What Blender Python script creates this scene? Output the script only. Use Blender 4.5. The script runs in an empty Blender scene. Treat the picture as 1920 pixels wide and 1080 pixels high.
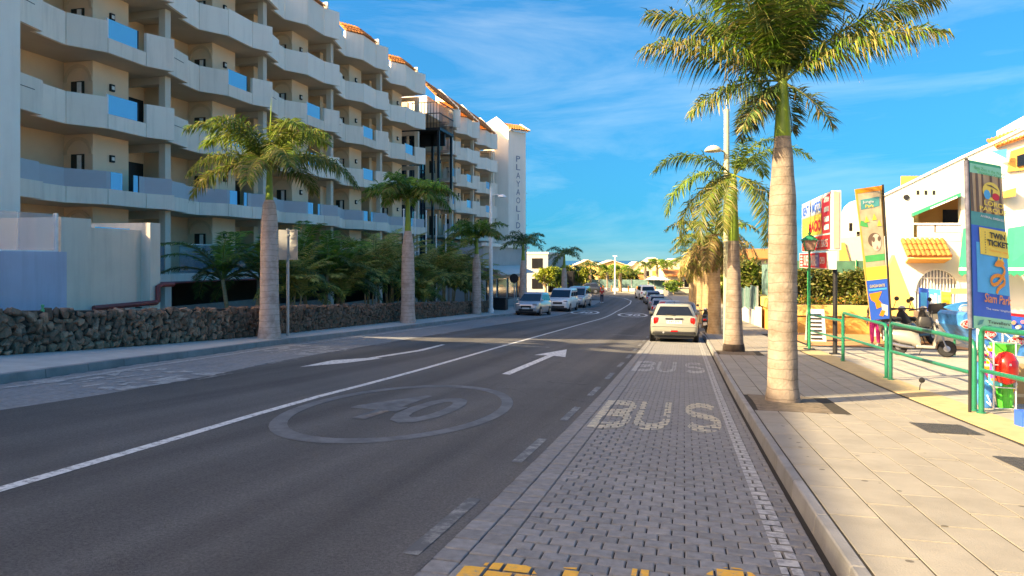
import bpy, bmesh, math, random
from mathutils import Vector, Matrix, Euler, noise as mnoise
R = math.radians
random.seed(7)
SC = bpy.context.scene
COL = SC.collection
# ------------------------------------------------------------------ camera, sky, sun, exposure
TH = 0.2434                                   # the camera looks this far left of the road's direction (+Y)
FPX = 1300.0; Y0 = 488.0                      # focal length and horizon row in a 1920 px wide picture
cam = bpy.data.cameras.new('camera'); camo = bpy.data.objects.new('camera', cam); COL.objects.link(camo)
cam.lens = FPX/1920*36; cam.sensor_width = 36; cam.shift_y = -(540-Y0)/1920
cam.clip_start = .1; cam.clip_end = 60000
camo.location = (0, 0, 0); camo.rotation_euler = (R(90), 0, TH)
SC.camera = camo
SUN_EL = R(32); SUN_PHI = R(38)               # light travels along (cos, sin) of SUN_PHI in plan
sdir = Vector((-math.cos(SUN_PHI)*math.cos(SUN_EL), -math.sin(SUN_PHI)*math.cos(SUN_EL), math.sin(SUN_EL)))
W = bpy.data.worlds.new('World'); SC.world = W; W.use_nodes = True
nt = W.node_tree; nt.nodes.clear()
def N(t, **k):
    n = nt.nodes.new(t)
    for a, b in k.items(): setattr(n, a, b)
    return n
L = nt.links.new
out = N('ShaderNodeOutputWorld'); bg = N('ShaderNodeBackground'); sky = N('ShaderNodeTexSky')
sky.sky_type = 'NISHITA'; sky.sun_disc = False; sky.sun_elevation = SUN_EL
sky.sun_rotation = math.atan2(sdir.x, sdir.y); sky.air_density = 1.0; sky.dust_density = 6.0; sky.ozone_density = 3.2
sky.altitude = 50
hsv = N('ShaderNodeHueSaturation'); hsv.inputs['Saturation'].default_value = 2.3; hsv.inputs['Value'].default_value = 1.0
hsv.inputs['Hue'].default_value = .507
tc = N('ShaderNodeTexCoord'); mp = N('ShaderNodeMapping'); mp.inputs['Scale'].default_value = (1.1, 1.1, 5.5)
mp.inputs['Rotation'].default_value = (.25, .12, .4)
nz = N('ShaderNodeTexNoise'); nz.inputs['Scale'].default_value = 2.1; nz.inputs['Detail'].default_value = 7; nz.inputs['Roughness'].default_value = .62
nz.inputs['Distortion'].default_value = .5
rp = N('ShaderNodeValToRGB'); rp.color_ramp.elements[0].position = .47; rp.color_ramp.elements[1].position = .86
rp.color_ramp.elements[1].color = (.13, .13, .13, 1)
mx = N('ShaderNodeMix', data_type='RGBA'); mx.inputs[7].default_value = (4.6, 5.4, 6.2, 1)
L(tc.outputs['Generated'], mp.inputs[0]); L(mp.outputs[0], nz.inputs['Vector']); L(nz.outputs['Fac'], rp.inputs[0])
gv = N('ShaderNodeNewGeometry'); vneg = N('ShaderNodeVectorMath', operation='MULTIPLY_ADD'); vneg.inputs[1].default_value = (1, 1, .9); vneg.inputs[2].default_value = (0, 0, .11)
vnm = N('ShaderNodeVectorMath', operation='NORMALIZE'); L(tc.outputs['Generated'], vneg.inputs[0]); L(vneg.outputs[0], vnm.inputs[0]); L(vnm.outputs[0], sky.inputs['Vector'])
L(sky.outputs[0], hsv.inputs['Color']); L(hsv.outputs[0], mx.inputs[6]); L(rp.outputs[0], mx.inputs[0])
L(mx.outputs[2], bg.inputs[0]); bg.inputs[1].default_value = .13; L(bg.outputs[0], out.inputs[0])
sl = bpy.data.lights.new('sun', 'SUN'); slo = bpy.data.objects.new('sun', sl); COL.objects.link(slo)
sl.energy = 3.5; sl.angle = R(.53); sl.color = (1, .97, .90)
slo.location = (-40, -30, 40); slo.rotation_euler = sdir.to_track_quat('Z', 'Y').to_euler()
vs = SC.view_settings
SC.display_settings.display_device = 'sRGB'
vs.view_transform = 'Standard'; vs.look = 'None'; vs.gamma = 1; vs.exposure = 1.88
vs.use_curve_mapping = False
try:
    vs.use_white_balance = True; vs.white_balance_temperature = 11500; vs.white_balance_tint = 9
except Exception: pass
SC.cycles.max_bounces = 8; SC.cycles.transparent_max_bounces = 12
try: SC.cycles.use_denoising = True
except Exception: pass

# ------------------------------------------------------------------ terrain and pixel helpers
KN = [(0, .092), (15, .055), (50, .055), (75, 0), (1e6, 0)]
def drop(y):
    if y <= 0: return 1.4+.092*y
    t = 1.4
    for (a, sa), (b, sb) in zip(KN, KN[1:]):
        e = min(y, b)
        if e > a:
            se = sa+(sb-sa)*(e-a)/(b-a); t += (sa+se)/2*(e-a)
    return t
def cross(x): return .03*min(max(-1.43-x, 0), 15)
def G(x, y): return -drop(y)+cross(x)
CT, ST = math.cos(TH), math.sin(TH)
def ray(px, py):
    u = (px-960)/FPX
    return -ST+u*CT, CT+u*ST, (Y0-py)/FPX
def atY(px, py, Y):
    a, b, c = ray(px, py); t = Y/b; return Vector((a*t, Y, c*t))
def atX(px, py, X):
    a, b, c = ray(px, py); t = X/a; return Vector((X, b*t, c*t))
def atD(px, py, d):
    a, b, c = ray(px, py); return Vector((a*d, b*d, c*d))
def gnd(px, py, dz=0):
    a, b, c = ray(px, py); lo, hi = .5, 400
    for _ in range(45):
        m = (lo+hi)/2
        if m*c < G(m*a, m*b)+dz: hi = m
        else: lo = m
    return Vector((lo*a, lo*b, lo*c))
def lerp(a, b, t): return a+(b-a)*t
def pl(poly, y):
    """x of a plan polyline [(x,y)...] at y"""
    for (xa, ya), (xb, yb) in zip(poly, poly[1:]):
        if y <= yb: return lerp(xa, xb, (y-ya)/(yb-ya))
    return poly[-1][0]

# ------------------------------------------------------------------ materials
MATS = {}
def mat(name, col, rough=.7, var=.12, scale=6.0, bump=0.0, bscale=None, metal=0.0, objvar=0.0, spec=.4, detail=5, col2=None, dirt=0.0, dirtscale=.7, dirtcol=(.12, .1, .08), alpha=1.0, trans=0.0, emis=None, coat=0.0, cracks=False, streak=False):
    if name in MATS: return MATS[name]
    m = bpy.data.materials.new(name); m.use_nodes = True; t = m.node_tree; b = t.nodes['Principled BSDF']; l = t.links.new
    def n(k, **kw):
        q = t.nodes.new(k)
        for a, v in kw.items(): setattr(q, a, v)
        return q
    co = n('ShaderNodeTexCoord'); geo = n('ShaderNodeNewGeometry')
    src = geo.outputs['Position']
    nz = n('ShaderNodeTexNoise'); nz.inputs['Scale'].default_value = scale; nz.inputs['Detail'].default_value = detail; nz.inputs['Roughness'].default_value = .6
    l(src, nz.inputs['Vector'])
    mx = n('ShaderNodeMix', data_type='RGBA')
    c2 = col2 or tuple(min(1, c*(1+var)) for c in col); c1 = tuple(c*(1-var) for c in col) if not col2 else col
    mx.inputs[6].default_value = (*c1, 1); mx.inputs[7].default_value = (*c2, 1)
    mr = n('ShaderNodeMapRange'); mr.inputs[1].default_value = .3; mr.inputs[2].default_value = .7
    l(nz.outputs['Fac'], mr.inputs[0]); l(mr.outputs[0], mx.inputs[0]); cur = mx.outputs[2]
    if objvar:
        oi = n('ShaderNodeObjectInfo'); m2 = n('ShaderNodeMapRange'); m2.inputs[3].default_value = 1-objvar; m2.inputs[4].default_value = 1+objvar
        l(oi.outputs['Random'], m2.inputs[0]); vm = n('ShaderNodeVectorMath', operation='SCALE'); l(cur, vm.inputs[0]); l(m2.outputs[0], vm.inputs['Scale']); cur = vm.outputs[0]
    if dirt:
        d = n('ShaderNodeTexNoise'); d.inputs['Scale'].default_value = dirtscale; d.inputs['Detail'].default_value = 8; d.inputs['Roughness'].default_value = .65
        if streak:
            mps = n('ShaderNodeMapping'); mps.inputs['Scale'].default_value = (4, 4, .35); l(src, mps.inputs[0]); l(mps.outputs[0], d.inputs['Vector'])
        else: l(src, d.inputs['Vector'])
        r = n('ShaderNodeMapRange'); r.inputs[1].default_value = .48; r.inputs[2].default_value = .75; r.inputs[4].default_value = dirt
        l(d.outputs['Fac'], r.inputs[0]); m3 = n('ShaderNodeMix', data_type='RGBA'); l(r.outputs[0], m3.inputs[0]); l(cur, m3.inputs[6]); m3.inputs[7].default_value = (*dirtcol, 1); cur = m3.outputs[2]
    if cracks:
        mpn = n('ShaderNodeMapping'); mpn.inputs['Scale'].default_value = (1.5, .05, .1); l(src, mpn.inputs[0]); sn = n('ShaderNodeTexNoise'); sn.inputs['Scale'].default_value = 1.0; sn.inputs['Detail'].default_value = 5; l(mpn.outputs[0], sn.inputs['Vector'])
        sm_ = n('ShaderNodeMapRange'); sm_.inputs[1].default_value = .35; sm_.inputs[2].default_value = .65; sm_.inputs[3].default_value = .78; sm_.inputs[4].default_value = 1.18; l(sn.outputs['Fac'], sm_.inputs[0]); vs_ = n('ShaderNodeVectorMath', operation='SCALE'); l(cur, vs_.inputs[0]); l(sm_.outputs[0], vs_.inputs['Scale']); cur = vs_.outputs[0]
        vo = n('ShaderNodeTexVoronoi', feature='DISTANCE_TO_EDGE'); vo.inputs['Scale'].default_value = .33; wn = n('ShaderNodeTexNoise'); wn.inputs['Scale'].default_value = 1.6; wn.inputs['Detail'].default_value = 6; l(src, wn.inputs['Vector'])
        av = n('ShaderNodeVectorMath', operation='MULTIPLY_ADD'); av.inputs[1].default_value = (1.6, 1.6, 0); l(wn.outputs['Color'], av.inputs[0]); l(src, av.inputs[2]); l(av.outputs[0], vo.inputs['Vector'])
        cr = n('ShaderNodeMapRange'); cr.inputs[1].default_value = .0; cr.inputs[2].default_value = .006; cr.inputs[3].default_value = .55; cr.inputs[4].default_value = 0; l(vo.outputs['Distance'], cr.inputs[0])
        gm = n('ShaderNodeTexNoise'); gm.inputs['Scale'].default_value = .3; l(src, gm.inputs['Vector']); g2 = n('ShaderNodeMapRange'); g2.inputs[1].default_value = .5; g2.inputs[2].default_value = .6; l(gm.outputs['Fac'], g2.inputs[0])
        mm = n('ShaderNodeMath', operation='MULTIPLY'); l(cr.outputs[0], mm.inputs[0]); l(g2.outputs[0], mm.inputs[1]); m5 = n('ShaderNodeMix', data_type='RGBA'); l(mm.outputs[0], m5.inputs[0]); l(cur, m5.inputs[6]); m5.inputs[7].default_value = (.02, .02, .02, 1); cur = m5.outputs[2]
    l(cur, b.inputs['Base Color'])
    b.inputs['Roughness'].default_value = rough; b.inputs['Metallic'].default_value = metal; b.inputs['Specular IOR Level'].default_value = spec
    if coat: b.inputs['Coat Weight'].default_value = coat; b.inputs['Coat Roughness'].default_value = .05
    if alpha < 1: b.inputs['Alpha'].default_value = alpha
    if trans: b.inputs['Transmission Weight'].default_value = trans
    if bump:
        bn = n('ShaderNodeTexNoise'); bn.inputs['Scale'].default_value = bscale or scale*6; bn.inputs['Detail'].default_value = 6; l(src, bn.inputs['Vector'])
        bp = n('ShaderNodeBump'); bp.inputs['Strength'].default_value = min(1, bump); bp.inputs['Distance'].default_value = .02; l(bn.outputs['Fac'], bp.inputs['Height']); l(bp.outputs[0], b.inputs['Normal'])
    m['pb'] = 1
    MATS[name] = m; return m
def paint(name, col, under, wear=.5, scale=9, rough=.65):
    """road paint worn through to what it lies on"""
    if name in MATS: return MATS[name]
    m = mat(name, col, rough, var=.08, scale=30)
    t = m.node_tree; b = t.nodes['Principled BSDF']; l = t.links.new
    old = b.inputs['Base Color'].links[0].from_socket
    geo = t.nodes.new('ShaderNodeNewGeometry'); nz = t.nodes.new('ShaderNodeTexNoise'); nz.inputs['Scale'].default_value = scale; nz.inputs['Detail'].default_value = 9; nz.inputs['Roughness'].default_value = .75
    l(geo.outputs['Position'], nz.inputs['Vector'])
    mr = t.nodes.new('ShaderNodeMapRange'); c = .3+.4*wear; mr.inputs[1].default_value = c-.08; mr.inputs[2].default_value = c+.08
    l(nz.outputs['Fac'], mr.inputs[0]); mx = t.nodes.new('ShaderNodeMix'); mx.data_type = 'RGBA'
    l(mr.outputs[0], mx.inputs[0]); mx.inputs[6].default_value = (*under, 1); l(old, mx.inputs[7]); l(mx.outputs[2], b.inputs['Base Color'])
    return m
def glass(name, tint, rough=.03, alpha=.45):
    if name in MATS: return MATS[name]
    m = bpy.data.materials.new(name); m.use_nodes = True; b = m.node_tree.nodes['Principled BSDF']
    b.inputs['Base Color'].default_value = (*tint, 1); b.inputs['Roughness'].default_value = rough; b.inputs['Alpha'].default_value = alpha; b.inputs['Specular IOR Level'].default_value = .6
    MATS[name] = m; return m

# ------------------------------------------------------------------ mesh helpers
class MB:
    def __init__(s): s.v = []; s.f = []; s.c = []
    def add(s, vs, fs):
        o = len(s.v); s.v += [tuple(p) for p in vs]; s.f += [tuple(i+o for i in f) for f in fs]; return s
    def quad(s, a, b, c, d): return s.add([a, b, c, d], [(0, 1, 2, 3)])
    def box(s, x0, x1, y0, y1, z0, z1):
        return s.add([(x0, y0, z0), (x1, y0, z0), (x1, y1, z0), (x0, y1, z0), (x0, y0, z1), (x1, y0, z1), (x1, y1, z1), (x0, y1, z1)],
                     [(3, 2, 1, 0), (4, 5, 6, 7), (0, 1, 5, 4), (1, 2, 6, 5), (2, 3, 7, 6), (3, 0, 4, 7)])
    def hexa(s, b, t):                       # bottom 4, top 4 (ccw from above)
        return s.add(list(b)+list(t), [(3, 2, 1, 0), (4, 5, 6, 7), (0, 1, 5, 4), (1, 2, 6, 5), (2, 3, 7, 6), (3, 0, 4, 7)])
    def prism(s, poly, z0, z1):              # plan polygon ccw, z0/z1 number or function
        n = len(poly); f0 = z0 if callable(z0) else (lambda x, y: z0); f1 = z1 if callable(z1) else (lambda x, y: z1)
        vs = [(x, y, f0(x, y)) for x, y in poly]+[(x, y, f1(x, y)) for x, y in poly]
        fs = [tuple(range(n-1, -1, -1)), tuple(range(n, 2*n))]+[(i, (i+1) % n, n+(i+1) % n, n+i) for i in range(n)]
        return s.add(vs, fs)
    def slab(s, pts, d):                     # 3d polygon pts thickened along vector d
        n = len(pts); d = Vector(d); p = [Vector(q) for q in pts]
        return s.add(p+[q+d for q in p], [tuple(range(n-1, -1, -1)), tuple(range(n, 2*n))]+[(i, (i+1) % n, n+(i+1) % n, n+i) for i in range(n)])
    def tube(s, path, rad, n=8, cap=True):
        P = [Vector(p) for p in path]; rs = rad if isinstance(rad, (list, tuple)) else [rad]*len(P)
        o = len(s.v); up = None
        for i, p in enumerate(P):
            d = (P[min(i+1, len(P)-1)]-P[max(i-1, 0)]).normalized()
            if up is None:
                up = Vector((0, 0, 1)) if abs(d.z) < .9 else Vector((1, 0, 0))
            a = d.cross(up).normalized(); b = a.cross(d).normalized(); up = b
            for k in range(n):
                t = 2*math.pi*k/n; s.v.append(tuple(p+a*math.cos(t)*rs[i]+b*math.sin(t)*rs[i]))
        for i in range(len(P)-1):
            for k in range(n):
                s.f.append((o+i*n+k, o+i*n+(k+1) % n, o+(i+1)*n+(k+1) % n, o+(i+1)*n+k))
        if cap:
            s.f.append(tuple(o+k for k in range(n-1, -1, -1))); s.f.append(tuple(o+(len(P)-1)*n+k for k in range(n)))
        return s
    def lathe(s, prof, n=16, c=(0, 0, 0), axis='Z'):   # prof [(r,h)]
        o = len(s.v)
        for r, h in prof:
            for k in range(n):
                t = 2*math.pi*k/n; a, b = r*math.cos(t), r*math.sin(t)
                q = (a, b, h) if axis == 'Z' else ((h, a, b) if axis == 'X' else (b, h, a))
                s.v.append((q[0]+c[0], q[1]+c[1], q[2]+c[2]))
        for i in range(len(prof)-1):
            for k in range(n):
                s.f.append((o+i*n+k, o+i*n+(k+1) % n, o+(i+1)*n+(k+1) % n, o+(i+1)*n+k))
        s.f.append(tuple(o+k for k in range(n-1, -1, -1))); s.f.append(tuple(o+(len(prof)-1)*n+k for k in range(n)))
        return s
    def mesh(s, name, smooth=None, bevel=0, seg=2):
        me = bpy.data.meshes.new(name); me.from_pydata(s.v, [], s.f); me.update()
        if bevel:
            bm = bmesh.new(); bm.from_mesh(me); bmesh.ops.remove_doubles(bm, verts=bm.verts, dist=1e-4)
            es = [e for e in bm.edges if len(e.link_faces) == 2 and e.calc_face_angle(0) > R(25)]
            try: bmesh.ops.bevel(bm, geom=es, offset=bevel, segments=seg, profile=.5, affect='EDGES', clamp_overlap=True)
            except Exception: pass
            bm.to_mesh(me); bm.free()
        if smooth:
            for p in me.polygons: p.use_smooth = True
            try: me.set_sharp_from_angle(angle=R(smooth if smooth is not True else 40))
            except Exception: pass
        return me
def link(name, me, m, parent=None, loc=None, rot=None, kind=None):
    o = bpy.data.objects.new(name, me); COL.objects.link(o)
    if m is not None and len(me.materials) == 0: me.materials.append(m)
    if parent: o.parent = parent
    if loc is not None: o.location = loc
    if rot is not None: o.rotation_euler = rot
    if kind: o['kind'] = kind
    return o
def obj(name, mb, m, parent=None, smooth=None, bevel=0, seg=2, loc=None, rot=None, kind=None):
    return link(name, mb.mesh(name, smooth, bevel, seg), m, parent, loc, rot, kind)
def tag(o, label, cat, group=None):
    o['label'] = label; o['category'] = cat
    if group: o['group'] = group
    return o
def thing(name, label, cat, loc=(0, 0, 0), rz=0, group=None):
    o = bpy.data.objects.new(name, None); COL.objects.link(o); o.empty_display_size = .3
    o.location = loc; o.rotation_euler = (0, 0, rz); return tag(o, label, cat, group)
def struct(o): o['kind'] = 'structure'; return o
def copy_tree(o, parent=None):
    c = o.copy(); COL.objects.link(c); c.parent = parent
    for ch in o.children: copy_tree(ch, c)
    return c
FONT = {}
def text(name, s, m, parent, origin, ux, uy, w=None, h=None, ex=.002, bold=0.0, shear=0.0, center=False):
    """flat lettering: origin = lower left of the word's box, ux/uy its directions, w/h its size"""
    cu = bpy.data.curves.new('t', 'FONT'); cu.body = s; cu.extrude = 0; cu.offset = bold; cu.shear = shear; cu.resolution_u = 3
    t = bpy.data.objects.new('t', cu); COL.objects.link(t); dg = bpy.context.evaluated_depsgraph_get(); dg.update()
    me = bpy.data.meshes.new_from_object(t.evaluated_get(dg)); COL.objects.unlink(t); bpy.data.objects.remove(t); bpy.data.curves.remove(cu)
    if not len(me.vertices): return None
    xs = [v.co.x for v in me.vertices]; ys = [v.co.y for v in me.vertices]
    x0, x1, y0, y1 = min(xs), max(xs), min(ys), max(ys)
    sy = (h/(y1-y0)) if h else (w/(x1-x0)); sx = (w/(x1-x0)) if w else sy
    ux = Vector(ux).normalized(); uy = Vector(uy).normalized(); n = ux.cross(uy); o = Vector(origin)+n*ex
    if center: o = o-ux*sx*(x1-x0)/2
    for v in me.vertices: v.co = o+ux*((v.co.x-x0)*sx)+uy*((v.co.y-y0)*sy)
    me.materials.clear()
    return link(name, me, m, parent)
def patch(name, m, parent, pts2, origin, ux, uy, ex=.003):
    """flat printed shape given in a sign's own coordinates"""
    ux = Vector(ux).normalized(); uy = Vector(uy).normalized(); n = ux.cross(uy); o = Vector(origin)
    mb = MB(); mb.add([o+ux*a+uy*b+n*ex for a, b in pts2], [tuple(range(len(pts2)))]); return obj(name, mb, m, parent)
def rect2(x, y, w, h): return [(x, y), (x+w, y), (x+w, y+h), (x, y+h)]
def disc2(x, y, rx, ry, n=20, a0=0, a1=2*math.pi): return [(x+rx*math.cos(lerp(a0, a1, i/n)), y+ry*math.sin(lerp(a0, a1, i/n))) for i in range(n if a1-a0 > 6.2 else n+1)]
# ------------------------------------------------------------------ the setting: terrain, sea, road, bays, pavements
LBAY = [(-7.5, -20), (-7.6, 3), (-7.72, 6.4), (-7.85, 8.4), (-8.1, 10.8), (-8.55, 13), (-8.95, 20.5), (-9.3, 30), (-9.6, 45), (-9.8, 60), (-9.5, 76), (-9.6, 84)]
LKERB = [(-9.5, -20), (-9.6, 5), (-9.76, 8.1), (-10.3, 11), (-10.83, 16), (-11.3, 26.4), (-12.3, 43), (-12.6, 56), (-12.3, 68), (-12.0, 84)]
LWALL = [(-12.7, 0), (-12.2, 10), (-12.05, 14), (-12.0, 17.5), (-12.95, 29), (-14.3, 46.6), (-14.6, 52)]
CLINE = [(-4.6, -10), (-4.75, 3.9), (-5.16, 7.6), (-5.3, 9.4), (-5.57, 20.5), (-6.0, 45), (-6.28, 66.7), (-6.0, 80), (-6.3, 86)]
RBAY = [(-1.43, -20), (-1.43, 30), (-1.9, 45), (-2.6, 65), (-3.4, 85), (-4.2, 95), (-5, 100)]
RKERB = [(.83, -20), (.83, 30), (.5, 45), (-.1, 60), (-1.0, 80), (-1.8, 95), (-2.5, 103)]
WALK_R = 3.55
A_COL = (.128, .123, .116)
asphalt = mat('asphalt', A_COL, .88, var=.30, scale=55, bump=.9, bscale=140, spec=.2, dirt=.55, dirtscale=.55, dirtcol=(.09, .087, .082), detail=3, cracks=True)
concrete = mat('pale concrete pavement', (.47, .435, .39), .85, var=.12, scale=2.5, bump=.25, bscale=60, dirt=.3, dirtscale=.9, dirtcol=(.33, .30, .265))
kerbm = mat('kerb concrete', (.25, .245, .235), .85, var=.16, scale=3, bump=.35, bscale=50, objvar=.1, dirt=.35, dirtscale=2)
walkjoint = mat('dirty slab joint', (.035, .028, .02), .95, var=.4, scale=9)
joint = mat('dark sandy joint', (.022, .019, .016), .95, var=.3, scale=20)
paverm = mat('grey concrete paver', (.225, .225, .222), .85, var=.2, scale=14, bump=.6, bscale=120, objvar=.12, dirt=.35, dirtscale=1.1, dirtcol=(.13, .127, .122))
soil = mat('dry soil', (.16, .125, .09), .95, var=.35, scale=9, bump=.8, bscale=40)
earth = mat('dry earth', (.10, .085, .06), .95, var=.3, scale=.6, bump=.4, bscale=8)
def slabmat(name, col, spots=True, ov=.05):
    m = mat(name, col, .8, var=.07, scale=4, bump=.25, bscale=90, objvar=ov, dirt=.55, dirtscale=1.7, dirtcol=tuple(c*.6 for c in col))
    if spots:
        t = m.node_tree; b = t.nodes['Principled BSDF']; l = t.links.new; old = b.inputs['Base Color'].links[0].from_socket
        geo = t.nodes.new('ShaderNodeNewGeometry'); vo = t.nodes.new('ShaderNodeTexVoronoi'); vo.inputs['Scale'].default_value = 4.2; vo.inputs['Randomness'].default_value = 1
        l(geo.outputs['Position'], vo.inputs['Vector']); ma = t.nodes.new('ShaderNodeMath'); ma.operation = 'LESS_THAN'
        cr = t.nodes.new('ShaderNodeSeparateColor'); l(vo.outputs['Color'], cr.inputs[0]); th = t.nodes.new('ShaderNodeMath'); th.operation = 'MULTIPLY'; th.inputs[1].default_value = .075
        th.inputs[1].default_value = .12; l(cr.outputs[0], th.inputs[0]); l(vo.outputs['Distance'], ma.inputs[0]); l(th.outputs[0], ma.inputs[1])
        mu = t.nodes.new('ShaderNodeMath'); mu.operation = 'MULTIPLY'; mu.inputs[1].default_value = .75; l(ma.outputs[0], mu.inputs[0])
        mx = t.nodes.new('ShaderNodeMix'); mx.data_type = 'RGBA'; l(mu.outputs[0], mx.inputs[0]); l(old, mx.inputs[6]); mx.inputs[7].default_value = (.05, .04, .03, 1); l(mx.outputs[2], b.inputs['Base Color'])
    return m
slabm = slabmat('warm stone paving slab', (.27, .245, .205))
tilem = slabmat('cream forecourt tile', (.36, .33, .275), False, .07)
bandm = mat('ochre concrete band', (.46, .35, .19), .85, var=.12, scale=5, bump=.3, bscale=70, dirt=.3, dirtscale=2, dirtcol=(.26, .19, .1))

def sheet(name, fL, fR, ys, nx, dz, m, **kw):
    mb = MB(); o = 0
    for y in ys:
        a, b = fL(y), fR(y)
        for i in range(nx+1):
            x = lerp(a, b, i/nx); mb.v.append((x, y, G(x, y)+dz))
    for j in range(len(ys)-1):
        for i in range(nx):
            q = j*(nx+1)+i; mb.f.append((q, q+1, q+nx+2, q+nx+1))
    return obj(name, mb, m, **kw)
def fr(a, b, s):
    n = max(1, int(round((b-a)/s))); return [a+(b-a)*i/n for i in range(n+1)]
# terrain: one sheet from behind the camera down to the sea
mb = MB(); xs = [-400, -200, -120, -80, -60, -45, -34, -26, -20, -16.43, -13, -10, -6, -1.43, 3, 8, 14, 22, 34, 60, 120, 300]; ys = fr(-60, 110, 5)+[120, 135, 150, 170, 200, 240, 300, 380, 500]
for y in ys:
    for x in xs:
        z = G(x, y)-.2
        if x < -20: z -= .02*min(-20-x, 30)
        if x > 10: z -= .0
        if y > 135: z -= min(32, (y-135)*.16)
        mb.v.append((x, y, z))
for j in range(len(ys)-1):
    for i in range(len(xs)-1):
        q = j*len(xs)+i; mb.f.append((q, q+1, q+len(xs)+1, q+len(xs)))
struct(obj('ground', mb, earth))
seam = mat('sea water', (.012, .05, .11), .25, var=.15, scale=.01, bump=.5, bscale=.05)
mb = MB(); mb.quad((-40000, 250, -26), (40000, 250, -26), (40000, 40000, -26), (-40000, 40000, -26)); struct(obj('sea', mb, seam))
# carriageway
road = struct(sheet('road', lambda y: pl(LBAY, y)-.02, lambda y: pl(RBAY, y)+.01, fr(-20, 84, 2), 8, 0, asphalt))
mb = MB(); bend = [(-9.62, 84), (-3.36, 84), (-4.2, 95), (-5.2, 100), (-8, 104.5), (-13, 107), (-60, 108), (-60, 92), (-24, 92), (-14, 89.5)]
mb.add([(x, y, G(x, y)) for x, y in bend], [tuple(range(len(bend)))]); struct(obj('road_bend', mb, asphalt))
# --- pavers
def paver_mesh(name, sx, sy, top=.0, th=.03, ch=.007, m=None):
    mb = MB(); a, b = sx/2, sy/2
    mb.add([(-a, -b, -th), (a, -b, -th), (a, b, -th), (-a, b, -th), (-a, -b, top-ch*.7), (a, -b, top-ch*.7), (a, b, top-ch*.7), (-a, b, top-ch*.7),
            (-a+ch, -b+ch, top), (a-ch, -b+ch, top), (a-ch, b-ch, top), (-a+ch, b-ch, top)],
           [(0, 1, 5, 4), (1, 2, 6, 5), (2, 3, 7, 6), (3, 0, 4, 7), (4, 5, 9, 8), (5, 6, 10, 9), (6, 7, 11, 10), (7, 4, 8, 11), (8, 9, 10, 11)])
    me = mb.mesh(name)
    if m: me.materials.append(m)
    return me
def add_paver(mb, x0, x1, y0, y1, dz=0, ch=.007, th=.03):
    P = [(x0, y0), (x1, y0), (x1, y1), (x0, y1)]; Q = [(x0+ch, y0+ch), (x1-ch, y0+ch), (x1-ch, y1-ch), (x0+ch, y1-ch)]
    g = [G(x, y)+dz for x, y in P]
    vs = [(x, y, z-th) for (x, y), z in zip(P, g)]+[(x, y, z-ch*.7) for (x, y), z in zip(P, g)]+[(x, y, z) for (x, y), z in zip(Q, g)]
    mb.add(vs, [(0, 1, 5, 4), (1, 2, 6, 5), (2, 3, 7, 6), (3, 0, 4, 7), (4, 5, 9, 8), (5, 6, 10, 9), (6, 7, 11, 10), (7, 4, 8, 11), (8, 9, 10, 11)])
rnd = random.Random(3)
PAV = []                                             # (x0,x1,y0,y1) of every paver of the right bay, for the paint
def bay_rows(xa, xb, ya, yb, pw, pd, g=.009, border=0):
    res = []; j = 0; y = ya
    while y < yb:
        x = xa+border; off = (j % 2)*.5*pw; first = True
        cuts = [x]
        q = x+(pw-off if off else pw)
        while q < xb-.04: cuts.append(q); q += pw
        cuts.append(xb)
        for a, b in zip(cuts, cuts[1:]):
            if b-a > .03: res.append((a+g/2, b-g/2, y+g*.8, y+pd-g*.8))
        y += pd; j += 1
    return res
field = bay_rows(-1.43, .80, 2.2, 33, .165, .137, border=.36)
bord = []
for k, (a, b) in enumerate(((-1.43, -1.25), (-1.25, -1.07))):
    y = 2.2-.05*k
    while y < 33: bord.append((a+.004, b-.004, y+.007, y+.193)); y += .2
PAV = sorted(field+bord, key=lambda p: p[2])
bay = struct(sheet('bus_bay_paving', lambda y: -1.43, lambda y: .84, fr(-20, 33, 2), 2, -.017, joint))
shared = {}
vis = [p for p in PAV if p[2] > 3.15]
for i, (a, b, c, d) in enumerate(vis[:300]):
    k = (round(b-a, 3), round(d-c, 3))
    if k not in shared: shared[k] = paver_mesh('paver', k[0], k[1], m=paverm)
    x, y = (a+b)/2, (c+d)/2; s = (G(x, y+.1)-G(x, y-.1))/.2
    link('paver', shared[k], None, bay, (x, y, G(x, y)+rnd.uniform(-.003, .0015)), (math.atan(s)+rnd.uniform(-.008, .008), rnd.uniform(-.01, .01), rnd.uniform(-.012, .012)))
mb = MB()
for a, b, c, d in [p for p in PAV if p[2] <= 3.15]+vis[300:]: add_paver(mb, a, b, c, d, rnd.uniform(-.003, .001))
obj('farther_pavers', mb, paverm, bay, kind='stuff')
# parking lane that goes on beyond the bay
struct(sheet('parking_lane', lambda y: pl(RBAY, y)+.01, lambda y: pl(RKERB, y)+.01, fr(33, 100, 3), 2, -.003, paverm))
# left bay: pavers joined, too fine in the photograph to pick apart
lbay = struct(sheet('left_bay_paving', lambda y: pl(LBAY, y)-.01, lambda y: pl(LKERB, y)-.02, fr(-20, 84, 2), 3, -.017, joint))
mb = MB(); LPAV = []
for j in range(int((40-4)/.21)):
    y = 4+j*.21; a, b = pl(LKERB, y+.1)+.02, pl(LBAY, y+.1)-.03; n = int((b-a)/.25); o = .5*(j % 2)
    for i in range(n):
        x0 = a+(b-a)*(i)/n; x1 = a+(b-a)*(i+1)/n
        LPAV.append((x0+.005+o*.1, x1-.005+o*.1, y+.005, y+.205))
for p in LPAV: add_paver(mb, *p, dz=rnd.uniform(-.004, .001))
obj('fine_pavers', mb, paverm, lbay, kind='stuff')
struct(sheet('left_bay_far', lambda y: pl(LKERB, y)-.02, lambda y: pl(LBAY, y)-.015, fr(40, 84, 2), 3, -.004, paverm))
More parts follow.
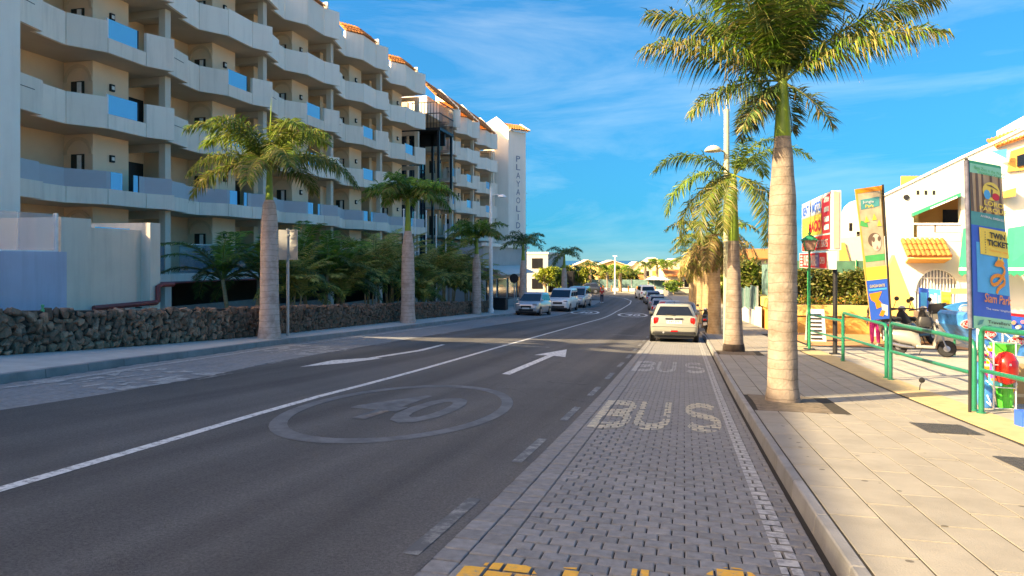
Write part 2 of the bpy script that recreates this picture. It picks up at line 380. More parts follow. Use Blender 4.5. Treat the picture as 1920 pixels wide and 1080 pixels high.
# --- kerbs, block by block
def kerb(name, line, y0, y1, side, w, step=1.0, n=60):
    k = struct(obj(name, MB().box(pl(line, y0)+(-.05 if side > 0 else 0)+.06, pl(line, y0)+.09, y0, y0+.02, G(0, y0)-.3, G(0, y0)-.25), kerbm))
    y = y0
    while y < y1:
        ya, yb = y+.004, y+step-.004; xa, xb = pl(line, ya), pl(line, yb); s = side
        b = [(xa, ya), (xa+s*w, ya), (xb+s*w, yb), (xb, yb)]; t = [(xa+s*.025, ya), (xa+s*w, ya), (xb+s*w, yb), (xb+s*.025, yb)]
        if s < 0: b = b[::-1]; t = t[::-1]
        o = MB().hexa([(x, q, G(x, q)-.15) for x, q in b], [(x, q, G(x, q)+.13) for x, q in t])
        obj('kerb_stone', o, kerbm, k, bevel=.008, seg=1); y += step
    return k
kerb('kerb_right', RKERB, 1, 40, 1, .105)
kerb('kerb_left', LKERB, 5, 60, -1, .14)
for nm, ln, s, a, b in (('kerb_right_far', RKERB, .105, 40, 103), ('kerb_left_far', LKERB, -.14, 60, 84)):
    mb = MB()
    for y in fr(a, b, 3)[:-1]:
        x0, x1 = pl(ln, y), pl(ln, y+3); p = [(x0, y), (x0+s, y), (x1+s, y+3), (x1, y+3)]
        if s < 0: p = p[::-1]
        mb.prism(p, lambda x, y: G(x, y)-.1, lambda x, y: G(x, y)+.128)
    struct(obj(nm, mb, kerbm))
# --- right pavement: slabs in long rows
walk = struct(sheet('pavement_right', lambda y: pl(RKERB, y)+.1, lambda y: max(WALK_R, 4.2) if y > 20 else WALK_R, fr(-20, 100, 2.5), 4, .121, walkjoint))
PITS = [(1.0, 1.98, 10.15, 11.95), (1.0, 2.0, 20.6, 22.3)]
rows = []; x = .942
while x < 3.45: rows.append((x, min(x+.315, WALK_R))); x += .315
cand = []
for i, (a, b) in enumerate(rows):
    y = 2.6+(i*.37 % .8)
    while y < 34: cand.append((a+.007, b-.007, y+.009, y+.801)); y += .81
slabs = []
for c in cand:
    hit = False
    for p in PITS:
        if c[0] < p[1]-.05 and c[1] > p[0]+.05 and c[2] < p[3] and c[3] > p[2]:
            hit = True
            if c[2] < p[2]-.08: slabs.append((c[0], c[1], c[2], p[2]-.004))
            if c[3] > p[3]+.08: slabs.append((c[0], c[1], p[3]+.004, c[3]))
    if not hit: slabs.append(c)
slabs.sort(key=lambda p: p[2]); shared = {}
for i, (a, b, c, d) in enumerate(slabs):
    k = (round(b-a, 3), round(d-c, 3))
    if k not in shared: shared[k] = paver_mesh('paving_slab', k[0], k[1], th=.05, ch=.0018, m=slabm)
    x, y = (a+b)/2, (c+d)/2; s = (G(x, y+.1)-G(x, y-.1))/.2
    if i < 300: link('paving_slab', shared[k], None, walk, (x, y, G(x, y)+.13+rnd.uniform(-.0025, .001)), (math.atan(s), rnd.uniform(-.003, .003), 0))
mb = MB()
for a, b, c, d in slabs[300:]: add_paver(mb, a, b, c, d, .13, .004)
if mb.v: obj('farther_slabs', mb, slabm, walk, kind='stuff')
struct(sheet('pavement_right_far', lambda y: pl(RKERB, y)+.1, lambda y: 4.3, fr(34.2, 100, 3), 3, .13, slabm))
for p in PITS:
    mb = MB()
    nx = 8
    for j in range(nx+1):
        for i in range(nx+1):
            x = lerp(p[0], p[1], i/nx); y = lerp(p[2], p[3], j/nx); q = math.hypot(x-(p[0]+p[1])/2+.1, y-(p[2]+p[3])/2)
            mb.v.append((x, y, G(x, y)+.129+max(0, .05-.06*q)+.012*mnoise.noise((x*9, y*9, 1))))
    for j in range(nx):
        for i in range(nx): q = j*(nx+1)+i; mb.f.append((q, q+1, q+nx+2, q+nx+1))
    struct(obj('tree_pit_soil', mb, soil, smooth=True))
# ochre band along the railing
mb = MB()
for y in fr(-10, 30, 1.0)[:-1]:
    mb.prism([(WALK_R-.02, y), (4.15, y), (4.15, y+1), (WALK_R-.02, y+1)], lambda x, y: G(x, y)-.1, lambda x, y: G(x, y)+.134)
struct(obj('pavement_edge_band', mb, bandm))
# forecourt tiles
court = struct(sheet('forecourt', lambda y: 4.14, lambda y: 22, fr(2, 34, 2), 6, .110, walkjoint))
ft = []
for j in range(46):
    for i in range(13): ft.append((4.17+i*.41+.004, 4.17+i*.41+.406, 7+j*.41+.004, 7+j*.41+.406))
ft.sort(key=lambda p: (p[2]+.6*p[0])); tm = paver_mesh('forecourt_tile', .402, .402, th=.03, ch=.005, m=tilem)
cnt = 0; mb = MB()
for a, b, c, d in ft:
    x, y = (a+b)/2, (c+d)/2; s = (G(x, y+.1)-G(x, y-.1))/.2; inview = (x-.48*y) < .6
    if inview and cnt < 300: link('forecourt_tile', tm, None, court, (x, y, G(x, y)+.12+rnd.uniform(-.002, .001)), (math.atan(s), 0, 0)); cnt += 1
    else: add_paver(mb, a, b, c, d, .12, .005)
obj('farther_tiles', mb, tilem, court, kind='stuff')
terra = mat('terracotta paving', (.50, .24, .10), .85, var=.1, scale=3, bump=.2, bscale=40, dirt=.2)
struct(sheet('terracotta_forecourt', lambda y: 4.3, lambda y: 9.5, fr(26, 36, 2), 4, .14, terra))
struct(sheet('plain_forecourt', lambda y: 9.5, lambda y: 22, fr(6, 36, 2), 4, .125, tilem))
# left pavement
struct(sheet('pavement_left', lambda y: pl(LWALL, y)-.3 if y < 52 else -16.5, lambda y: pl(LKERB, y)-.13, fr(-10, 84, 2), 4, .128, concrete))

# ------------------------------------------------------------------ painted markings
P_W = (.66, .65, .61); A_UND = (.103, .099, .094)
white_line = paint('white road paint', P_W, A_UND, .32, 14)
old_line = paint('faded road paint', (.30, .29, .26), A_UND, .62, 6)
ghost_line = paint('ghost of road paint', (.165, .163, .158), A_UND, .55, 2.2)
yellow_p = paint('yellow bay paint', (.85, .42, .05), (.24, .237, .232), .22, 22)
cream_p = paint('worn cream bay paint', (.60, .52, .36), (.24, .237, .232), .42, 13)
grey_p = paint('worn pale bay paint', (.46, .45, .42), (.24, .237, .232), .46, 11)
def ribbon(mb, path, w, dz=.005):
    n = len(path)
    L_, R_ = [], []
    for i, (x, y) in enumerate(path):
        ax, ay = path[max(i-1, 0)]; bx, by = path[min(i+1, n-1)]; d = math.hypot(bx-ax, by-ay); nx, ny = -(by-ay)/d*w/2, (bx-ax)/d*w/2
        L_.append((x+nx, y+ny)); R_.append((x-nx, y-ny))
    for i in range(n-1):
        q = [R_[i], R_[i+1], L_[i+1], L_[i]]
        mb.add([(x, y, G(x, y)+dz) for x, y in q], [(0, 1, 2, 3)])
def resamp(path, s):
    r = []
    for (ax, ay), (bx, by) in zip(path, path[1:]):
        n = max(1, int(math.hypot(bx-ax, by-ay)/s))
        for i in range(n): r.append((lerp(ax, bx, i/n), lerp(ay, by, i/n)))
    return r+[path[-1]]
mk = struct(obj('road_marking_centre_line', (lambda m: (ribbon(m, resamp(CLINE+[(-7.6, 91), (-10.5, 95.5), (-16, 98), (-26, 99)], 1.5), .115), m)[1])(MB()), white_line))
mb = MB(); y = 3.8
while y < 33:
    ribbon(mb, [(-1.56, y), (-1.56, y+1.3)], .10); y += 2.65
struct(obj('road_marking_bay_dashes', mb, old_line))
mb = MB(); y = 5.0
for a, b in ((9.97, 11.1), (12.9, 14.1), (15.8, 17), (18.7, 19.9), (21.6, 22.8), (25, 26.2), (28, 29.2)):
    ribbon(mb, [(pl(LBAY, a)+.1, a), (pl(LBAY, b)+.1, b)], .1)
struct(obj('road_marking_left_dashes', mb, old_line))
def flat(name, polys, m, dz=.005):
    mb = MB()
    for k, p in enumerate(polys): mb.add([(x, y, G(x, y)+dz) for x, y in p], [tuple(range(len(p)))])
    return struct(obj(name, mb, m))
ax = -3.62
flat('road_marking_arrow', [[(ax-.08, 14.0), (ax+.1, 14.0), (ax+.1, 17), (ax-.08, 17)], [(ax-.08, 17), (ax+.1, 17), (ax+.1, 19), (ax-.08, 19)], [(ax-.42, 18.85), (ax-.08, 19), (ax+.1, 19), (ax+.45, 18.85), (ax+.05, 21.5)]], white_line)
flat('road_marking_merge_arrow', [[(-7.36, 15.2), (-7.18, 15.3), (-7.0, 18), (-7.18, 18)], [(-7.18, 18), (-7.0, 18), (-7.2, 20.4), (-7.32, 20.4)], [(-7.36, 15.2), (-7.75, 14.3), (-7.62, 12.7), (-7.25, 14.0), (-7.02, 15.4), (-7.18, 15.3)]], white_line)
def ring(name, cx, cy, rx, ry, w, m, txt, th=.28):
    mb = MB(); n = 48
    for i in range(n):
        a, b = 2*math.pi*i/n, 2*math.pi*(i+1)/n
        q = [(cx+rx*math.cos(a), cy+ry*math.sin(a)), (cx+rx*math.cos(b), cy+ry*math.sin(b)), (cx+(rx-w)*math.cos(b), cy+(ry-w*1.8)*math.sin(b)), (cx+(rx-w)*math.cos(a), cy+(ry-w*1.8)*math.sin(a))]
        mb.add([(x, y, G(x, y)+.005) for x, y in q], [(0, 1, 2, 3)])
    o = struct(obj(name, mb, m))
    t = text('digits', txt, m, o, (cx-.5*rx, cy-.45*ry, 0), (1, 0, 0), (0, 1, 0), w=rx, h=ry*.9, ex=0, bold=.02)
    for v in t.data.vertices: v.co.z = G(v.co.x, v.co.y)+.006
    return o
ring('road_marking_speed_circle', -3.75, 9.1, 1.35, 2.7, .16, ghost_line, '40')
ring('road_marking_speed_circle', -4.4, 62, 1.3, 3.6, .22, white_line, '40')
ring('road_marking_speed_circle', -9.0+.3, 62.5, 1.25, 3.2, .22, white_line, '40')
mb = MB()
for (x0, x1, y) in ((-3.2, -1.9, 31.5), (-6.5, -4.2, 21.9)): ribbon(mb, [(x0, y), (x1, y)], .22)
struct(obj('road_marking_short_lines', mb, old_line))
# letters on the pavers: each stroke cut at the joints
def clip(poly, r):
    x0, x1, y0, y1 = r
    for ax_, v, s in ((0, x0, 1), (0, x1, -1), (1, y0, 1), (1, y1, -1)):
        o = []
        for i in range(len(poly)):
            a, b = poly[i], poly[(i+1) % len(poly)]; da, db = (a[ax_]-v)*s, (b[ax_]-v)*s
            if da >= 0: o.append(a)
            if da*db < 0: t = da/(da-db); o.append((a[0]+(b[0]-a[0])*t, a[1]+(b[1]-a[1])*t))
        poly = o
        if len(poly) < 3: return None
    return poly
def arc(cx, cy, rx, ry, a0, a1, n=9): return [(cx+rx*math.cos(R(lerp(a0, a1, i/n))), cy+ry*math.sin(R(lerp(a0, a1, i/n)))) for i in range(n+1)]
w = .2
GL = {'B': [[(w/2, 0), (w/2, 1)], [(w, .92), (.55, .92)]+arc(.55, .74, .36, .18, 80, -80)+[(.55, .55), (w, .55)], [(w, .47), (.6, .47)]+arc(.6, .28, .32, .2, 75, -80)+[(.6, .08), (w, .08)]],
      'U': [[(w/2, 1), (w/2, .3)]+arc(.5, .3, .4, .22, 180, 360)+[(1-w/2, .3), (1-w/2, 1)]],
      'S': [arc(.5, .74, .4, .18, 20, 180)+arc(.5, .68, .4, .16, 190, 250, 4)+[(.5, .5)]+arc(.5, .3, .4, .17, 70, -10, 5)+arc(.5, .26, .4, .18, -20, -165)]}
def strips(path, w):
    n = len(path); Lp, Rp = [], []
    for i, (x, y) in enumerate(path):
        a, b = path[max(i-1, 0)], path[min(i+1, n-1)]; d = math.hypot(b[0]-a[0], b[1]-a[1]) or 1e-6
        nx, ny = -(b[1]-a[1])/d*w/2, (b[0]-a[0])/d*w/2; Lp.append((x+nx, y+ny)); Rp.append((x-nx, y-ny))
    return [[Rp[i], Rp[i+1], Lp[i+1], Lp[i]] for i in range(n-1)]
def word(name, y0, y1, xr, pav, m, worn, parent, flip=False, seed=1, skew=0):
    rr = random.Random(seed); mb = MB()
    for ch, (xa, xb) in zip('BUS', xr):
        for si, st in enumerate(GL[ch]):
            for q in strips(st, w):
                P = [((xa+(xb-xa)*u), lerp(y0, y1, v)) for u, v in q]
                P = [(x, y+(x+1)*skew) for x, y in P]
                if flip: P = [(xa+xb-x, y0+y1-y) for x, y in P]
                bx0, bx1 = min(p[0] for p in P), max(p[0] for p in P); by0, by1 = min(p[1] for p in P), max(p[1] for p in P)
                for pv in pav:
                    if pv[0] > bx1 or pv[1] < bx0 or pv[2] > by1 or pv[3] < by0: continue
                    if (hash((round(pv[0], 2), round(pv[2], 2), seed)) % 100)/100 < worn: continue
                    c = clip(P, (pv[0]+.006, pv[1]-.006, pv[2]+.006, pv[3]-.006))
                    if c:
                        mb.add([(x, y, G(x, y)+.0045+.0012*si) for x, y in c], [tuple(range(len(c)))])
    return obj(name, mb, m, parent) if mb.v else None
XR = [(-1.2, -.71), (-.66, -.19), (.02, .48)]
word('painted_letters', 1.15, 3.78, XR, [p for p in PAV if p[2] < 4.6], yellow_p, 0, bay, seed=1, skew=.26)
word('painted_letters', 8.75, 11.35, XR, [p for p in PAV if 8.4 < p[2] < 11.6], cream_p, .04, bay, seed=2, skew=.1)
word('painted_letters', 16.35, 19.0, XR, [p for p in PAV if 16 < p[2] < 19.4], grey_p, .08, bay, seed=3)
word('painted_letters', 8.4, 11.0, [(-8.5, -7.95), (-9.1, -8.6), (-9.7, -9.2)], [p for p in LPAV if 8 < p[2] < 11.4], grey_p, .25, lbay, True, 4)
word('painted_letters', 15.0, 17.4, [(-9.3, -8.75), (-9.85, -9.35), (-10.45, -9.95)], [p for p in LPAV if 14.6 < p[2] < 17.8], grey_p, .2, lbay, True, 5)
mb = MB()
for p in PAV:                                        # pale line beside the kerb
    c = clip([(.53, p[2]-.1), (.65, p[2]-.1), (.65, p[3]+.1), (.53, p[3]+.1)], (p[0]+.006, p[1]-.006, p[2]+.004, p[3]-.004))
    if c: mb.add([(x, y, G(x, y)+.0045) for x, y in c], [tuple(range(len(c)))])
obj('painted_line', mb, grey_p, bay)
mb = MB()
for p in LPAV:
    a = pl(LKERB, p[2])+.35
    c = clip([(a, p[2]-.1), (a+.12, p[2]-.1), (a+.12, p[3]+.1), (a, p[3]+.1)], (p[0]+.006, p[1]-.006, p[2]+.004, p[3]-.004))
    if c and p[2] < 34: mb.add([(x, y, G(x, y)+.0045) for x, y in c], [tuple(range(len(c)))])
obj('painted_line', mb, grey_p, lbay)
# drain covers in the right pavement
iron = mat('cast iron cover', (.07, .07, .072), .6, var=.2, scale=30, bump=.8, bscale=140, metal=.3)
for i, (x0, x1, y0, y1) in enumerate(((2.75, 3.32, 8.95, 9.68), (2.9, 3.5, 6.9, 7.65))):
    t = thing('drain_cover', ['grey square drain cover in pavement between palm and railing', 'grey square drain cover nearest the camera in right pavement'][i], 'drain cover', (x0, y0, G(x0, y0)+.13))
    t.rotation_euler.x = math.atan((G(0, y1)-G(0, y0))/(y1-y0))
    obj('frame', MB().box(0, x1-x0, 0, y1-y0, .001, .006), iron, t)
    mb = MB()
    for k in range(9):
        for q in range(9): mb.box(.03+k*(x1-x0-.06)/9, .03+(k+.8)*(x1-x0-.06)/9, .03+q*(y1-y0-.06)/9, .03+(q+.8)*(y1-y0-.06)/9, .006, .011)
    obj('tread_plate', mb, iron, t)
# trench drain shadow line / small plates on far pavement left out: not legible
# ------------------------------------------------------------------ hotel
render_w = mat('pale grey render', (.88, .755, .635), .85, objvar=.07, var=.04, scale=.8, bump=.12, bscale=30, dirt=.55, dirtscale=.8, dirtcol=(.58, .48, .39), streak=True)
render_white = mat('white render', (.93, .84, .73), .85, objvar=.05, var=.03, scale=.8, bump=.12, bscale=30, dirt=.35, dirtscale=.8, dirtcol=(.68, .60, .51), streak=True)
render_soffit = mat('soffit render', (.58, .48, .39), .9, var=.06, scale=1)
beige = mat('warm beige wall', (.76, .57, .40), .85, var=.05, scale=1, bump=.1, bscale=30)
cream = mat('cream wall', (.88, .67, .49), .85, var=.04, scale=1, bump=.1, bscale=30)
colm = mat('column render', (.66, .58, .48), .85, var=.04, scale=1.2)
dark_glass = glass('dark window glass', (.012, .013, .016), .06, 1.0)
blue_glass = glass('blue balcony glass', (.03, .62, .95), .05, .92)  # reflected sky is put into this strong, nearly opaque blue
teal_glass = glass('teal tinted glass', (.16, .28, .33), .04, .55)
frost = mat('frosted grey balcony panel', (.40, .41, .44), .35, var=.03, scale=2)
dark_metal = mat('dark metal', (.02, .02, .022), .45, metal=.4, var=.1)
tile_r = mat('roof tile terracotta', (.47, .17, .05), .8, var=.22, scale=9, objvar=.15, bump=.2)
redpipe = mat('red painted pipe', (.30, .05, .045), .5, var=.15, scale=6)
lampw = mat('white lamp body', (.8, .8, .78), .4)
XF = -22.0
PROF = [(-.65, .12), (1.1, -.28), (1.1, -.62), (2.6, -.82), (3.8, -.05), (5.8, -.05), (6.85, .48)]
def prof(y0, L_, xf): return [(xf+dx, y0+t*L_/7.5) for t, dx in PROF]
def poly_band(pts, z0, z1s, th=.14):
    """upright band along plan points; z1s per segment"""
    mb = MB()
    for i, ((xa, ya), (xb, yb)) in enumerate(zip(pts, pts[1:])):
        z1 = z1s[i] if isinstance(z1s, (list, tuple)) else z1s
        if abs(ya-yb) < .01:                            # step face
            mb.box(min(xa, xb)-th, max(xa, xb), ya-.05, ya+.05, z0+.002, z1-.002); continue
        mb.hexa([(xa-th, ya, z0), (xa, ya, z0), (xb, yb, z0), (xb-th, yb, z0)], [(xa-th, ya, z1), (xa, ya, z1), (xb, yb, z1), (xb-th, yb, z1)])
    return mb
def panels(nm, pts, z0, z1s, m, par, th=.14):
    for i, (a, b) in enumerate(zip(pts, pts[1:])):
        z1 = z1s[i] if isinstance(z1s, (list, tuple)) else z1s
        if abs(a[1]-b[1]) < .01: continue
        q = .014/max(.05, b[1]-a[1]); a2 = (lerp(a[0], b[0], q), lerp(a[1], b[1], q)); b2_ = (lerp(b[0], a[0], q), lerp(b[1], a[1], q))
        obj(nm, poly_band([a2, b2_], z0, z1, th), m, par)
    for a, b in zip(pts, pts[1:]):
        if abs(a[1]-b[1]) < .01: obj('parapet_return', poly_band([a, b], z0, (z1s[0] if isinstance(z1s, (list, tuple)) else z1s), th), m, par)
def seg_on(pts, ya, yb):
    """plan points of the profile between two y values"""
    r = []
    for (x0, y0), (x1, y1) in zip(pts, pts[1:]):
        if y1-y0 < .01: continue
        a, b = max(y0, ya), min(y1, yb)
        if b-a > .01:
            f = lambda y: (lerp(x0, x1, (y-y0)/(y1-y0)), y)
            if not r: r.append(f(a))
            r.append(f(b))
    return r
def arch_ring(cx, cz, r0, r1, y, d, n=12):
    mb = MB()
    for i in range(n):
        a, b = math.pi*i/n, math.pi*(i+1)/n
        mb.slab([(cx+r1*math.cos(a), y, cz+r1*math.sin(a)), (cx+r1*math.cos(b), y, cz+r1*math.sin(b)), (cx+r0*math.cos(b), y, cz+r0*math.sin(b)), (cx+r0*math.cos(a), y, cz+r0*math.sin(a))], (0, -d, 0))
    return mb
def roof_tiles(name, parent, p0, p1, up, n, rows, m, r=.09):
    """rows of half-round tiles from eave line p0-p1 going up vector 'up'"""
    p0, p1, up = Vector(p0), Vector(p1), Vector(up); e = (p1-p0)/n; nn = e.cross(up).normalized()
    if nn.z < 0: nn = -nn
    rw = e.length*.46; me = {}
    mb = MB(); k = 6
    du = up/rows*1.12
    ring0 = [(-math.cos(math.pi*i/k)*rw, math.sin(math.pi*i/k)*rw*.8) for i in range(k+1)]
    en = e.normalized()
    for s, sc in ((Vector((0, 0, 0)), 1.0), (du, .82)):
        for a, b in ring0: mb.v.append(tuple(en*a*sc+nn*(b*sc+(.03 if sc == 1 else 0))+s))
    for i in range(k): mb.f.append((i, i+1, k+2+i, k+1+i))
    mb.f.append(tuple(range(k, -1, -1)))
    msh = mb.mesh('roof_tile', smooth=60); msh.materials.append(m)
    pan = MB(); pan.slab([p0, p1, p1+up, p0+up], -nn*.04); o = obj(name, pan, m, parent)
    rr = random.Random(n*rows)
    for j in range(rows):
        for i in range(n):
            q = p0+e*(i+.5)+up*(j/rows)
            t = link('roof_tile', msh, None, o, q+nn*rr.uniform(-.008, .008), (0, 0, 0))
    return o
def facade(H, B, xf, floors, top_tiles=True, base_floor=True, glassy=True, sh=3.0):
    zb = [2.2+sh*k for k in range(5)]
    xb = xf-3.0
    for b, (ya, yb) in enumerate(zip(B, B[1:])):
        L_ = yb-ya; P = prof(ya, L_, xf); s = L_/7.5
        for k in floors:
            z0 = zb[k]
            # floor slab
            poly = [(xb-.3, P[0][1])]+P+[(xb-.3, P[-1][1])]
            poly = [p for i, p in enumerate(poly)]
            mb = MB(); n = len(poly); inner = [(x-.145 if 0 < i < n-1 else x, y) for i, (x, y) in enumerate(poly)]
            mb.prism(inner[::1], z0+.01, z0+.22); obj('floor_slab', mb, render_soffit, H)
            whi = render_white if k >= 3 else render_w  # upper floors take the whiter render: their brighter skylight put into colour
            if k == 0:
                panels('parapet_panel', P, z0, z0+.62, whi, H)
                q = [(x-.08, y) for x, y in P]
                def pan(a, c, m, nm, ins=.0):
                    pts = seg_on(q, ya+a*s, ya+c*s)
                    if len(pts) > 1: obj(nm, poly_band([(x-ins, y) for x, y in pts], z0+.63, z0+1.32, .03), m, H)
                pan(-.6, 1.05, frost, 'balcony_panel'); pan(1.15, 4.0, frost, 'balcony_panel'); pan(4.02, 4.6, blue_glass, 'balcony_glass'); pan(5.2, 5.42, blue_glass, 'balcony_glass'); pan(5.5, 6.8, frost, 'balcony_panel')
            elif k < 3 and glassy:
                pts = P
                panels('parapet_panel', P[:5], z0, [z0+1.24]*4, whi, H)
                panels('parapet_panel', P[4:6], z0, z0+.58, whi, H)
                panels('parapet_panel', P[5:], z0, z0+1.40, whi, H)
                g = seg_on([(x-.05, y) for x, y in P], ya+3.86*s, ya+5.35*s)
                obj('balcony_glass', poly_band(g, z0+.6, z0+1.36, .03), blue_glass, H)
                g2 = [(xf-.12, ya+5.35*s), (xf-.12, ya+5.45*s)]
                obj('glass_post', poly_band(g2, z0+.59, z0+1.37, .06), dark_metal, H)
                obj('glass_post', poly_band([(xf-.09, ya+3.8*s), (xf-.09, ya+3.86*s)], z0+.59, z0+1.37, .06), lampw, H)
                obj('drain_slot', MB().box(xf-.1, xf+.155-.3*.25*1+.0, ya+.0, ya+.9, z0+.72, z0+.75) if False else MB().hexa([(xf-.03, ya-.5, z0+.80), (xf+.092, ya-.5, z0+.80), (xf-.193, ya+.75, z0+.80), (xf-.32, ya+.75, z0+.80)], [(xf-.03, ya-.5, z0+.825), (xf+.092, ya-.5, z0+.825), (xf-.193, ya+.75, z0+.825), (xf-.32, ya+.75, z0+.825)]), dark_metal, H)
            elif k < 4:
                panels('parapet_panel', P[:5], z0, z0+1.28, whi, H)
                panels('parapet_panel', P[4:], z0, z0+1.36, whi, H)
            else:
                panels('parapet_panel', P[:4], z0, z0+1.25, whi, H)
                panels('parapet_panel', P[3:], z0, z0+1.75, whi, H)
                if top_tiles:
                    a, c = P[4], P[6]
                    roof_tiles('tile_coping', H, (P[3][0]+.02, P[3][1], z0+1.76), (P[4][0]+.05, P[4][1], z0+1.76), (-.6, 0, .62), 6, 3, tile_r)
                    roof_tiles('tile_coping', H, (P[4][0]+.05, P[4][1], z0+1.76), (P[5][0]+.05, P[5][1], z0+1.76), (-.6, 0, .62), 9, 3, tile_r)
                    obj('roof_kerb', MB().box(xf-1.4, xf+.1, P[6][1]-.9*s, P[6][1]-.75*s, z0+1.72, z0+2.15), render_white, H)
        # walls behind, storey by storey
        for k in ([-1] if base_floor else [])+list(floors):
            z0 = zb[k] if k >= 0 else -.8
            f = z0+.22; c = z0+sh
            if k == 4: continue
            bl = obj('wall_block', MB().box(xb, xf-1.55, ya+4.56*s, ya+6.45*s, f, c), cream if k >= 2 else cream, H)
            o = obj('window', MB().box(xb+.42, xf-1.95, ya+4.50*s, ya+4.55*s, f+.75 if k > 0 else f, f+1.95), dark_glass, H)
            ma = arch_ring((xb+xf-1.53)/2, f+1.95, .58, .72, ya+4.555*s, .05)
            obj('window_arch', ma, beige, o)
            obj('curtain', MB().box(xb+.75, xb+.95, ya+4.47*s, ya+4.495*s, f+.75, f+1.9), lampw, o)
            l_ = obj('wall_lamp', MB().box(xf-1.548, xf-1.46, ya+5.4*s, ya+5.62*s, f+1.72, f+2.02), dark_metal, H)
            obj('lamp_glass', MB().box(xf-1.46, xf-1.44, ya+5.44*s, ya+5.58*s, f+1.8, f+1.94), lampw, l_)
            d = obj('door', MB().box(xb+.002, xb+.06, ya+7.9*s, ya+8.85*s, f, f+2.15), dark_metal if k < 2 else beige, H)
            obj('pier', MB().box(xb, xf-2.1, ya+8.95*s, ya+9.35*s, f, c), beige, H)
            # column
            cz1 = c
            obj('column', MB().box(xf-.75, xf-.42, yb-.17, yb+.17, f-.0 if k >= 0 else f, cz1), colm, H)
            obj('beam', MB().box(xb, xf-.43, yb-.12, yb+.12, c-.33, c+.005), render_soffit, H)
    return
hotel = thing('hotel_building', 'long five storey hotel with wavy grey balcony parapets and blue glass', 'hotel', (0, 0, 0))
B = [18.9, 26.4, 33.8, 41.3, 48.9, 56.6]
facade(hotel, B, XF, [0, 1, 2, 3, 4])
H = hotel; xb = XF-3.0
obj('wall', MB().box(xb-8, xb, 18.3, 57.2, -1.0, 14.4), beige, H)
obj('parking_back_wall', MB().box(xb-8, xb-6, 18.3, 57.2, G(-25, 60)-.2, -1.02), mat('car park concrete', (.10, .10, .10), .9), H)  # wall added in dark grey that stands in for shade under the slab
obj('roof', MB().box(xb-8, XF-.9, 18.3, 57.0, 14.42, 14.6), render_w, H)
for ya, yb in zip(B, B[1:]):                             # ground floor: slab, tinted balustrade, parking piers below
    obj('floor_slab', MB().box(xb, XF-.25, ya+.01, yb-.01, -1.05, -.6), render_w, H)
    obj('balcony_glass', MB().box(XF-.32, XF-.28, ya+.6, ya+3.9, -.6, .72), teal_glass, H)
    obj('balcony_glass', MB().box(XF-.32, XF-.28, ya+3.95, yb-.4, -.6, .72), teal_glass, H)
    obj('handrail', MB().box(XF-.35, XF-.25, ya+.55, yb-.35, .72, .76), lampw, H)
    obj('parking_pier', MB().box(XF-.8, XF-.4, yb-.2, yb+.2, G(-22, yb)-.2, -1.04), render_w, H)
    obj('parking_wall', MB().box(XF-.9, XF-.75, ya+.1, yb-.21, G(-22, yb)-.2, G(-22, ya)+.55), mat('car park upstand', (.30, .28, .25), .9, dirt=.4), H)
obj('parking_sun_block', MB().box(xb-6, XF-1.0, 18.26, 18.5, G(-25, 60)-.2, -1.02), MATS['car park concrete'], H)  # added wall closing the south end so no sun gets under the slab
obj('gap_sun_block', MB().box(xb-9, xb-1.6, 57.22, 62.65, -7, 13.0), beige, H)  # unseen block added behind the gap to stop sun coming through
obj('parking_sun_block', MB().box(xb-6, XF-1.0, 56.9, 57.1, G(-25, 60)-.2, -1.02), MATS['car park concrete'], H)  # added wall at the north end, keeps sun out of the car park
obj('end_fin', MB().box(-23.2, -21.2, 13.3, 18.24, G(-22, 18)-.3, 18.2), render_white, H)
obj('end_wall', MB().box(-24.9, -23.2, 18.0, 18.24, 0, 16.5), cream, H)
obj('end_wall_strip', MB().box(-23.18, -22.7, 18.26, 18.5, 0, 14.2), cream, H)
mb = MB(); mb.tube([(XF-.2, 19, -1.0), (XF-.2, 57, -1.0)], .06, 6); obj('service_pipe', mb, redpipe, H)
# dark steel and glass stair tower between the two blocks
st = thing('stair_tower', 'dark glass stair tower with black steel landing between the hotel blocks', 'stair tower', (0, 0, 0))
blueblack = glass('blue black glazing', (.008, .03, .05), .05, 1.0)
sx0, sx1, sy0, sy1 = -26.5, -24.2, 57.6, 62.6
for k in range(6):
    z0 = -1+2.4*k
    obj('glazing_panel', MB().box(sx0, sx1, sy0, sy1, z0, z0+2.3), blueblack, st)
    obj('floor_band', MB().box(sx0, sx1+.06, sy0-.03, sy1+.03, z0+2.3, z0+2.4), dark_metal, st)
for y in fr(sy0, sy1, .83): obj('mullion', MB().box(sx1+.0, sx1+.07, y-.04, y+.04, -1, 13.4), dark_metal, st)
obj('landing', MB().box(-25.5, -20.9, 57.8, 61.6, 11.5, 11.75), dark_metal, st)
obj('landing_roof_beam', MB().box(-25.5, -21.1, 59.6, 59.8, 10.4, 11.5), dark_metal, st)
for y in fr(57.9, 61.5, .3): obj('baluster', MB().box(-20.97, -20.92, y-.025, y+.025, 11.75, 14.0), dark_metal, st)
for x in fr(-23.5, -20.95, .3): obj('baluster', MB().box(x-.02, x+.02, 57.85, 57.9, 11.75, 14.0), dark_metal, st)
for z in (13.0, 14.0):
    obj('handrail', MB().box(-20.99, -20.9, 57.8, 61.6, z-.03, z+.04), dark_metal, st); obj('handrail', MB().box(-23.6, -20.99, 57.84, 57.92, z-.03, z+.04), dark_metal, st)
for k in range(3): obj('steel_post', MB().box(-21.2, -21.0, 57.9+1.7*k, 58.1+1.7*k, 6.5, 11.5) if k != 1 else MB().box(-22.4, -22.2, 59.6, 59.8, -2, 11.5), dark_metal, st)
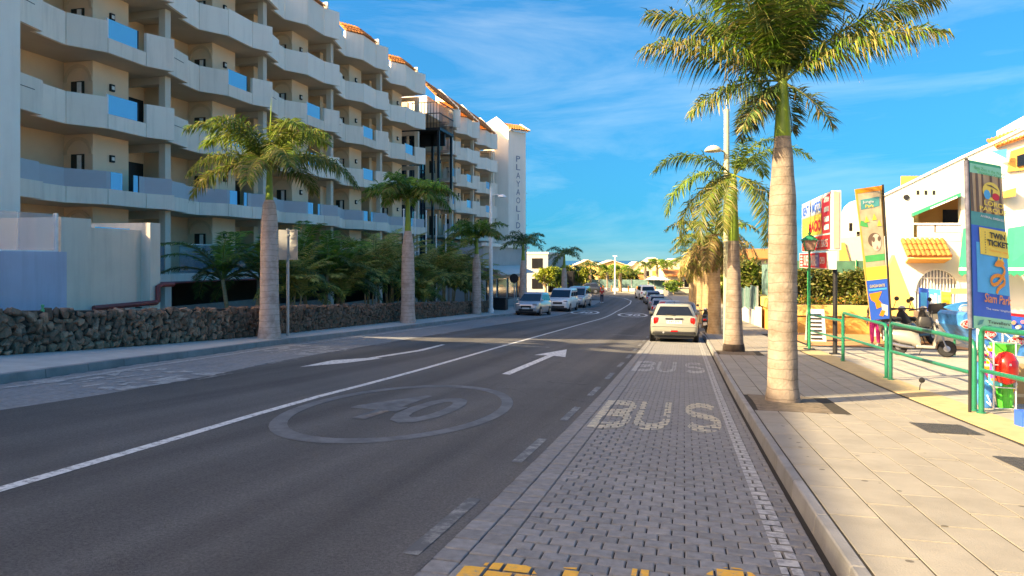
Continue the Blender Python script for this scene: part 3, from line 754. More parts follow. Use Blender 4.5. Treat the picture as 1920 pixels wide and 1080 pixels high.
# second wing, set back
wing = thing('hotel_wing', 'rear hotel wing with white balconies and orange tiled roof beside sign tower', 'hotel', (0, 0, 0))
XW = XF+.15
facade(wing, [63.2, 65.3, 72.3, 79.6], XW, [0, 1, 2, 3, 4], sh=2.72)
H = wing; xb = XW-3.0
obj('wall', MB().box(xb-8, xb, 62.7, 80.6, -6, 13.1), beige, H)
obj('end_wall', MB().box(xb, XW-.3, 79.8, 80.6, -6, 13.0), render_w, H)
for i, (a, b) in enumerate(((59.0, 65.2), (65.5, 72.2), (72.5, 79.2))):
    roof_tiles('roof_slope', H, (XW+.1, a, 14.9), (XW+.1, b, 14.9), (-1.8, 0, 1.8), 16, 6, tile_r)
    obj('gable_wall', MB().slab([(XW+.2, b+.02, 14.6), (XW-2.2, b+.02, 14.6), (XW-2.2, b+.02, 17.0), (XW-1.7, b+.02, 17.0), (XW+.2, b+.02, 15.15)][::-1], (0, .2, 0)), render_white, H)
    obj('roof_void', MB().box(XW-4.0, XW-.75, a+.05, b-.05, 13.3, 14.9), render_white, H)
# sign tower
tw = thing('sign_tower', 'tall white tower with vertical grey hotel name and small tiled roof', 'tower', (0, 0, 0))
TP = [(-23.6, 79.4+1.4), (-20.5, 79.4+1.4), (-18.85, 81.5+1.4), (-20.1, 87), (-23.6, 87)]
obj('wall', MB().prism(TP, -6, 15.6), render_white, tw)
y = TP[0][1]
obj('gable', MB().slab([(-23.6, y, 15.6), (-20.5, y, 15.6), (-20.5, y, 16.0), (-22.0, y, 17.35), (-23.6, y, 16.45)], (0, 6, 0)), render_white, tw)
a = Vector((-20.35, y-.05, 15.75)); b = Vector((-18.65, 81.4+1.4, 15.75)); c = (b-a).normalized(); n = Vector((c.y, -c.x, 0))
roof_tiles('roof_slope', tw, a+n*.25, b+n*.25+c*.2, -n*1.9+Vector((0, 0, .95)), 8, 4, tile_r)
obj('cornice', MB().slab([a+n*.22-Vector((0, 0, .12)), b+n*.22-Vector((0, 0, .12)), b+n*.22, a+n*.22], -n*.3), render_white, tw)
obj('coping', MB().slab([b+n*.25+c*.15, b+n*.25+c*.35, b-n*1.7+c*.35+Vector((0, 0, 1.05)), b-n*1.7+c*.15+Vector((0, 0, 1.05))], (0, 0, .16)), render_white, tw)
letter_m = mat('grey sign lettering', (.20, .22, .30), .5, var=.05)
fa = Vector((*TP[1], 0)); fb = Vector((*TP[2], 0)); fd = (fb-fa).normalized(); mid = fa+(fb-fa)*.55
for i, ch in enumerate('PLAYAOLID'):
    z = atD(968, 287+i*16.0, 82).z; h = .72; wd = .12 if ch == 'I' else .62
    text('sign_letter', ch, letter_m, tw, mid-fd*(wd/2)+Vector((0, 0, z-h)), fd, (0, 0, 1), w=wd, h=h, ex=.03)
# low terrace volumes before the hotel
box = thing('terrace_building', 'low grey terrace block with glass balustrade behind lava stone wall', 'building', (0, 0, 0))
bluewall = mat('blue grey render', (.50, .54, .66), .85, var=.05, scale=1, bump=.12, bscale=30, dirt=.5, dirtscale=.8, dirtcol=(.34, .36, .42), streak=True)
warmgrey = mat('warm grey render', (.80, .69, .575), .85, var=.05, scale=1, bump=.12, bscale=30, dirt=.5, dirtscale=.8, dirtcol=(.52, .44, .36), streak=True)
bx = -15.6
def yat(px, X=bx): return atX(px, 488, X).y
zt = 1.18; g0 = -3.0
y0_, y1_, y2_, y3_, y4_, y5_ = 8.0, yat(112), yat(125), yat(172), yat(280), yat(299)
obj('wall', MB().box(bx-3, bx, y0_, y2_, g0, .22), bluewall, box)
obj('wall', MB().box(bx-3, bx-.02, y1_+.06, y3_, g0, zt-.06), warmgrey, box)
obj('wall_recess', MB().box(bx-3, bx-.3, y3_, y4_, g0, zt-.28), warmgrey, box)
obj('pier', MB().box(bx-3, bx+.03, y4_, y5_, g0, zt-.05), warmgrey, box)
for a, b in zip(fr(y0_, y1_, 1.05), fr(y0_, y1_, 1.05)[1:]): obj('glass_panel', MB().box(bx-.1, bx-.07, a+.02, b-.02, .22, zt), glass('clear balustrade', (.5, .55, .58), .03, .35), box)
obj('balustrade_frame', MB().box(bx-.14, bx-.04, y1_-.06, y1_, .2, zt+.03), lampw, box)
obj('balustrade_frame', MB().box(bx-.13, bx-.03, y0_, y1_-.07, .19, .25), lampw, box)
obj('terrace_back_wall', MB().box(bx-3.4, bx-3, y0_, y1_, .2, zt+.15), render_white, box)
obj('glass_panel', MB().box(bx-.4, bx-.36, yat(200), yat(262), zt-.8, zt-.24), blue_glass, box)
t = thing('drain_pipe', 'red painted pipe running along foot of terrace block', 'pipe', (0, 0, 0))
pz = atX(230, 573, bx).z
mb = MB(); mb.tube([(bx+.1, yat(170), pz), (bx+.1, yat(288), pz+.02), (bx+.1, yat(291), pz+.06), (bx+.1, yat(291), pz+.5), (bx+.1, yat(299), pz+.55), (bx+.1, yat(320), pz+.55)], .075, 8); obj('pipe', mb, redpipe, t, smooth=50)
for px in (200, 255): obj('bracket', MB().box(bx, bx+.19, yat(px)-.03, yat(px)+.03, pz-.1, pz-.07), dark_metal, t)
# shops at the foot of the tower and grey houses behind the parked cars
shop = thing('corner_shop', 'grey shop front with canopy at foot of sign tower', 'shop', (0, 0, 0))
greyw = mat('grey house wall', (.42, .41, .40), .85, var=.06, scale=1)
canv = mat('pale canvas', (.58, .56, .52), .85, var=.06, scale=3)
obj('wall', MB().box(-22, -17.6, 60, 78, -5.5, 1.5), greyw, shop)
for k in range(4): obj('shop_window', MB().box(-17.58, -17.5, 61+4*k, 64.2+4*k, -4, -1.8), dark_glass, shop)
obj('canopy', MB().slab([(-17.55, 60, -.6), (-17.55, 74, -.6), (-15.8, 74, -1.35), (-15.8, 60, -1.35)], (0, 0, .06)), canv, shop)
obj('cornice', MB().box(-17.7, -17.3, 59.9, 78.1, 1.3, 1.6), render_white, shop)
hs = thing('grey_house', 'flat roofed grey house with balconies behind parked cars on the left', 'house', (0, 0, 0))
obj('wall', MB().box(-34, -19.4, 100, 114, -5.5, .9), greyw, hs)
obj('roof_parapet', MB().box(-34.1, -19.3, 99.9, 114.1, .9, 1.2), render_white, hs)
for k in range(5):
    for z in (-1.2, -4.2): o = obj('window', MB().box(-33.4+2.9*k, -31.8+2.9*k, 99.94, 100.02, z, z+1.5), dark_glass, hs)
obj('annex', MB().box(-19.3, -15.8, 101, 108, -5.5, -1.6), dark_metal, hs)
# terraced neighbour out of the frame on the left: it is what shades the near road
nb = thing('neighbour_building', 'stepped white apartment block standing left of the frame', 'building', (0, 0, 0))
for nm, a, b, zt in (('lower_block', -55, -4.4, 14.15), ('tall_block', -4.38, 3.2, 15.9), ('middle_step', 3.22, 7.4, 9.8), ('low_step', 7.42, 11.0, 5.9)):
    obj(nm, MB().box(-34, -19, a, b, -8, zt), render_white, nb)
# flagpoles
for i, (px, py) in enumerate(((757, 395), (778, 400), (799, 398), (818, 405), (836, 405))):
    p = atX(px, 488, -17.5); g = G(-17.5, p.y); top = atX(px, py, -17.5).z
    t = thing('flagpole', '%s white flagpole behind the palm garden' % ['leftmost', 'second', 'middle', 'fourth', 'rightmost'][i], 'flagpole', (-17.5, p.y, g), group='flagpoles before the hotel entrance')
    obj('pole', MB().tube([(0, 0, 0), (0, 0, top-g)], [.06, .045], 8), lampw, t, smooth=60); obj('finial', MB().lathe([(.01, 0), (.07, .04), (.07, .1), (.01, .14)], 8, (0, 0, top-g)), lampw, t, smooth=60)
# ------------------------------------------------------------------ lava stone wall
lava = mat('brown lava stone', (.27, .145, .092), .95, var=.5, scale=7, bump=1.0, bscale=45, objvar=.45, dirt=.35, dirtscale=3, dirtcol=(.30, .24, .20))
lavad = mat('dark wall mortar', (.05, .037, .03), .95, var=.3, scale=12, bump=.6)  # dark mortar set back between the stones
wall = thing('lava_stone_wall', 'low wall of rough brown lava stones along left pavement', 'wall', (0, 0, 0))
WH = .86
mb = MB(); yy = fr(3, 52, 1.5)
for a, b in zip(yy, yy[1:]):
    xa, xb_ = pl(LWALL, a), pl(LWALL, b)
    mb.prism([(xa-.34, a), (xa-.06, a), (xb_-.06, b), (xb_-.34, b)], lambda x, y: G(x, y)-.1, lambda x, y: G(x, y)+.13+WH-.05)
obj('mortar_core', mb, lavad, wall)
SM = []
for k in range(12):
    bm = bmesh.new(); rr = random.Random(50+k); pts = []
    for i in range(15):
        v = Vector((rr.gauss(0, 1), rr.gauss(0, 1), rr.gauss(0, 1))).normalized(); s = rr.uniform(.85, 1.1)
        v = Vector([math.copysign(abs(c)**.65, c) for c in v])*.58*s; pts.append(bm.verts.new(v))
    g = bmesh.ops.convex_hull(bm, input=pts); bmesh.ops.delete(bm, geom=[v for v in bm.verts if not v.link_faces], context='VERTS')
    me = bpy.data.meshes.new('stone'); bm.to_mesh(me); bm.free(); me.materials.append(lava); SM.append(me)
rr = random.Random(11); stones = []
y = 8.6
while y < 52:
    s = .15 if y < 20 else .22; z = .0; xw = pl(LWALL, y)
    hcol = [rr.uniform(.08, .21) for _ in range(5)]; tot = 0; k = 0
    while tot < WH-.1:
        h = min(hcol[k % 5], WH-tot); stones.append((y+rr.uniform(-.06, .06), tot+h/2, s*rr.uniform(.95, 1.35), h*1.15)); tot += h; k += 1
    y += s*.93
far = MB(); cnt = 0
for (y, z, sy, sz) in stones:
    x = pl(LWALL, y); me = rr.choice(SM); sl = (pl(LWALL, y+.5)-pl(LWALL, y-.5))
    if cnt < 300 and y > 9.2:
        o = link('stone', me, None, wall, (x-.07+rr.uniform(-.03, .03), y, G(x, y)+.13+z), (rr.uniform(-.5, .5), rr.uniform(-.3, .3), -math.atan(sl)+rr.uniform(-.3, .3))); o.scale = (.2, sy, sz); cnt += 1
    else:
        M = Matrix.Translation((x-.07+rr.uniform(-.03, .03), y, G(x, y)+.13+z)) @ Euler((rr.uniform(-.5, .5), 0, rr.uniform(-.3, .3))).to_matrix().to_4x4() @ Matrix.Diagonal((.24, sy, sz, 1))
        far.add([M @ v.co for v in me.vertices], [tuple(p.vertices) for p in me.polygons])
obj('farther_stones', far, lava, wall, kind='stuff')
# green tap post on the wall
t = thing('green_post_cap', 'small bright green post cap standing on lava wall', 'post cap', atX(80, 583, -12.25))
grn = mat('bright green plastic', (.02, .42, .20), .5, var=.1)
obj('cap', MB().lathe([(.035, -.02), (.035, .03), (.022, .04), (.022, .08), (.03, .09), (.03, .12), (.005, .13)], 10), grn, t, smooth=40)

# ------------------------------------------------------------------ palms
def leafmat(name, trans=.35):
    m = bpy.data.materials.new(name); m.use_nodes = True; t = m.node_tree; t.nodes.clear(); l = t.links.new
    def n(k, **kw):
        q = t.nodes.new(k)
        for a, v in kw.items(): setattr(q, a, v)
        return q
    o = n('ShaderNodeOutputMaterial'); at = n('ShaderNodeAttribute', attribute_name='Col'); oi = n('ShaderNodeObjectInfo')
    mr = n('ShaderNodeMapRange'); mr.inputs[3].default_value = .7; mr.inputs[4].default_value = 1.3; l(oi.outputs['Random'], mr.inputs[0])
    vm = n('ShaderNodeVectorMath', operation='SCALE'); l(at.outputs['Color'], vm.inputs[0]); l(mr.outputs[0], vm.inputs['Scale'])
    p = n('ShaderNodeBsdfPrincipled'); p.inputs['Roughness'].default_value = .5; p.inputs['Specular IOR Level'].default_value = .35; l(vm.outputs[0], p.inputs['Base Color'])
    tr = n('ShaderNodeBsdfTranslucent'); l(vm.outputs[0], tr.inputs[0]); mx = n('ShaderNodeMixShader'); mx.inputs[0].default_value = trans
    l(p.outputs[0], mx.inputs[1]); l(tr.outputs[0], mx.inputs[2]); l(mx.outputs[0], o.inputs[0]); return m
LEAF = leafmat('palm leaf')
GREEN = [(.085, .17, .02), (.13, .22, .025), (.18, .25, .04), (.10, .16, .04)]
OLIVE = [(.20, .22, .045), (.28, .27, .07), (.13, .18, .03), (.34, .30, .10)]
BRIGHT = [(.11, .26, .03), (.16, .30, .035), (.09, .20, .03)]
DEEP = [(.045, .10, .03), (.075, .14, .04), (.10, .15, .045)]
ARECA = [(.30, .34, .07), (.42, .40, .10), (.20, .26, .06), (.50, .42, .15)]
DRYC = [(.38, .25, .11), (.30, .19, .08), (.45, .32, .16), (.22, .17, .06)]
TAN = (.50, .34, .15)
def frond_mesh(L_, e0, droop, nl, ll, cols, seed, wid=.035, tip_dry=.0, plume=.45, sag=.5, fwd=.55, stalk=.10, fine=True, rr_=.022, sweep=0.0):
    r = random.Random(seed); mb = MB(); C = []
    n = 14; pts = []; p = Vector((0, 0, 0)); ds = L_/n; az = 0
    for i in range(n+1):
        s = i/n; pts.append(p.copy()); e = e0-droop*s**1.25; a = sweep*s*s
        p = p+Vector((math.cos(e)*math.cos(a), math.cos(e)*math.sin(a), math.sin(e)))*ds
    rad = [rr_*(1-.85*i/n)+.003 for i in range(n+1)]
    mb.tube(pts, rad, 5); base = cols[1]; rc = tuple(lerp(c, d, .45) for c, d in zip(base, (.30, .28, .10)))
    C += [rc]*len(mb.v)
    for side in (-1, 1):
        for k in range(nl):
            s = stalk+(1-stalk)*(k+r.random()*.8)/nl
            if s > .995: s = .995
            f = s*n; i = min(int(f), n-1); b = pts[i].lerp(pts[i+1], f-i); tg = (pts[i+1]-pts[i]).normalized()
            up = Vector((0, 0, 1)); sd = tg.cross(up); sd = sd.normalized() if sd.length > .05 else Vector((0, 1, 0)); nn = sd.cross(tg).normalized()
            env = math.sin(math.pi*min(1, max(.02, (s-stalk*.6)))**.75)**.6 if s < .97 else .45
            l = ll*max(.35, env)*r.uniform(.82, 1.12)
            fw = fwd+.9*max(0, s-.75)*2
            d = (sd*side*1.0+tg*fw+nn*r.gauss(.12, plume)).normalized()
            sg = sag*r.uniform(.6, 1.4)
            mid = b+d*l*.5+Vector((0, 0, -1))*l*.12*sg; tip = mid+(d+Vector((0, 0, -1.1*sg))).normalized()*l*.5
            w = wid*r.uniform(.8, 1.2); ax = d.cross(nn); ax = ax.normalized() if ax.length > .01 else tg
            ax = (ax*math.cos(r.uniform(-.7, .7))+nn*math.sin(r.uniform(-.7, .7))).normalized()
            o = len(mb.v); c = Vector(r.choice(cols))*r.uniform(.8, 1.2); ct = c
            dry = r.random() < tip_dry*(.4+1.2*s)
            if dry: ct = Vector(TAN).lerp(c, r.uniform(0, .4)); c = c.lerp(ct, r.uniform(.1, .7))
            if fine:
                q1 = b.lerp(mid, .4)
                mb.v += [tuple(b), tuple(q1+ax*w*.4), tuple(q1-ax*w*.4), tuple(mid+ax*w*.5), tuple(mid-ax*w*.5), tuple(tip)]
                mb.f += [(o, o+1, o+2), (o+1, o+3, o+4, o+2), (o+3, o+5, o+4)]; C += [c, c, c, c, c, ct]
            else:
                mb.v += [tuple(b), tuple(mid+ax*w*.6), tuple(tip), tuple(mid-ax*w*.6)]; mb.f += [(o, o+1, o+3), (o+1, o+2, o+3)]; C += [c, c, ct, c]
    me = mb.mesh('frond'); a = me.color_attributes.new('Col', 'FLOAT_COLOR', 'POINT')
    for i, c in enumerate(C): a.data[i].color = (c[0], c[1], c[2], 1)
    me.materials.append(LEAF); return me
trunkm = None
def trunkmat(name, c1, c2, ringscale=9):
    m = mat(name, c1, .85, var=.2, scale=5, bump=.5, bscale=30, col2=c2, dirt=.75, dirtscale=3.2, dirtcol=tuple(c*k for c, k in zip(c1, (.5, .42, .34))))
    t = m.node_tree; b = t.nodes['Principled BSDF']; l = t.links.new; old = b.inputs['Base Color'].links[0].from_socket
    geo = t.nodes.new('ShaderNodeNewGeometry'); sx = t.nodes.new('ShaderNodeSeparateXYZ'); l(geo.outputs['Position'], sx.inputs[0])
    nz = t.nodes.new('ShaderNodeTexNoise'); nz.inputs['Scale'].default_value = 3; l(geo.outputs['Position'], nz.inputs['Vector'])
    ad = t.nodes.new('ShaderNodeMath'); ad.operation = 'MULTIPLY_ADD'; ad.inputs[1].default_value = .10; l(nz.outputs['Fac'], ad.inputs[0]); l(sx.outputs['Z'], ad.inputs[2])
    mu = t.nodes.new('ShaderNodeMath'); mu.operation = 'MULTIPLY'; mu.inputs[1].default_value = ringscale; l(ad.outputs[0], mu.inputs[0])
    fc = t.nodes.new('ShaderNodeMath'); fc.operation = 'FRACT'; l(mu.outputs[0], fc.inputs[0])
    mr = t.nodes.new('ShaderNodeMapRange'); mr.inputs[1].default_value = .0; mr.inputs[2].default_value = .14; mr.inputs[3].default_value = .8; mr.inputs[4].default_value = 0; l(fc.outputs[0], mr.inputs[0])
    mx = t.nodes.new('ShaderNodeMix'); mx.data_type = 'RGBA'; l(mr.outputs[0], mx.inputs[0]); l(old, mx.inputs[6]); mx.inputs[7].default_value = (*[c*.5 for c in c1], 1); l(mx.outputs[2], b.inputs['Base Color'])
    return m
TR_R = trunkmat('pale ringed palm trunk', (.23, .175, .13), (.36, .29, .23), 7)
TR_L = trunkmat('pinkish palm trunk', (.50, .35, .29), (.62, .47, .40), 6)
TR_D = trunkmat('shade toned palm trunk', (.22, .155, .115), (.32, .25, .20), 6)  # second right palm's shade is put into this darker bark colour
TR_B = trunkmat('brown palm trunk', (.36, .24, .13), (.48, .34, .19), 8)
SHAFT = mat('green palm crownshaft', (.20, .30, .035), .45, var=.2, scale=5, dirt=.35, dirtscale=5, dirtcol=(.12, .20, .02))
def palm(label, base, H_, prof_, shaft, tr, fronds, meshes, seed, spear=0, lean=(0, 0), cat='palm tree', grp=None, name='palm_tree', segs=22, shaftm=None):
    """prof_: [(height, radius)...]; shaft: (h0,h1,r0,r1); fronds: [(azimuth, pitch offset, mesh index, scale)]"""
    t = thing(name, label, cat, base, 0, grp); r = random.Random(seed)
    ps, rs = [], []
    n = 26
    for i in range(n+1):
        h = prof_[0][0]+(prof_[-1][0]-prof_[0][0])*i/n; rad = prof_[-1][1]
        for (ha, ra), (hb, rb) in zip(prof_, prof_[1:]):
            if ha <= h <= hb+1e-6: q = (h-ha)/(hb-ha); q = q*q*(3-2*q); rad = lerp(ra, rb, q); break
        ps.append((lean[0]*h/H_, lean[1]*h/H_, h)); rs.append(rad*(1+.02*mnoise.noise((h*4, seed, 0)))*(1+(.012 if i % 2 else 0)))
    obj('trunk', MB().tube(ps, rs, segs), tr, t, smooth=60)
    h0, h1, r0, r1 = shaft
    sp = [(lean[0]*lerp(h0, h1, q)/H_, lean[1]*lerp(h0, h1, q)/H_, lerp(h0, h1, q)) for q in (0, .03, .15, .5, .8, 1)]
    obj('crownshaft', MB().tube(sp, [r0*.98, r0*1.08, r0, lerp(r0, r1, .6), r1*1.05, r1*.8], 14), shaftm or SHAFT, t, smooth=60)
    top = Vector((lean[0]*h1/H_, lean[1]*h1/H_, h1))
    for (az, pit, mi, sc) in fronds:
        o = link('frond', meshes[mi % len(meshes)], None, t, top+Vector((math.cos(az), math.sin(az), 0))*r1*.4+Vector((0, 0, -.06*r.random())), (0, -pit, az)); o.scale = (sc, sc*(1 if r.random() < .5 else -1), sc)
    if spear:
        obj('spear_leaf', MB().tube([top, top+Vector((.03, 0, spear*.5)), top+Vector((.05, .02, spear))], [.035, .025, .004], 6), SHAFT, t, smooth=60)
    return t
# frond kinds
NC = GREEN+BRIGHT+OLIVE[:1]+DEEP+[(.16, .19, .05)]
FN = [frond_mesh(2.75, R(62), R(64), 210, .74, NC, 1, wid=.027, tip_dry=.14, plume=.5, sag=.9), frond_mesh(2.7, R(44), R(52), 210, .74, NC+OLIVE[1:2], 2, wid=.027, tip_dry=.22, plume=.5, sag=1.0),
      frond_mesh(2.6, R(34), R(52), 200, .72, NC+OLIVE[1:3], 3, wid=.027, tip_dry=.4, plume=.5, sag=1.1), frond_mesh(2.1, R(4), R(50), 150, .62, NC, 4, wid=.027, tip_dry=.3, plume=.5, sag=1.0),
      frond_mesh(1.2, R(-38), R(30), 80, .46, DEEP+DRYC[3:], 5, wid=.025, tip_dry=.15, plume=.5), frond_mesh(2.6, R(82), R(45), 190, .70, NC, 6, wid=.027, tip_dry=.12, plume=.5, sag=.8)]
fr_ = []
for az, pit, mi, sc in ((180, 4, 1, 1.0), (203, -6, 2, 1.0), (160, 10, 0, 1.05), (-4, 0, 1, 1.02), (-25, -8, 2, .95), (18, 12, 0, 1.05), (90, 0, 1, 1), (65, 6, 0, 1), (120, -4, 0, 1), (-60, 14, 5, 1.05), (-100, 2, 0, .95), (-135, 0, 0, 1.05), (-80, 30, 5, 1), (240, 12, 5, 1), (-35, 8, 0, 1.0), (40, 20, 5, 1.1), (150, 22, 5, 1.05),
                        (200, -8, 3, .85), (110, -4, 3, .8), (215, 0, 4, 1.0), (-30, 0, 4, 1.0), (70, 0, 4, .9), (140, 0, 4, 1)):
    fr_.append((R(az), R(pit+4), mi, sc*.86))
palm('tallest palm at right with pale ringed trunk beside the near bus lettering', (1.43, 11.05, G(1.43, 11.05)+.12), 5, [(-.05, .255), (.1, .24), (.35, .215), (1.0, .205), (2.2, .205), (3.0, .19), (3.6, .152), (4.02, .115)], (3.98, 4.85, .115, .08), TR_R, fr_, FN, 1, lean=(.0, .0), segs=28)
F2 = [frond_mesh(2.7, R(48), R(105), 120, .64, GREEN, 21, sag=.8, plume=.35), frond_mesh(2.6, R(20), R(105), 120, .66, GREEN, 22, sag=.9, plume=.35), frond_mesh(2.7, R(5), R(90), 120, .66, GREEN+OLIVE[:2], 23, sag=.9, tip_dry=.2, plume=.3), frond_mesh(1.9, R(72), R(80), 80, .5, GREEN[:3], 24, sag=.6)]
fr2 = [(R(a), R(b), c, d) for a, b, c, d in ((178, 0, 0, .98), (195, -8, 1, 1), (222, -25, 2, .95), (165, -20, 2, 1), (-12, 5, 0, .9), (15, -20, 2, 1), (-40, -32, 2, .95), (60, 0, 0, .9), (110, -5, 1, .9), (20, 0, 3, 1), (-70, 0, 3, .8), (250, -30, 2, .8))]
palm('right pavement palm with dark stained foot and drooping fronds behind the tallest palm', (1.43, 21.6, G(1.43, 21.6)+.12), 5.3, [(-.05, .30), (.12, .31), (.35, .27), (1.2, .235), (2.2, .20), (3.0, .165), (3.35, .15)], (3.3, 5.3, .15, .09), TR_D, fr2, F2, 2)
p2_ = [o for o in bpy.data.objects if o.get('label', '').startswith('right pavement palm with dark')][0]
obj('dark_foot', MB().tube([(0, 0, -.05), (0, 0, .06), (0, 0, .16), (0, 0, .27)], [.318, .322, .316, .292], 22, False), mat('dark stained bark', (.05, .035, .028), .95, var=.4, scale=6, bump=.8), p2_, smooth=60)
# left row
FL = [frond_mesh(2.5, R(60), R(100), 130, .64, GREEN+OLIVE[:2], 31, sag=.9, plume=.4), frond_mesh(2.55, R(35), R(90), 130, .66, OLIVE+GREEN, 32, sag=1.0, plume=.4), frond_mesh(2.4, R(12), R(85), 130, .64, OLIVE[:3]+GREEN[:2]+DRYC[3:], 33, sag=1.0, tip_dry=.2, plume=.4), frond_mesh(2.0, R(74), R(70), 80, .5, GREEN, 34)]
FG = [frond_mesh(2.4, R(58), R(98), 95, .66, BRIGHT, 41, sag=.7, plume=.4, fine=False, wid=.05), frond_mesh(2.4, R(32), R(88), 95, .66, BRIGHT+OLIVE[:2], 42, sag=.8, plume=.4, fine=False, wid=.05), frond_mesh(2.3, R(8), R(80), 90, .62, OLIVE[:3]+GREEN, 43, sag=.8, plume=.4, fine=False, wid=.05)]
FD = [frond_mesh(2.3, R(55), R(98), 44, .6, DEEP, 51, sag=.7, plume=.4, fine=False, wid=.06), frond_mesh(2.3, R(30), R(88), 44, .6, DEEP+GREEN[:1], 52, sag=.8, plume=.4, fine=False, wid=.06), frond_mesh(2.2, R(5), R(80), 44, .58, DEEP, 53, sag=.8, plume=.4, fine=False, wid=.06)]
def ringf(n, seed, nm, pit=0, low=True):
    r = random.Random(seed); o = []
    for i in range(n):
        a = 2*math.pi*(i+r.uniform(-.3, .3))/n*2.0; lev = (i*7 % n)/n
        mi = 0 if lev < .4 else (1 if lev < .75 else 2); o.append((a, R(pit+r.uniform(-10, 10)), mi % nm, r.uniform(.88, 1.08)))
    return o
palm('nearest left palm with pinkish trunk, bright crown and upright spear leaf', (-11.4, 17.4, G(-11.4, 17.4)+.12), 5, [(-.05, .33), (.1, .315), (.4, .28), (1.2, .255), (2.4, .245), (3.2, .23), (3.75, .185), (3.92, .12)], (3.85, 4.9, .105, .075), TR_L, ringf(15, 3, 3), FL, 3, spear=1.9)
palm('second left palm with red brown trunk by the lava wall', (-12.25, 29.6, G(-12.25, 29.6)+.12), 5.6, [(-.05, .38), (.1, .36), (.5, .31), (2, .30), (3.4, .27), (4.0, .2), (4.2, .15)], (4.15, 5.7, .14, .09), TR_L, ringf(14, 4, 3), FG, 4)
palm('third left palm with short crown beside the street lamp', (-13.7, 45.2, G(-13.7, 45.2)+.12), 5, [(-.05, .34), (.4, .3), (2, .3), (3.5, .27), (4.1, .15)], (4.05, 5.2, .14, .09), TR_L, ringf(14, 5, 3), FG, 5)
palm('fourth left palm with dark green crown near parked hatchback', (-14.1, 61, G(-14.1, 61)+.12), 5.8, [(-.05, .42), (.5, .36), (3.5, .3), (4.4, .2)], (4.35, 5.9, .17, .1), TR_L, ringf(14, 6, 3), FD, 6)
palm('last left palm with dark crown against the sky behind parked vans', (-12.9, 76, G(-12.9, 76)+.12), 5.3, [(-.05, .4), (.5, .34), (3.0, .3), (3.8, .2)], (3.75, 5.3, .17, .1), TR_L, ringf(13, 7, 3), FD, 7)
# right row beyond the second palm: brown skirted
FB = [frond_mesh(2.3, R(55), R(100), 50, .55, GREEN+OLIVE, 61, sag=.8, plume=.4, fine=False, wid=.05), frond_mesh(2.3, R(5), R(95), 60, .55, DRYC+OLIVE, 62, sag=1.0, plume=.3, fine=False, wid=.05), frond_mesh(2.1, R(-25), R(60), 60, .55, DRYC+OLIVE[:3], 63, sag=1.0, plume=.3, fine=False, wid=.05)]
for i, (x, y, zc) in enumerate(((1.35, 33.2, 1.2), (1.25, 39.5, .95), (1.05, 46.5, .6), (.95, 56, .1), (.7, 68, -.4))):
    g = G(x, y)+.12; h = zc-g
    palm(['brown skirted palm just behind the parked cream hatchback', 'second brown skirted palm beyond the cream hatchback', 'middle brown skirted palm of the right row', 'fourth brown skirted palm of the right row', 'farthest brown skirted palm of the right row'][i], (x, y, g), h, [(-.05, .36), (.3, .30), (h*.6, .26), (h*.85, .2)], (h*.82, h, .2, .14), TR_B, ringf(16, 70+i, 3, pit=-6)+[(R(a), R(-30), 2, .8) for a in range(0, 360, 90)], FB, 70+i, grp='brown palms along right pavement', shaftm=TR_B)
# far palms by the bend
for i, (px, yb_, yc, D) in enumerate(((1107, 547, 498, 108), (1139, 546, 506, 112), (1163, 547, 507, 106), (1210, 546, 497, 112), (1232, 545, 495, 112), (1250, 545, 496, 118), (1086, 546, 505, 112), (1188, 544, 512, 120))):
    b = atD(px, yb_, D); t_ = atD(px, yc, D).z; g = G(b.x, b.y)-.2; h = t_-g
    palm('%s palm by the bend' % ['pale trunked green', 'lone thin', 'stout green', 'brown trunked', 'tall green', 'dark crowned', 'leftmost small', 'short bushy'][i], (b.x, b.y, g), h, [(0, .28), (h*.6, .25), (h*.9, .2)], (h*.88, h, .2, .12), TR_R if i % 2 else TR_B, [(a, p, m, s*.85) for a, p, m, s in ringf(12, 90+i, 3)], FG if i % 3 else FD, 90+i, grp='palms by the far bend')
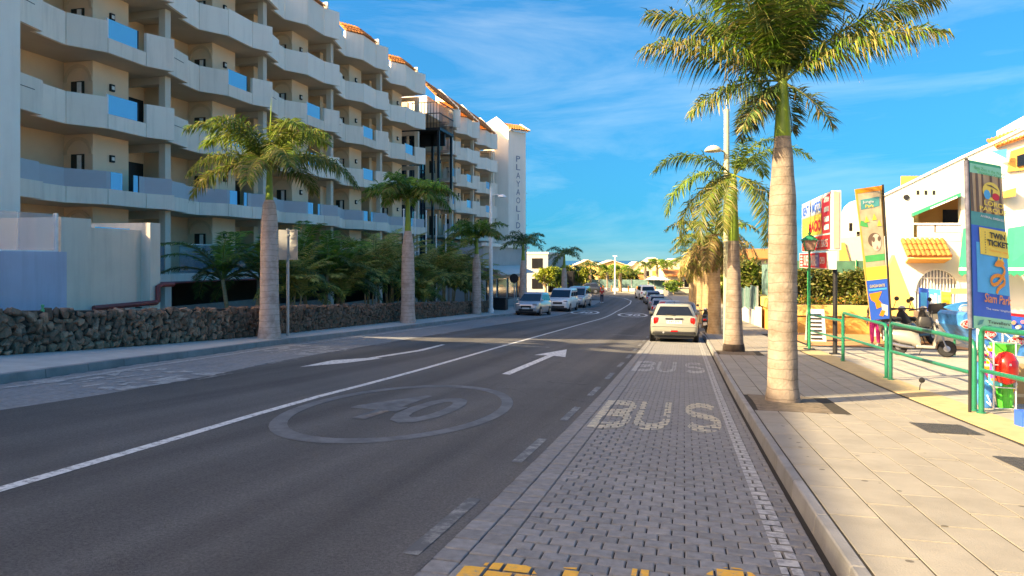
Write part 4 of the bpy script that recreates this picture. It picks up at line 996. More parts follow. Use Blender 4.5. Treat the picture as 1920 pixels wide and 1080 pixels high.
# garden clumps behind the lava wall
CA = [frond_mesh(2.1, R(75), R(100), 85, .36, BRIGHT+GREEN[:1], 81, sag=.3, plume=.14, fine=False, wid=.022), frond_mesh(2.1, R(55), R(100), 85, .36, DEEP+BRIGHT, 82, sag=.3, plume=.14, fine=False, wid=.022), frond_mesh(1.9, R(30), R(85), 85, .36, DEEP, 83, sag=.35, plume=.14, fine=False, wid=.022)]
AR = [frond_mesh(2.5, R(84), R(85), 62, .5, ARECA, 84, sag=.5, plume=.18, fine=False, wid=.03), frond_mesh(2.4, R(72), R(105), 62, .5, ARECA, 85, sag=.5, plume=.18, fine=False, wid=.03), frond_mesh(2.1, R(50), R(110), 62, .48, ARECA+DEEP[:1], 86, sag=.5, plume=.18, fine=False, wid=.03)]
def clump(label, px, py, X, ms, n, sc, seed, stems=4, trunk=0, spread=.35, name='garden_palm', grp='palms in the hotel garden'):
    p = atX(px, py, X); g = G(X, p.y)-.2; t = thing(name, label, 'palm', (X, p.y, g), 0, grp); r = random.Random(seed); H_ = p.z-g
    for k in range(stems):
        a = r.uniform(0, 6.28); d = r.uniform(0, spread); top = Vector((math.cos(a)*d*1.6, math.sin(a)*d*1.6, H_*r.uniform(.72, 1)))
        obj('stem', MB().tube([(math.cos(a)*d, math.sin(a)*d, 0), top], [.09 if trunk else .05, .07 if trunk else .035], 7), TR_B, t, smooth=60)
        for i in range(n):
            az = 2*math.pi*i/n*1.7+r.uniform(-.4, .4); mi = (i*5) % len(ms)
            o = link('frond', ms[mi], None, t, top, (0, R(r.uniform(-14, 14)), az)); q = sc*r.uniform(.8, 1.15); o.scale = (q, q*r.choice((-1, 1)), q)
    return t
clump('dark arching garden palm behind the nearest left palm', 455, 520, -16.4, CA, 12, 1.55, 1, 2, 1, .5)
clump('dark bushy garden palm right of the double sign', 592, 480, -16.2, CA, 12, 1.5, 2, 2, 1, .5)
clump('low dark garden palm between sign and second left palm', 625, 525, -15.6, CA, 12, 1.35, 3, 2, 1, .5)
clump('olive feathery garden palm left of second left palm', 690, 530, -16.0, AR, 8, 1.3, 4, 5)
clump('olive garden palm just behind second left palm', 735, 525, -16.4, AR, 8, 1.4, 5, 5)
clump('brownish garden palm right of second left palm', 805, 530, -16.2, AR, 8, 1.45, 6, 5)
clump('brownish garden palm midway to third left palm', 842, 532, -16.6, AR, 8, 1.5, 7, 5)
clump('last garden palm before the street lamp', 878, 535, -16.9, AR, 8, 1.5, 8, 5)
clump('garden palm low against the lava wall by the double sign', 552, 550, -14.6, AR, 10, .9, 9, 4)
clump('small garden palm against wall left of second palm', 655, 552, -14.8, AR, 10, .95, 10, 4)
clump('small garden palm against wall right of second palm', 785, 555, -15.2, AR, 10, 1.0, 11, 4)
clump('garden palm rising behind the olive pair', 720, 495, -18.2, CA, 12, 1.6, 12, 2, 1, .5)
clump('dark garden palm at the back near the flagpoles', 830, 500, -18.4, CA, 12, 1.7, 13, 2, 1, .5)

# ------------------------------------------------------------------ street furniture, left
galv = mat('galvanised steel', (.40, .41, .42), .45, metal=.6, var=.1, scale=8)
sg = thing('double_sign', 'two grey sign panels seen from behind on one steel pole', 'road sign', (-11.5, 18.5, G(-11.5, 18.5)+.13))
def loc_(px, py, o, X=None):
    d = (o.location.y*CT-o.location.x*ST); p = atD(px, py, d); return p-o.location
top = loc_(541, 430, sg).z
obj('pole', MB().tube([(0, 0, 0), (0, 0, top+.02)], .045, 10), galv, sg, smooth=60)
backm = mat('grey sign back', (.44, .43, .41), .5, metal=.3, var=.05)
ux = Vector((CT, ST, 0)); nn = Vector((-ST, CT, 0))
z0, z1 = loc_(541, 487, sg).z, loc_(541, 431, sg).z
obj('sign_panel', MB().slab([ux*-.25-nn*.06+Vector((0, 0, z0)), ux*.01-nn*.06+Vector((0, 0, z0)), ux*.01-nn*.06+Vector((0, 0, z1)), ux*-.25-nn*.06+Vector((0, 0, z1))], -nn*.02), backm, sg)
obj('sign_panel', MB().slab([ux*.06-nn*.02+Vector((0, 0, z0)), ux*.33-nn*.1+Vector((0, 0, z0)), ux*.33-nn*.1+Vector((0, 0, z1)), ux*.06-nn*.02+Vector((0, 0, z1))], -nn*.03), backm, sg)
for z in (z0+.15, z1-.15): obj('clamp', MB().box(-.07, .07, -.07, .07, z-.02, z+.02), galv, sg)
lp = thing('street_lamp', 'tall pale street lamp post by third left palm', 'street lamp', (-13.9, 49.5, G(-13.9, 49.5)+.13))
h = loc_(924, 350, lp).z
obj('post', MB().tube([(0, 0, 0), (0, 0, h*.6), (0, 0, h)], [.16, .13, .1], 12), lampw, lp, smooth=60)
obj('base', MB().lathe([(.22, 0), (.22, .25), (.15, .4)], 12), lampw, lp, smooth=40)
obj('lamp_arm', MB().tube([(0, 0, h-.7), (.5, -.2, h-.6), (.9, -.35, h-.75)], .04, 6), lampw, lp)
obj('luminaire', MB().lathe([(.32, 0), (.3, .08), (.2, .18), (.05, .23)], 14, (.95, -.37, h-.85)), lampw, lp, smooth=60)
bn = thing('litter_bin', 'black square bin on left pavement beyond the lava wall', 'bin', (-15.2, 57, G(-15.2, 57)+.13))
blk = mat('black plastic', (.018, .018, .02), .5, var=.2)
obj('bin_body', MB().box(-.6, .6, -.45, .45, 0, .95), blk, bn, bevel=.04); obj('lid', MB().box(-.64, .64, -.49, .49, .95, 1.05), blk, bn, bevel=.02)
rs = thing('round_sign', 'round road sign on a thin post near the black bin', 'road sign', (-14.2, 58, G(-14.2, 58)+.13))
h = loc_(941, 522, rs).z
obj('pole', MB().tube([(0, 0, 0), (0, 0, h+.3)], .05, 8), galv, rs); obj('sign_disc', MB().lathe([(.38, -.03), (.4, 0), (.38, .03)], 20, (0, -.08, h), 'Y'), blk, rs, smooth=40)
# right lamp
lr = thing('street_lamp', 'tall olive lamp post with mushroom head beside second right palm', 'street lamp', (1.32, 23.2, G(1.32, 23.2)+.13))
olive = mat('pale olive paint', (.44, .43, .30), .45, var=.08)
h = loc_(1370, 205, lr).z
obj('post', MB().tube([(0, 0, 0), (0, 0, h*.5), (0, 0, h)], [.11, .095, .085], 12), olive, lr, smooth=60)
obj('spike', MB().tube([(0, 0, h), (0, 0, h+.35)], [.015, .006], 6), galv, lr)
q = loc_(1337, 283, lr)
obj('lamp_arm', MB().tube([(0, 0, q.z-.05), (q.x*.5, q.y*.5, q.z+.02), (q.x, q.y, q.z)], .03, 6), olive, lr)
obj('luminaire', MB().lathe([(.02, -.05), (.26, -.02), (.27, 0), (.25, .06), (.17, .13), (.07, .17), (.01, .18)], 18, q), mat('pale lamp dome', (.62, .52, .36), .35), lr, smooth=60)
# ------------------------------------------------------------------ right hand shops and apartments
wwhite = mat('warm white render', (.68, .65, .58), .85, var=.04, scale=.8, bump=.12, bscale=25, streak=True, dirt=.35, dirtscale=.7, dirtcol=(.62, .57, .48))  # even warm white for the right-hand walls and trims
yellowr = mat('yellow render', (.72, .47, .16), .85, var=.06, scale=1.2, bump=.12, bscale=25)
oranger = mat('orange render', (.66, .33, .10), .85, var=.07, scale=1.2, bump=.12, bscale=25)
green_c = mat('green awning canvas', (.0, .30, .16), .7, var=.06, scale=3)
white_c = mat('white canvas trim', (.8, .8, .78), .7, var=.03)
YB = 34.0
def bp(px, py, Y=YB): return atY(px, py, Y)
def wallpiece(nm, pts, m, par, Y=YB, th=.35, raw=False):
    P = [bp(a, b, Y) for a, b in pts]
    mb = MB(); n = len(P); d = Vector((0, th, 0))
    mb.add(P+[p+d for p in P], [tuple(range(n)), tuple(range(2*n-1, n-1, -1))]+[((i+1) % n, i, n+i, n+(i+1) % n) for i in range(n)])
    me = mb.mesh(nm); bm = bmesh.new(); bm.from_mesh(me); bmesh.ops.recalc_face_normals(bm, faces=bm.faces); bm.to_mesh(me); bm.free()
    return link(nm, me, m, par)
rb = thing('white_apartment_building', 'white rendered building with rising roofline, arched window and orange balcony', 'building', (0, 0, 0))
arcL = [(1757-40*math.cos(R(a)), 546-40*math.sin(R(a))) for a in range(90, -1, -9)]     # arch top to left springing
arcR = [(1757+40*math.cos(R(a)), 546-40*math.sin(R(a))) for a in range(0, 91, 9)]
wallpiece('wall', [(1640, 640), (1640, 376), (1713, 341), (1713, 640)], wwhite, rb)
wallpiece('wall', [(1713, 399), (1713, 341), (1802, 298), (1802, 361)], wwhite, rb)
wallpiece('wall', [(1802, 640), (1802, 298), (1880, 262), (2150, 130), (2150, 640)], wwhite, rb)
wallpiece('wall', [(1713, 640), (1713, 452), (1757, 452)]+arcL+[(1717, 640)], wwhite, rb)
wallpiece('wall', [(1757, 452), (1802, 452), (1802, 640), (1797, 640)]+arcR, wwhite, rb)
o = wallpiece('roof_coping', [(1640, 376), (1640, 373), (1812, 289), (1880, 258), (2150, 126), (2150, 130), (1880, 262), (1802, 298)], render_white, rb, YB-.06, .5)
wallpiece('balcony_back_wall', [(1690, 470), (1690, 330), (1830, 330), (1830, 470)], oranger, rb, YB+1.6, .1)
wallpiece('balcony_door', [(1768, 452), (1768, 393), (1800, 393), (1800, 452)], dark_glass, rb, YB+1.55, .04)
wallpiece('balcony_ceiling', [(1700, 402), (1700, 398), (1815, 352), (1815, 357)], oranger, rb, YB+.36, 1.2)
wallpiece('balcony_floor', [(1705, 456), (1705, 453), (1810, 453), (1810, 456)], wwhite, rb, YB+.36, 1.2)
wallpiece('balcony_side_wall', [(1714, 455), (1714, 398), (1722, 396), (1722, 455)], yellowr, rb, YB+.4, 1.1)
balm = mat('grey balcony panel', (.52, .53, .55), .4, var=.03)
wallpiece('balcony_rail', [(1713, 421), (1713, 418), (1802, 418), (1802, 421)], white_c, rb, YB-.03, .1)
wallpiece('balcony_panel', [(1720, 444), (1720, 422), (1752, 422), (1752, 444)], balm, rb, YB+.03, .04)
wallpiece('balcony_panel', [(1755, 435), (1755, 422), (1801, 422), (1801, 435)], balm, rb, YB+.03, .04)
wallpiece('balcony_rail', [(1713, 452), (1713, 445), (1753, 445), (1753, 436), (1802, 436), (1802, 452)], wwhite, rb, YB-.02, .3)
wallpiece('balcony_awning', [(1713, 405), (1713, 399), (1802, 361), (1802, 368)], green_c, rb, YB-.35, .4)
wallpiece('awning_trim', [(1745, 392), (1745, 389), (1795, 368), (1795, 371)], white_c, rb, YB-.42, .03)
# arched window with grille
wallpiece('arched_window', arcL+[(1717, 640), (1797, 640)]+arcR, mat('pale window glass', (.35, .36, .40), .1, var=.1, scale=2), rb, YB+.25, .03)
g = MB()
for px in range(1721, 1796, 6):
    top = 546-math.sqrt(max(0, 40*40-(px-1757)**2)); a = bp(px, top, YB+.1); b = bp(px, 600, YB+.1); g.box(a.x-.02, a.x+.02, YB+.08, YB+.12, b.z, a.z); 
    obj('grille_bar', g, mat('white grille paint', (.75, .74, .72), .5), rb); g = MB()
for py in (521, 546): a = bp(1718, py, YB+.1); b = bp(1796, py, YB+.1); h_ = 30 if py == 521 else 40; obj('grille_bar', MB().box(bp(1757-h_+1, py, YB+.1).x, bp(1757+h_-1, py, YB+.1).x, YB+.07, YB+.13, a.z-.025, a.z+.025), MATS['white grille paint'], rb)
for i in range(20):
    pass
mb = MB()
for (a1, b1), (a2, b2) in zip(arcL[:-1]+arcR[:-1], arcL[1:]+arcR[1:]):
    p, q = bp(a1, b1), bp(a2, b2); c = bp(1757, 546); u, v = p+(p-c)*.09, q+(q-c)*.09
    mb.slab([p, q, v, u], (0, -.05, 0))
obj('arch_moulding', mb, wwhite, rb)
# vents and lamp hole
for px, py in ((1721, 361), (1736, 361), (1751, 361)): wallpiece('vent', [(px-2.5, py+4), (px-2.5, py-4), (px+2.5, py-4), (px+2.5, py+4)], blk, rb, YB-.02, .1)
c = bp(1699, 370); obj('round_vent', MB().lathe([(.12, 0), (.12, .12)], 14, (c.x, YB-.05, c.z), 'Y'), blk, rb)
# tiled canopy over the arch
a, b = bp(1688, 478), bp(1770, 478); a.y = b.y = YB-1.0
a.z = b.z = bp(1730, 481, YB-.9).z
roof_tiles('tile_canopy', rb, a, b, (0, .95, .75), 9, 3, tile_r)
obj('canopy_soffit', MB().slab([a+Vector((.05, 0, -.05)), b+Vector((-.05, 0, -.05)), Vector((b.x, YB-.02, bp(1730, 491).z)), Vector((a.x+.2, YB-.02, bp(1730, 491).z))], (0, 0, -.06)), oranger, rb)
# upper block, terracotta eave and orange loggia at the right edge
wallpiece('upper_wall', [(1876, 300), (1876, 243), (1960, 196), (2150, 120), (2150, 300)], wwhite, rb, YB+1.2, .4)
wallpiece('loggia_wall', [(1890, 322), (1897, 283), (1960, 262), (2000, 262), (2000, 310)], oranger, rb, YB-.12, .1)
wallpiece('loggia_window', [(1908, 312), (1908, 292), (1940, 282), (1940, 306)], dark_glass, rb, YB-.2, .09)
o_ = bp(1868, 276, YB-.2); e_ = bp(1945, 250, YB-.2); roof_tiles('eave_tiles', rb, o_, e_, (0, 1.0, .45), 10, 3, tile_r)
wallpiece('blue_awning', [(1860, 283), (1888, 279), (1888, 297)], mat('blue canvas', (.04, .28, .5), .7), rb, YB-.5, .05)
wallpiece('orange_sill', [(1878, 372), (1886, 358), (1906, 352), (1904, 368)], oranger, rb, YB-.5, .45)
# green awnings
for i, (x0, x1) in enumerate(((1800, 1872), (1884, 2010))):
    aw = thing('green_awning', ['green shop awning with white stripe half hidden behind park banner', 'green shop awning with white stripe at right edge of view'][i], 'awning', (0, 0, 0), group=None)
    t0, t1 = bp(x0+6, 428), bp(x1, 408 if i else 424); b0, b1 = bp(x0-2, 502, YB-1.5), bp(x1, 502, YB-1.5)
    obj('awning_canvas', MB().slab([b0, b1, t1, t0], (0, .02, -.03)), green_c, aw)
    dz = (bp(1850, 502, YB-1.5).z-bp(1850, 507, YB-1.5).z)
    obj('awning_stripe', MB().slab([b0, b1, b1-Vector((0, 0, dz)), b0-Vector((0, 0, dz))], (0, .02, 0)), white_c, aw)
    n = int((b1.x-b0.x)/.22); mb = MB()
    for k in range(n):
        xa, xb_ = lerp(b0.x, b1.x, k/n), lerp(b0.x, b1.x, (k+1)/n); zz = b0.z-dz
        mb.slab([(xa, YB-1.5, zz), (xb_, YB-1.5, zz), (xb_, YB-1.5, zz-.14), ((xa+xb_)/2, YB-1.5, zz-.24), (xa, YB-1.5, zz-.14)], (0, .02, 0))
    obj('awning_valance', mb, green_c, aw)
    obj('support_arm', MB().tube([b0+Vector((.1, 0, 0)), Vector((t0.x+.1, YB, t0.z-1.2))], .025, 6), white_c, aw)
bt = thing('yellow_buttress_wall', 'slanted yellow wall rising beside arched window', 'wall', (0, 0, 0))
wallpiece('wall', [(1660, 640), (1664, 506), (1677, 478), (1740, 640)], yellowr, bt, 31.5, .4)
lw = thing('rounded_white_house', 'white house with rounded parapet behind the hire sign', 'house', (0, 0, 0))
YL = 46
wallpiece('wall', [(1585, 520), (1588, 470), (1590, 404), (1597, 396), (1603, 382), (1614, 372), (1640, 366), (1690, 366), (1690, 520)], wwhite, lw, YL, 3)
wallpiece('lower_wall', [(1560, 520), (1560, 448), (1640, 440), (1640, 520)], mat('pale yellow render', (.74, .64, .42), .85, var=.04), lw, YL-1, .8)
wallpiece('gable_trim', [(1574, 500), (1574, 455), (1584, 455), (1596, 500)], oranger, lw, YL-1.15, .1)
for p in ((1592, 418, 6, 15), (1606, 434, 6, 6), (1606, 441, 6, 5)): wallpiece('window', [(p[0], p[1]+p[3]), (p[0], p[1]), (p[0]+p[2], p[1]), (p[0]+p[2], p[1]+p[3])], dark_glass, lw, YL-.03, .05)
# ------------------------------------------------------------------ planter, hedge, green mesh
plt = thing('orange_planter', 'long orange planter wall with yellow coping behind the railing', 'planter', (0, 0, 0))
zt_ = atD(1487, 571, 35.7).z; zm = zt_-.55
gz = G(5.2, 38)
obj('coping', MB().box(5.05, 11.5, 37.9, 38.8, zm, zt_), yellowr, plt, bevel=.02)
obj('base', MB().box(5.2, 11.4, 38.0, 38.7, gz-.6, zm-.002), oranger, plt)
obj('coping', MB().prism([(5.05, 38.82), (5.9, 38.82), (5.3, 49), (4.5, 49)], zm, zt_+.0), yellowr, plt)
obj('base', MB().prism([(5.2, 38.72), (5.8, 38.72), (5.2, 49), (4.65, 49)], gz-1.5, zm-.002), oranger, plt)
obj('soil', MB().box(5.15, 11.3, 38.02, 38.75, zt_, zt_+.02), soil, plt)
LV = leafmat('broad leaf', .3)
meshb0 = mat('blue green windbreak mesh', (.12, .22, .20), .8, var=.3, scale=3, bump=.3); gp0_ = mat('green post paint', (.0, .20, .09), .45, var=.1)
def leafcloud(name, parent, boxes, n, size, cols, seed, kind=None, long=1.6, up=.2):
    r = random.Random(seed); mb = MB(); C = []
    tot = sum((b[1]-b[0])*(b[3]-b[2])*(b[5]-b[4]) for b in boxes)
    for b in boxes:
        m = int(n*((b[1]-b[0])*(b[3]-b[2])*(b[5]-b[4]))/tot)
        for i in range(m):
            p = Vector((r.uniform(b[0], b[1]), r.uniform(b[2], b[3]), r.uniform(b[4], b[5])))
            if mnoise.noise(p*1.7) < -.25: continue
            p.z += .25*mnoise.noise(Vector((p.x*1.3, p.y*1.3, 4)))
            d = Vector((r.gauss(0, 1), r.gauss(-.3, 1), r.gauss(up, .6))).normalized(); s = size*r.uniform(.6, 1.3)
            a = d.cross(Vector((r.gauss(0, 1), r.gauss(0, 1), r.gauss(0, 1)))).normalized()*s*.3
            o = len(mb.v); q = p+d*s*.5*long; e = p+d*s*long+Vector((0, 0, -.15*s))
            mb.v += [tuple(p), tuple(q+a), tuple(e), tuple(q-a)]; mb.f += [(o, o+1, o+3), (o+1, o+2, o+3)]
            c = Vector(r.choice(cols))*r.uniform(.7, 1.25); C += [c]*4
    me = mb.mesh(name); at_ = me.color_attributes.new('Col', 'FLOAT_COLOR', 'POINT')
    for i, c in enumerate(C): at_.data[i].color = (c[0], c[1], c[2], 1)
    me.materials.append(LV); o = link(name, me, None, parent)
    if kind: o['kind'] = kind
    return o
hg = thing('hedge', 'clipped leafy hedge above the orange planter', 'hedge', (0, 0, 0))
sd_ = thing('side_mesh_fence', 'blue green mesh fence above the planter side beside second palm', 'fence', (0, 0, 0))
for i in range(4):
    ya_, yb2 = 39.2+2.6*i, 41.75+2.6*i; xa_, xb2 = 5.75-.062*(ya_-39), 5.75-.062*(yb2-39)
    obj('mesh_panel', MB().hexa([(xa_, ya_, zt_), (xa_+.04, ya_, zt_), (xb2+.04, yb2, zt_), (xb2, yb2, zt_)], [(xa_, ya_, zt_+2.0), (xa_+.04, ya_, zt_+2.0), (xb2+.04, yb2, zt_+2.0), (xb2, yb2, zt_+2.0)]), meshb0, sd_)
    obj('post', MB().tube([(xa_-.03, ya_, zt_-.1), (xa_-.03, ya_, zt_+2.05)], .035, 8), gp0_, sd_)
hz0, hz1 = atD(1540, 551, 36.5).z, atD(1540, 506, 36.5).z
leafcloud('leaves', hg, [(4.9, 11.5, 38.9, 39.8, hz0, hz1)], 7000, .17, [(.13, .17, .03), (.22, .22, .06), (.08, .12, .02), (.30, .27, .09)], 5)
for i in range(9): obj('stem', MB().tube([(5.3+i*.7, 39.3, hz0-.9), (5.3+i*.7+.1, 39.3, hz0+.5)], .03, 5), TR_B, hg)
lowp = thing('planter_flowers', 'low bushy plants with orange tips growing in the orange planter', 'plants', (0, 0, 0))
leafcloud('leaves', lowp, [(5.2, 11.3, 38.05, 38.7, zt_, zt_+.38)], 2200, .12, [(.12, .18, .03), (.25, .22, .05), (.40, .20, .04), (.09, .13, .03)], 6)
sp = thing('spiky_plant', 'yellowish spiky plant in planter left of the leaning banner', 'plant', bp(1617, 570, 38.4))
mb = MB(); r = random.Random(4); C = []
for i in range(44):
    a = r.uniform(0, 6.28); e = r.uniform(.5, 1.45); l = r.uniform(.6, 1.15); d = Vector((math.cos(a)*math.cos(e), math.sin(a)*math.cos(e), math.sin(e))); s = d.cross(Vector((0, 0, 1))).normalized()*.03
    o = len(mb.v); m_ = d*l*.6; t_ = d*l+Vector((0, 0, -.12)); mb.v += [tuple(s*.6), tuple(-s*.6), tuple(m_-s), tuple(m_+s), tuple(t_)]; mb.f += [(o, o+1, o+2, o+3), (o+3, o+2, o+4)]
    c = Vector(r.choice([(.36, .30, .09), (.28, .26, .07), (.45, .36, .14), (.15, .17, .04)])); C += [c]*5
me = mb.mesh('blades'); at_ = me.color_attributes.new('Col', 'FLOAT_COLOR', 'POINT')
for i, c in enumerate(C): at_.data[i].color = (*c, 1)
me.materials.append(LV); link('blades', me, None, sp)
meshg = mat('green windbreak mesh', (.05, .16, .11), .8, var=.25, scale=2.5, bump=.3, alpha=.92)
meshb = mat('blue green windbreak mesh', (.12, .22, .20), .8, var=.3, scale=3, bump=.3)
gp = mat('green post paint', (.0, .20, .09), .45, var=.1)
fe = thing('green_mesh_fence', 'dark green mesh fence on posts rising behind the hedge', 'fence', (0, 0, 0))
fz0, fz1 = atD(1540, 572, 37.5).z, atD(1540, 489, 37.5).z
for i in range(6): obj('post', MB().tube([(4.8+1.35*i, 40.0, fz0-1), (4.8+1.35*i, 40.0, fz1+.05)], .04, 8), gp, fe)
for i in range(5): obj('mesh_panel', MB().box(4.85+1.35*i, 6.1+1.35*i, 40.03, 40.06, fz0-1, fz1), meshg, fe)
f2 = thing('mesh_fence', 'pale green mesh fence on white base wall along far right pavement', 'fence', (0, 0, 0))
for i in range(12):
    y = 46+i*4.5; g_ = G(4.4, y)
    obj('base_wall', MB().box(4.35, 4.6, y+.01, y+4.49, g_-.6, g_+.95), wwhite, f2)
    obj('mesh_panel', MB().box(4.45, 4.49, y+.03, y+4.47, g_+.95, g_+2.5), meshb, f2)
    obj('post', MB().box(4.42, 4.52, y-.05, y+.05, g_-.2, g_+2.6), galv, f2)
obj('end_pillar', MB().box(4.3, 4.65, 45.3, 45.9, G(4.4, 46)-.3, G(4.4, 46)+1.3), wwhite, f2)

# ------------------------------------------------------------------ railings
gr = mat('green railing paint', (.0, .17, .095), .35, var=.12, scale=10, coat=.3)
def railing(label, ya, yb, za, zb, x=4.0):
    t = thing('railing', label, 'railing', (x, ya, G(x, ya)+.13), group=None)
    o = t.location; r_ = .036
    def q(y, z): return Vector((0, y-o.y, z-o.z))
    ga, gb = G(x, ya)+.1, G(x, yb)+.1; rad = .12
    path = [q(ya, ga), q(ya, za-rad), q(ya+rad*.3, za-rad*.3), q(ya+rad, za), q(yb-rad, zb), q(yb-rad*.3, zb-rad*.3), q(yb, zb-rad), q(yb, gb)]
    obj('hoop', MB().tube(path, r_, 10), gr, t, smooth=60)
    obj('mid_rail', MB().tube([q(ya, (ga+za)/2+.05), q(yb, (gb+zb)/2+.02)], .03, 10), gr, t, smooth=60)
    for y, g_ in ((ya, ga), (yb, gb)): obj('foot_plate', MB().lathe([(.06, 0), (.06, .035)], 12, q(y, g_+.02)), gr, t)
railing('farthest green railing section beside the hire sign post', 20.05, 25.4, -1.62, -1.84, 4.1)
railing('green railing section left of the leaning banner', 15.55, 19.5, -1.32, -1.36)
railing('green railing section before the scooters', 11.15, 15.25, -1.15, -1.25)
railing('nearest green railing section before the beach toys', 5.4, 10.9, -.72, -.93)

# ------------------------------------------------------------------ hire sign
red = mat('red print', (.72, .02, .03), .5, var=.05); yel = mat('yellow print', (.85, .62, .10), .5, var=.05); wht = mat('white print', (.62, .62, .60), .5, var=.03)
blu = mat('blue print', (.02, .12, .55), .5, var=.05); org = mat('orange print', (.85, .28, .03), .5, var=.05); blkp = mat('black print', (.02, .02, .02), .5); cyan = mat('cyan print', (.03, .40, .75), .5, var=.1, scale=3); grnp = mat('green print', (.05, .40, .12), .5); tanp = mat('tan print', (.50, .34, .20), .6, var=.15, scale=4); brn = mat('brown print', (.16, .10, .07), .6, var=.2, scale=5); mint = mat('mint print', (.25, .66, .45), .5, var=.05); purp = mat('violet print', (.16, .10, .35), .5); teal = mat('teal print', (.05, .30, .30), .5)
rs_ = thing('hire_sign', 'large red and yellow motorbike hire sign with green lantern before it', 'sign', (0, 0, 0))
ya, yb = 27.3, 22.0; sx = 4.2                         # far (left in view) end and near end; faces the road
za, zb, zc = 2.05, .30, -.27
Ls = ya-yb
obj('sign_box', MB().box(sx, sx+.26, yb, ya, zb, za), wht, rs_, bevel=.01)
obj('sign_box', MB().box(sx-.05, sx+.09, yb-.25, ya+.25, zc, zb-.04), wht, rs_, bevel=.01)
O = Vector((sx-.004, ya, zb)); UX = Vector((0, -1, 0)); UZ = Vector((0, 0, 1)); h_ = za-zb
def sp_(nm, m, x, y, w_, hh, ex=.003): return patch(nm, m, rs_, rect2(x*Ls, y*h_, w_*Ls, hh*h_), O, UX, UZ, ex)
sp_('print_panel', yel, .02, .30, .70, .38); sp_('print_panel', mat('pale print', (.55, .56, .50), .5), .02, .69, .70, .27); sp_('print_panel', red, .02, .02, .94, .25); 
patch('print_panel', red, rs_, [(.74*Ls, .30*h_), (.96*Ls, .30*h_), (.96*Ls, .97*h_), (.74*Ls, .93*h_), (.70*Ls, .75*h_), (.70*Ls, .5*h_)], O, UX, UZ)
for y in (.84, .67, .50, .36): sp_('price_box', wht, .79, y, .14, .09, .006)
text('lettering', 'RENT A MOTO', blu, rs_, O+UX*.04*Ls+UZ*.72*h_, UX, UZ, w=.66*Ls, h=.20*h_, ex=.008, bold=.045)
text('lettering', 'MACIO', red, rs_, O+UX*.28*Ls+UZ*.36*h_, UX, UZ, w=.42*Ls, h=.22*h_, ex=.008, bold=.05)
text('lettering', 'Surf', grnp, rs_, O+UX*.05*Ls+UZ*.38*h_, UX, UZ, w=.18*Ls, h=.18*h_, ex=.008, bold=.01)
text('lettering', 'SCOOTERS BIKES', wht, rs_, O+UX*.30*Ls+UZ*.06*h_, UX, UZ, w=.60*Ls, h=.14*h_, ex=.008, bold=.01)
sp_('print_panel', org, .08, .05, .10, .18, .006); sp_('print_panel', cyan, .20, .05, .06, .14, .006)
O2 = Vector((sx-.054, ya+.25, zc)); L2 = Ls+.5; h2 = zb-.04-zc
def s2(nm, m, x, y, w_, hh, ex=.003): return patch(nm, m, rs_, rect2(x*L2, y*h2, w_*L2, hh*h2), O2, UX, UZ, ex)
s2('print_panel', red, .02, .06, .86, .88); s2('print_panel', purp, .56, .08, .12, .84, .005)
text('lettering', 'SUPERMARKET', wht, rs_, O2+UX*.18*L2+UZ*.16*h2, UX, UZ, w=.46*L2, h=.68*h2, ex=.009, bold=.02)
text('lettering', 'OPEN', wht, rs_, O2+UX*.70*L2+UZ*.3*h2, UX, UZ, w=.14*L2, h=.4*h2, ex=.009, bold=.01)
for k in range(4): s2('price_box', wht, .05, .12+.2*k, .08, .12, .006)
for i, (y, x) in enumerate(((22.2, sx+.13), (26.7, sx+.13))):
    g_ = G(x, y)+.1; obj('post', MB().tube([(x, y, g_), (x, y, zc)], .065 if i == 0 else .045, 10), blk if i == 0 else gp, rs_, smooth=60); obj('foot_plate', MB().box(x-.14, x+.14, y-.14, y+.14, g_, g_+.05), blk, rs_)
obj('end_strip', MB().box(sx+.05, sx+.2, yb-.03, yb-.002, zb+.05, za-.05), mat('tan end strip', (.55, .42, .26), .6), rs_)
ln = thing('lantern_lamp', 'green four sided lantern on thin post before the hire sign', 'street lamp', (3.9, 23.9, G(3.9, 23.9)+.13))
o = ln.location; b = loc_(1533, 470, ln).z; tt = loc_(1533, 440, ln).z
obj('post', MB().tube([(0, 0, 0), (0, 0, b)], [.045, .035], 10), gp, ln, smooth=60); obj('foot_plate', MB().box(-.16, .16, -.13, .13, 0, .03), blk, ln)
obj('lantern_glass', MB().hexa([(-.11, -.11, b), (.11, -.11, b), (.11, .11, b), (-.11, .11, b)], [(-.19, -.19, b+.33), (.19, -.19, b+.33), (.19, .19, b+.33), (-.19, .19, b+.33)]), mat('smoked lantern glass', (.40, .26, .20), .2), ln)
for sx_ in (-1, 1):
    for sy_ in (-1, 1): obj('lantern_bar', MB().tube([(sx_*.115, sy_*.115, b), (sx_*.195, sy_*.195, b+.33)], .014, 5), gp, ln)
obj('lantern_roof', MB().hexa([(-.25, -.25, b+.33), (.25, -.25, b+.33), (.25, .25, b+.33), (-.25, .25, b+.33)], [(-.07, -.07, b+.5), (.07, -.07, b+.5), (.07, .07, b+.5), (-.07, .07, b+.5)]), gp, ln)
obj('finial', MB().lathe([(.02, 0), (.05, .05), (.01, .12)], 8, (0, 0, b+.5)), gp, ln)
for s in (-1, 1): obj('lantern_collar', MB().box(-.13, .13, s*.12-.015, s*.12+.015, b-.02, b+.01), gp, ln)
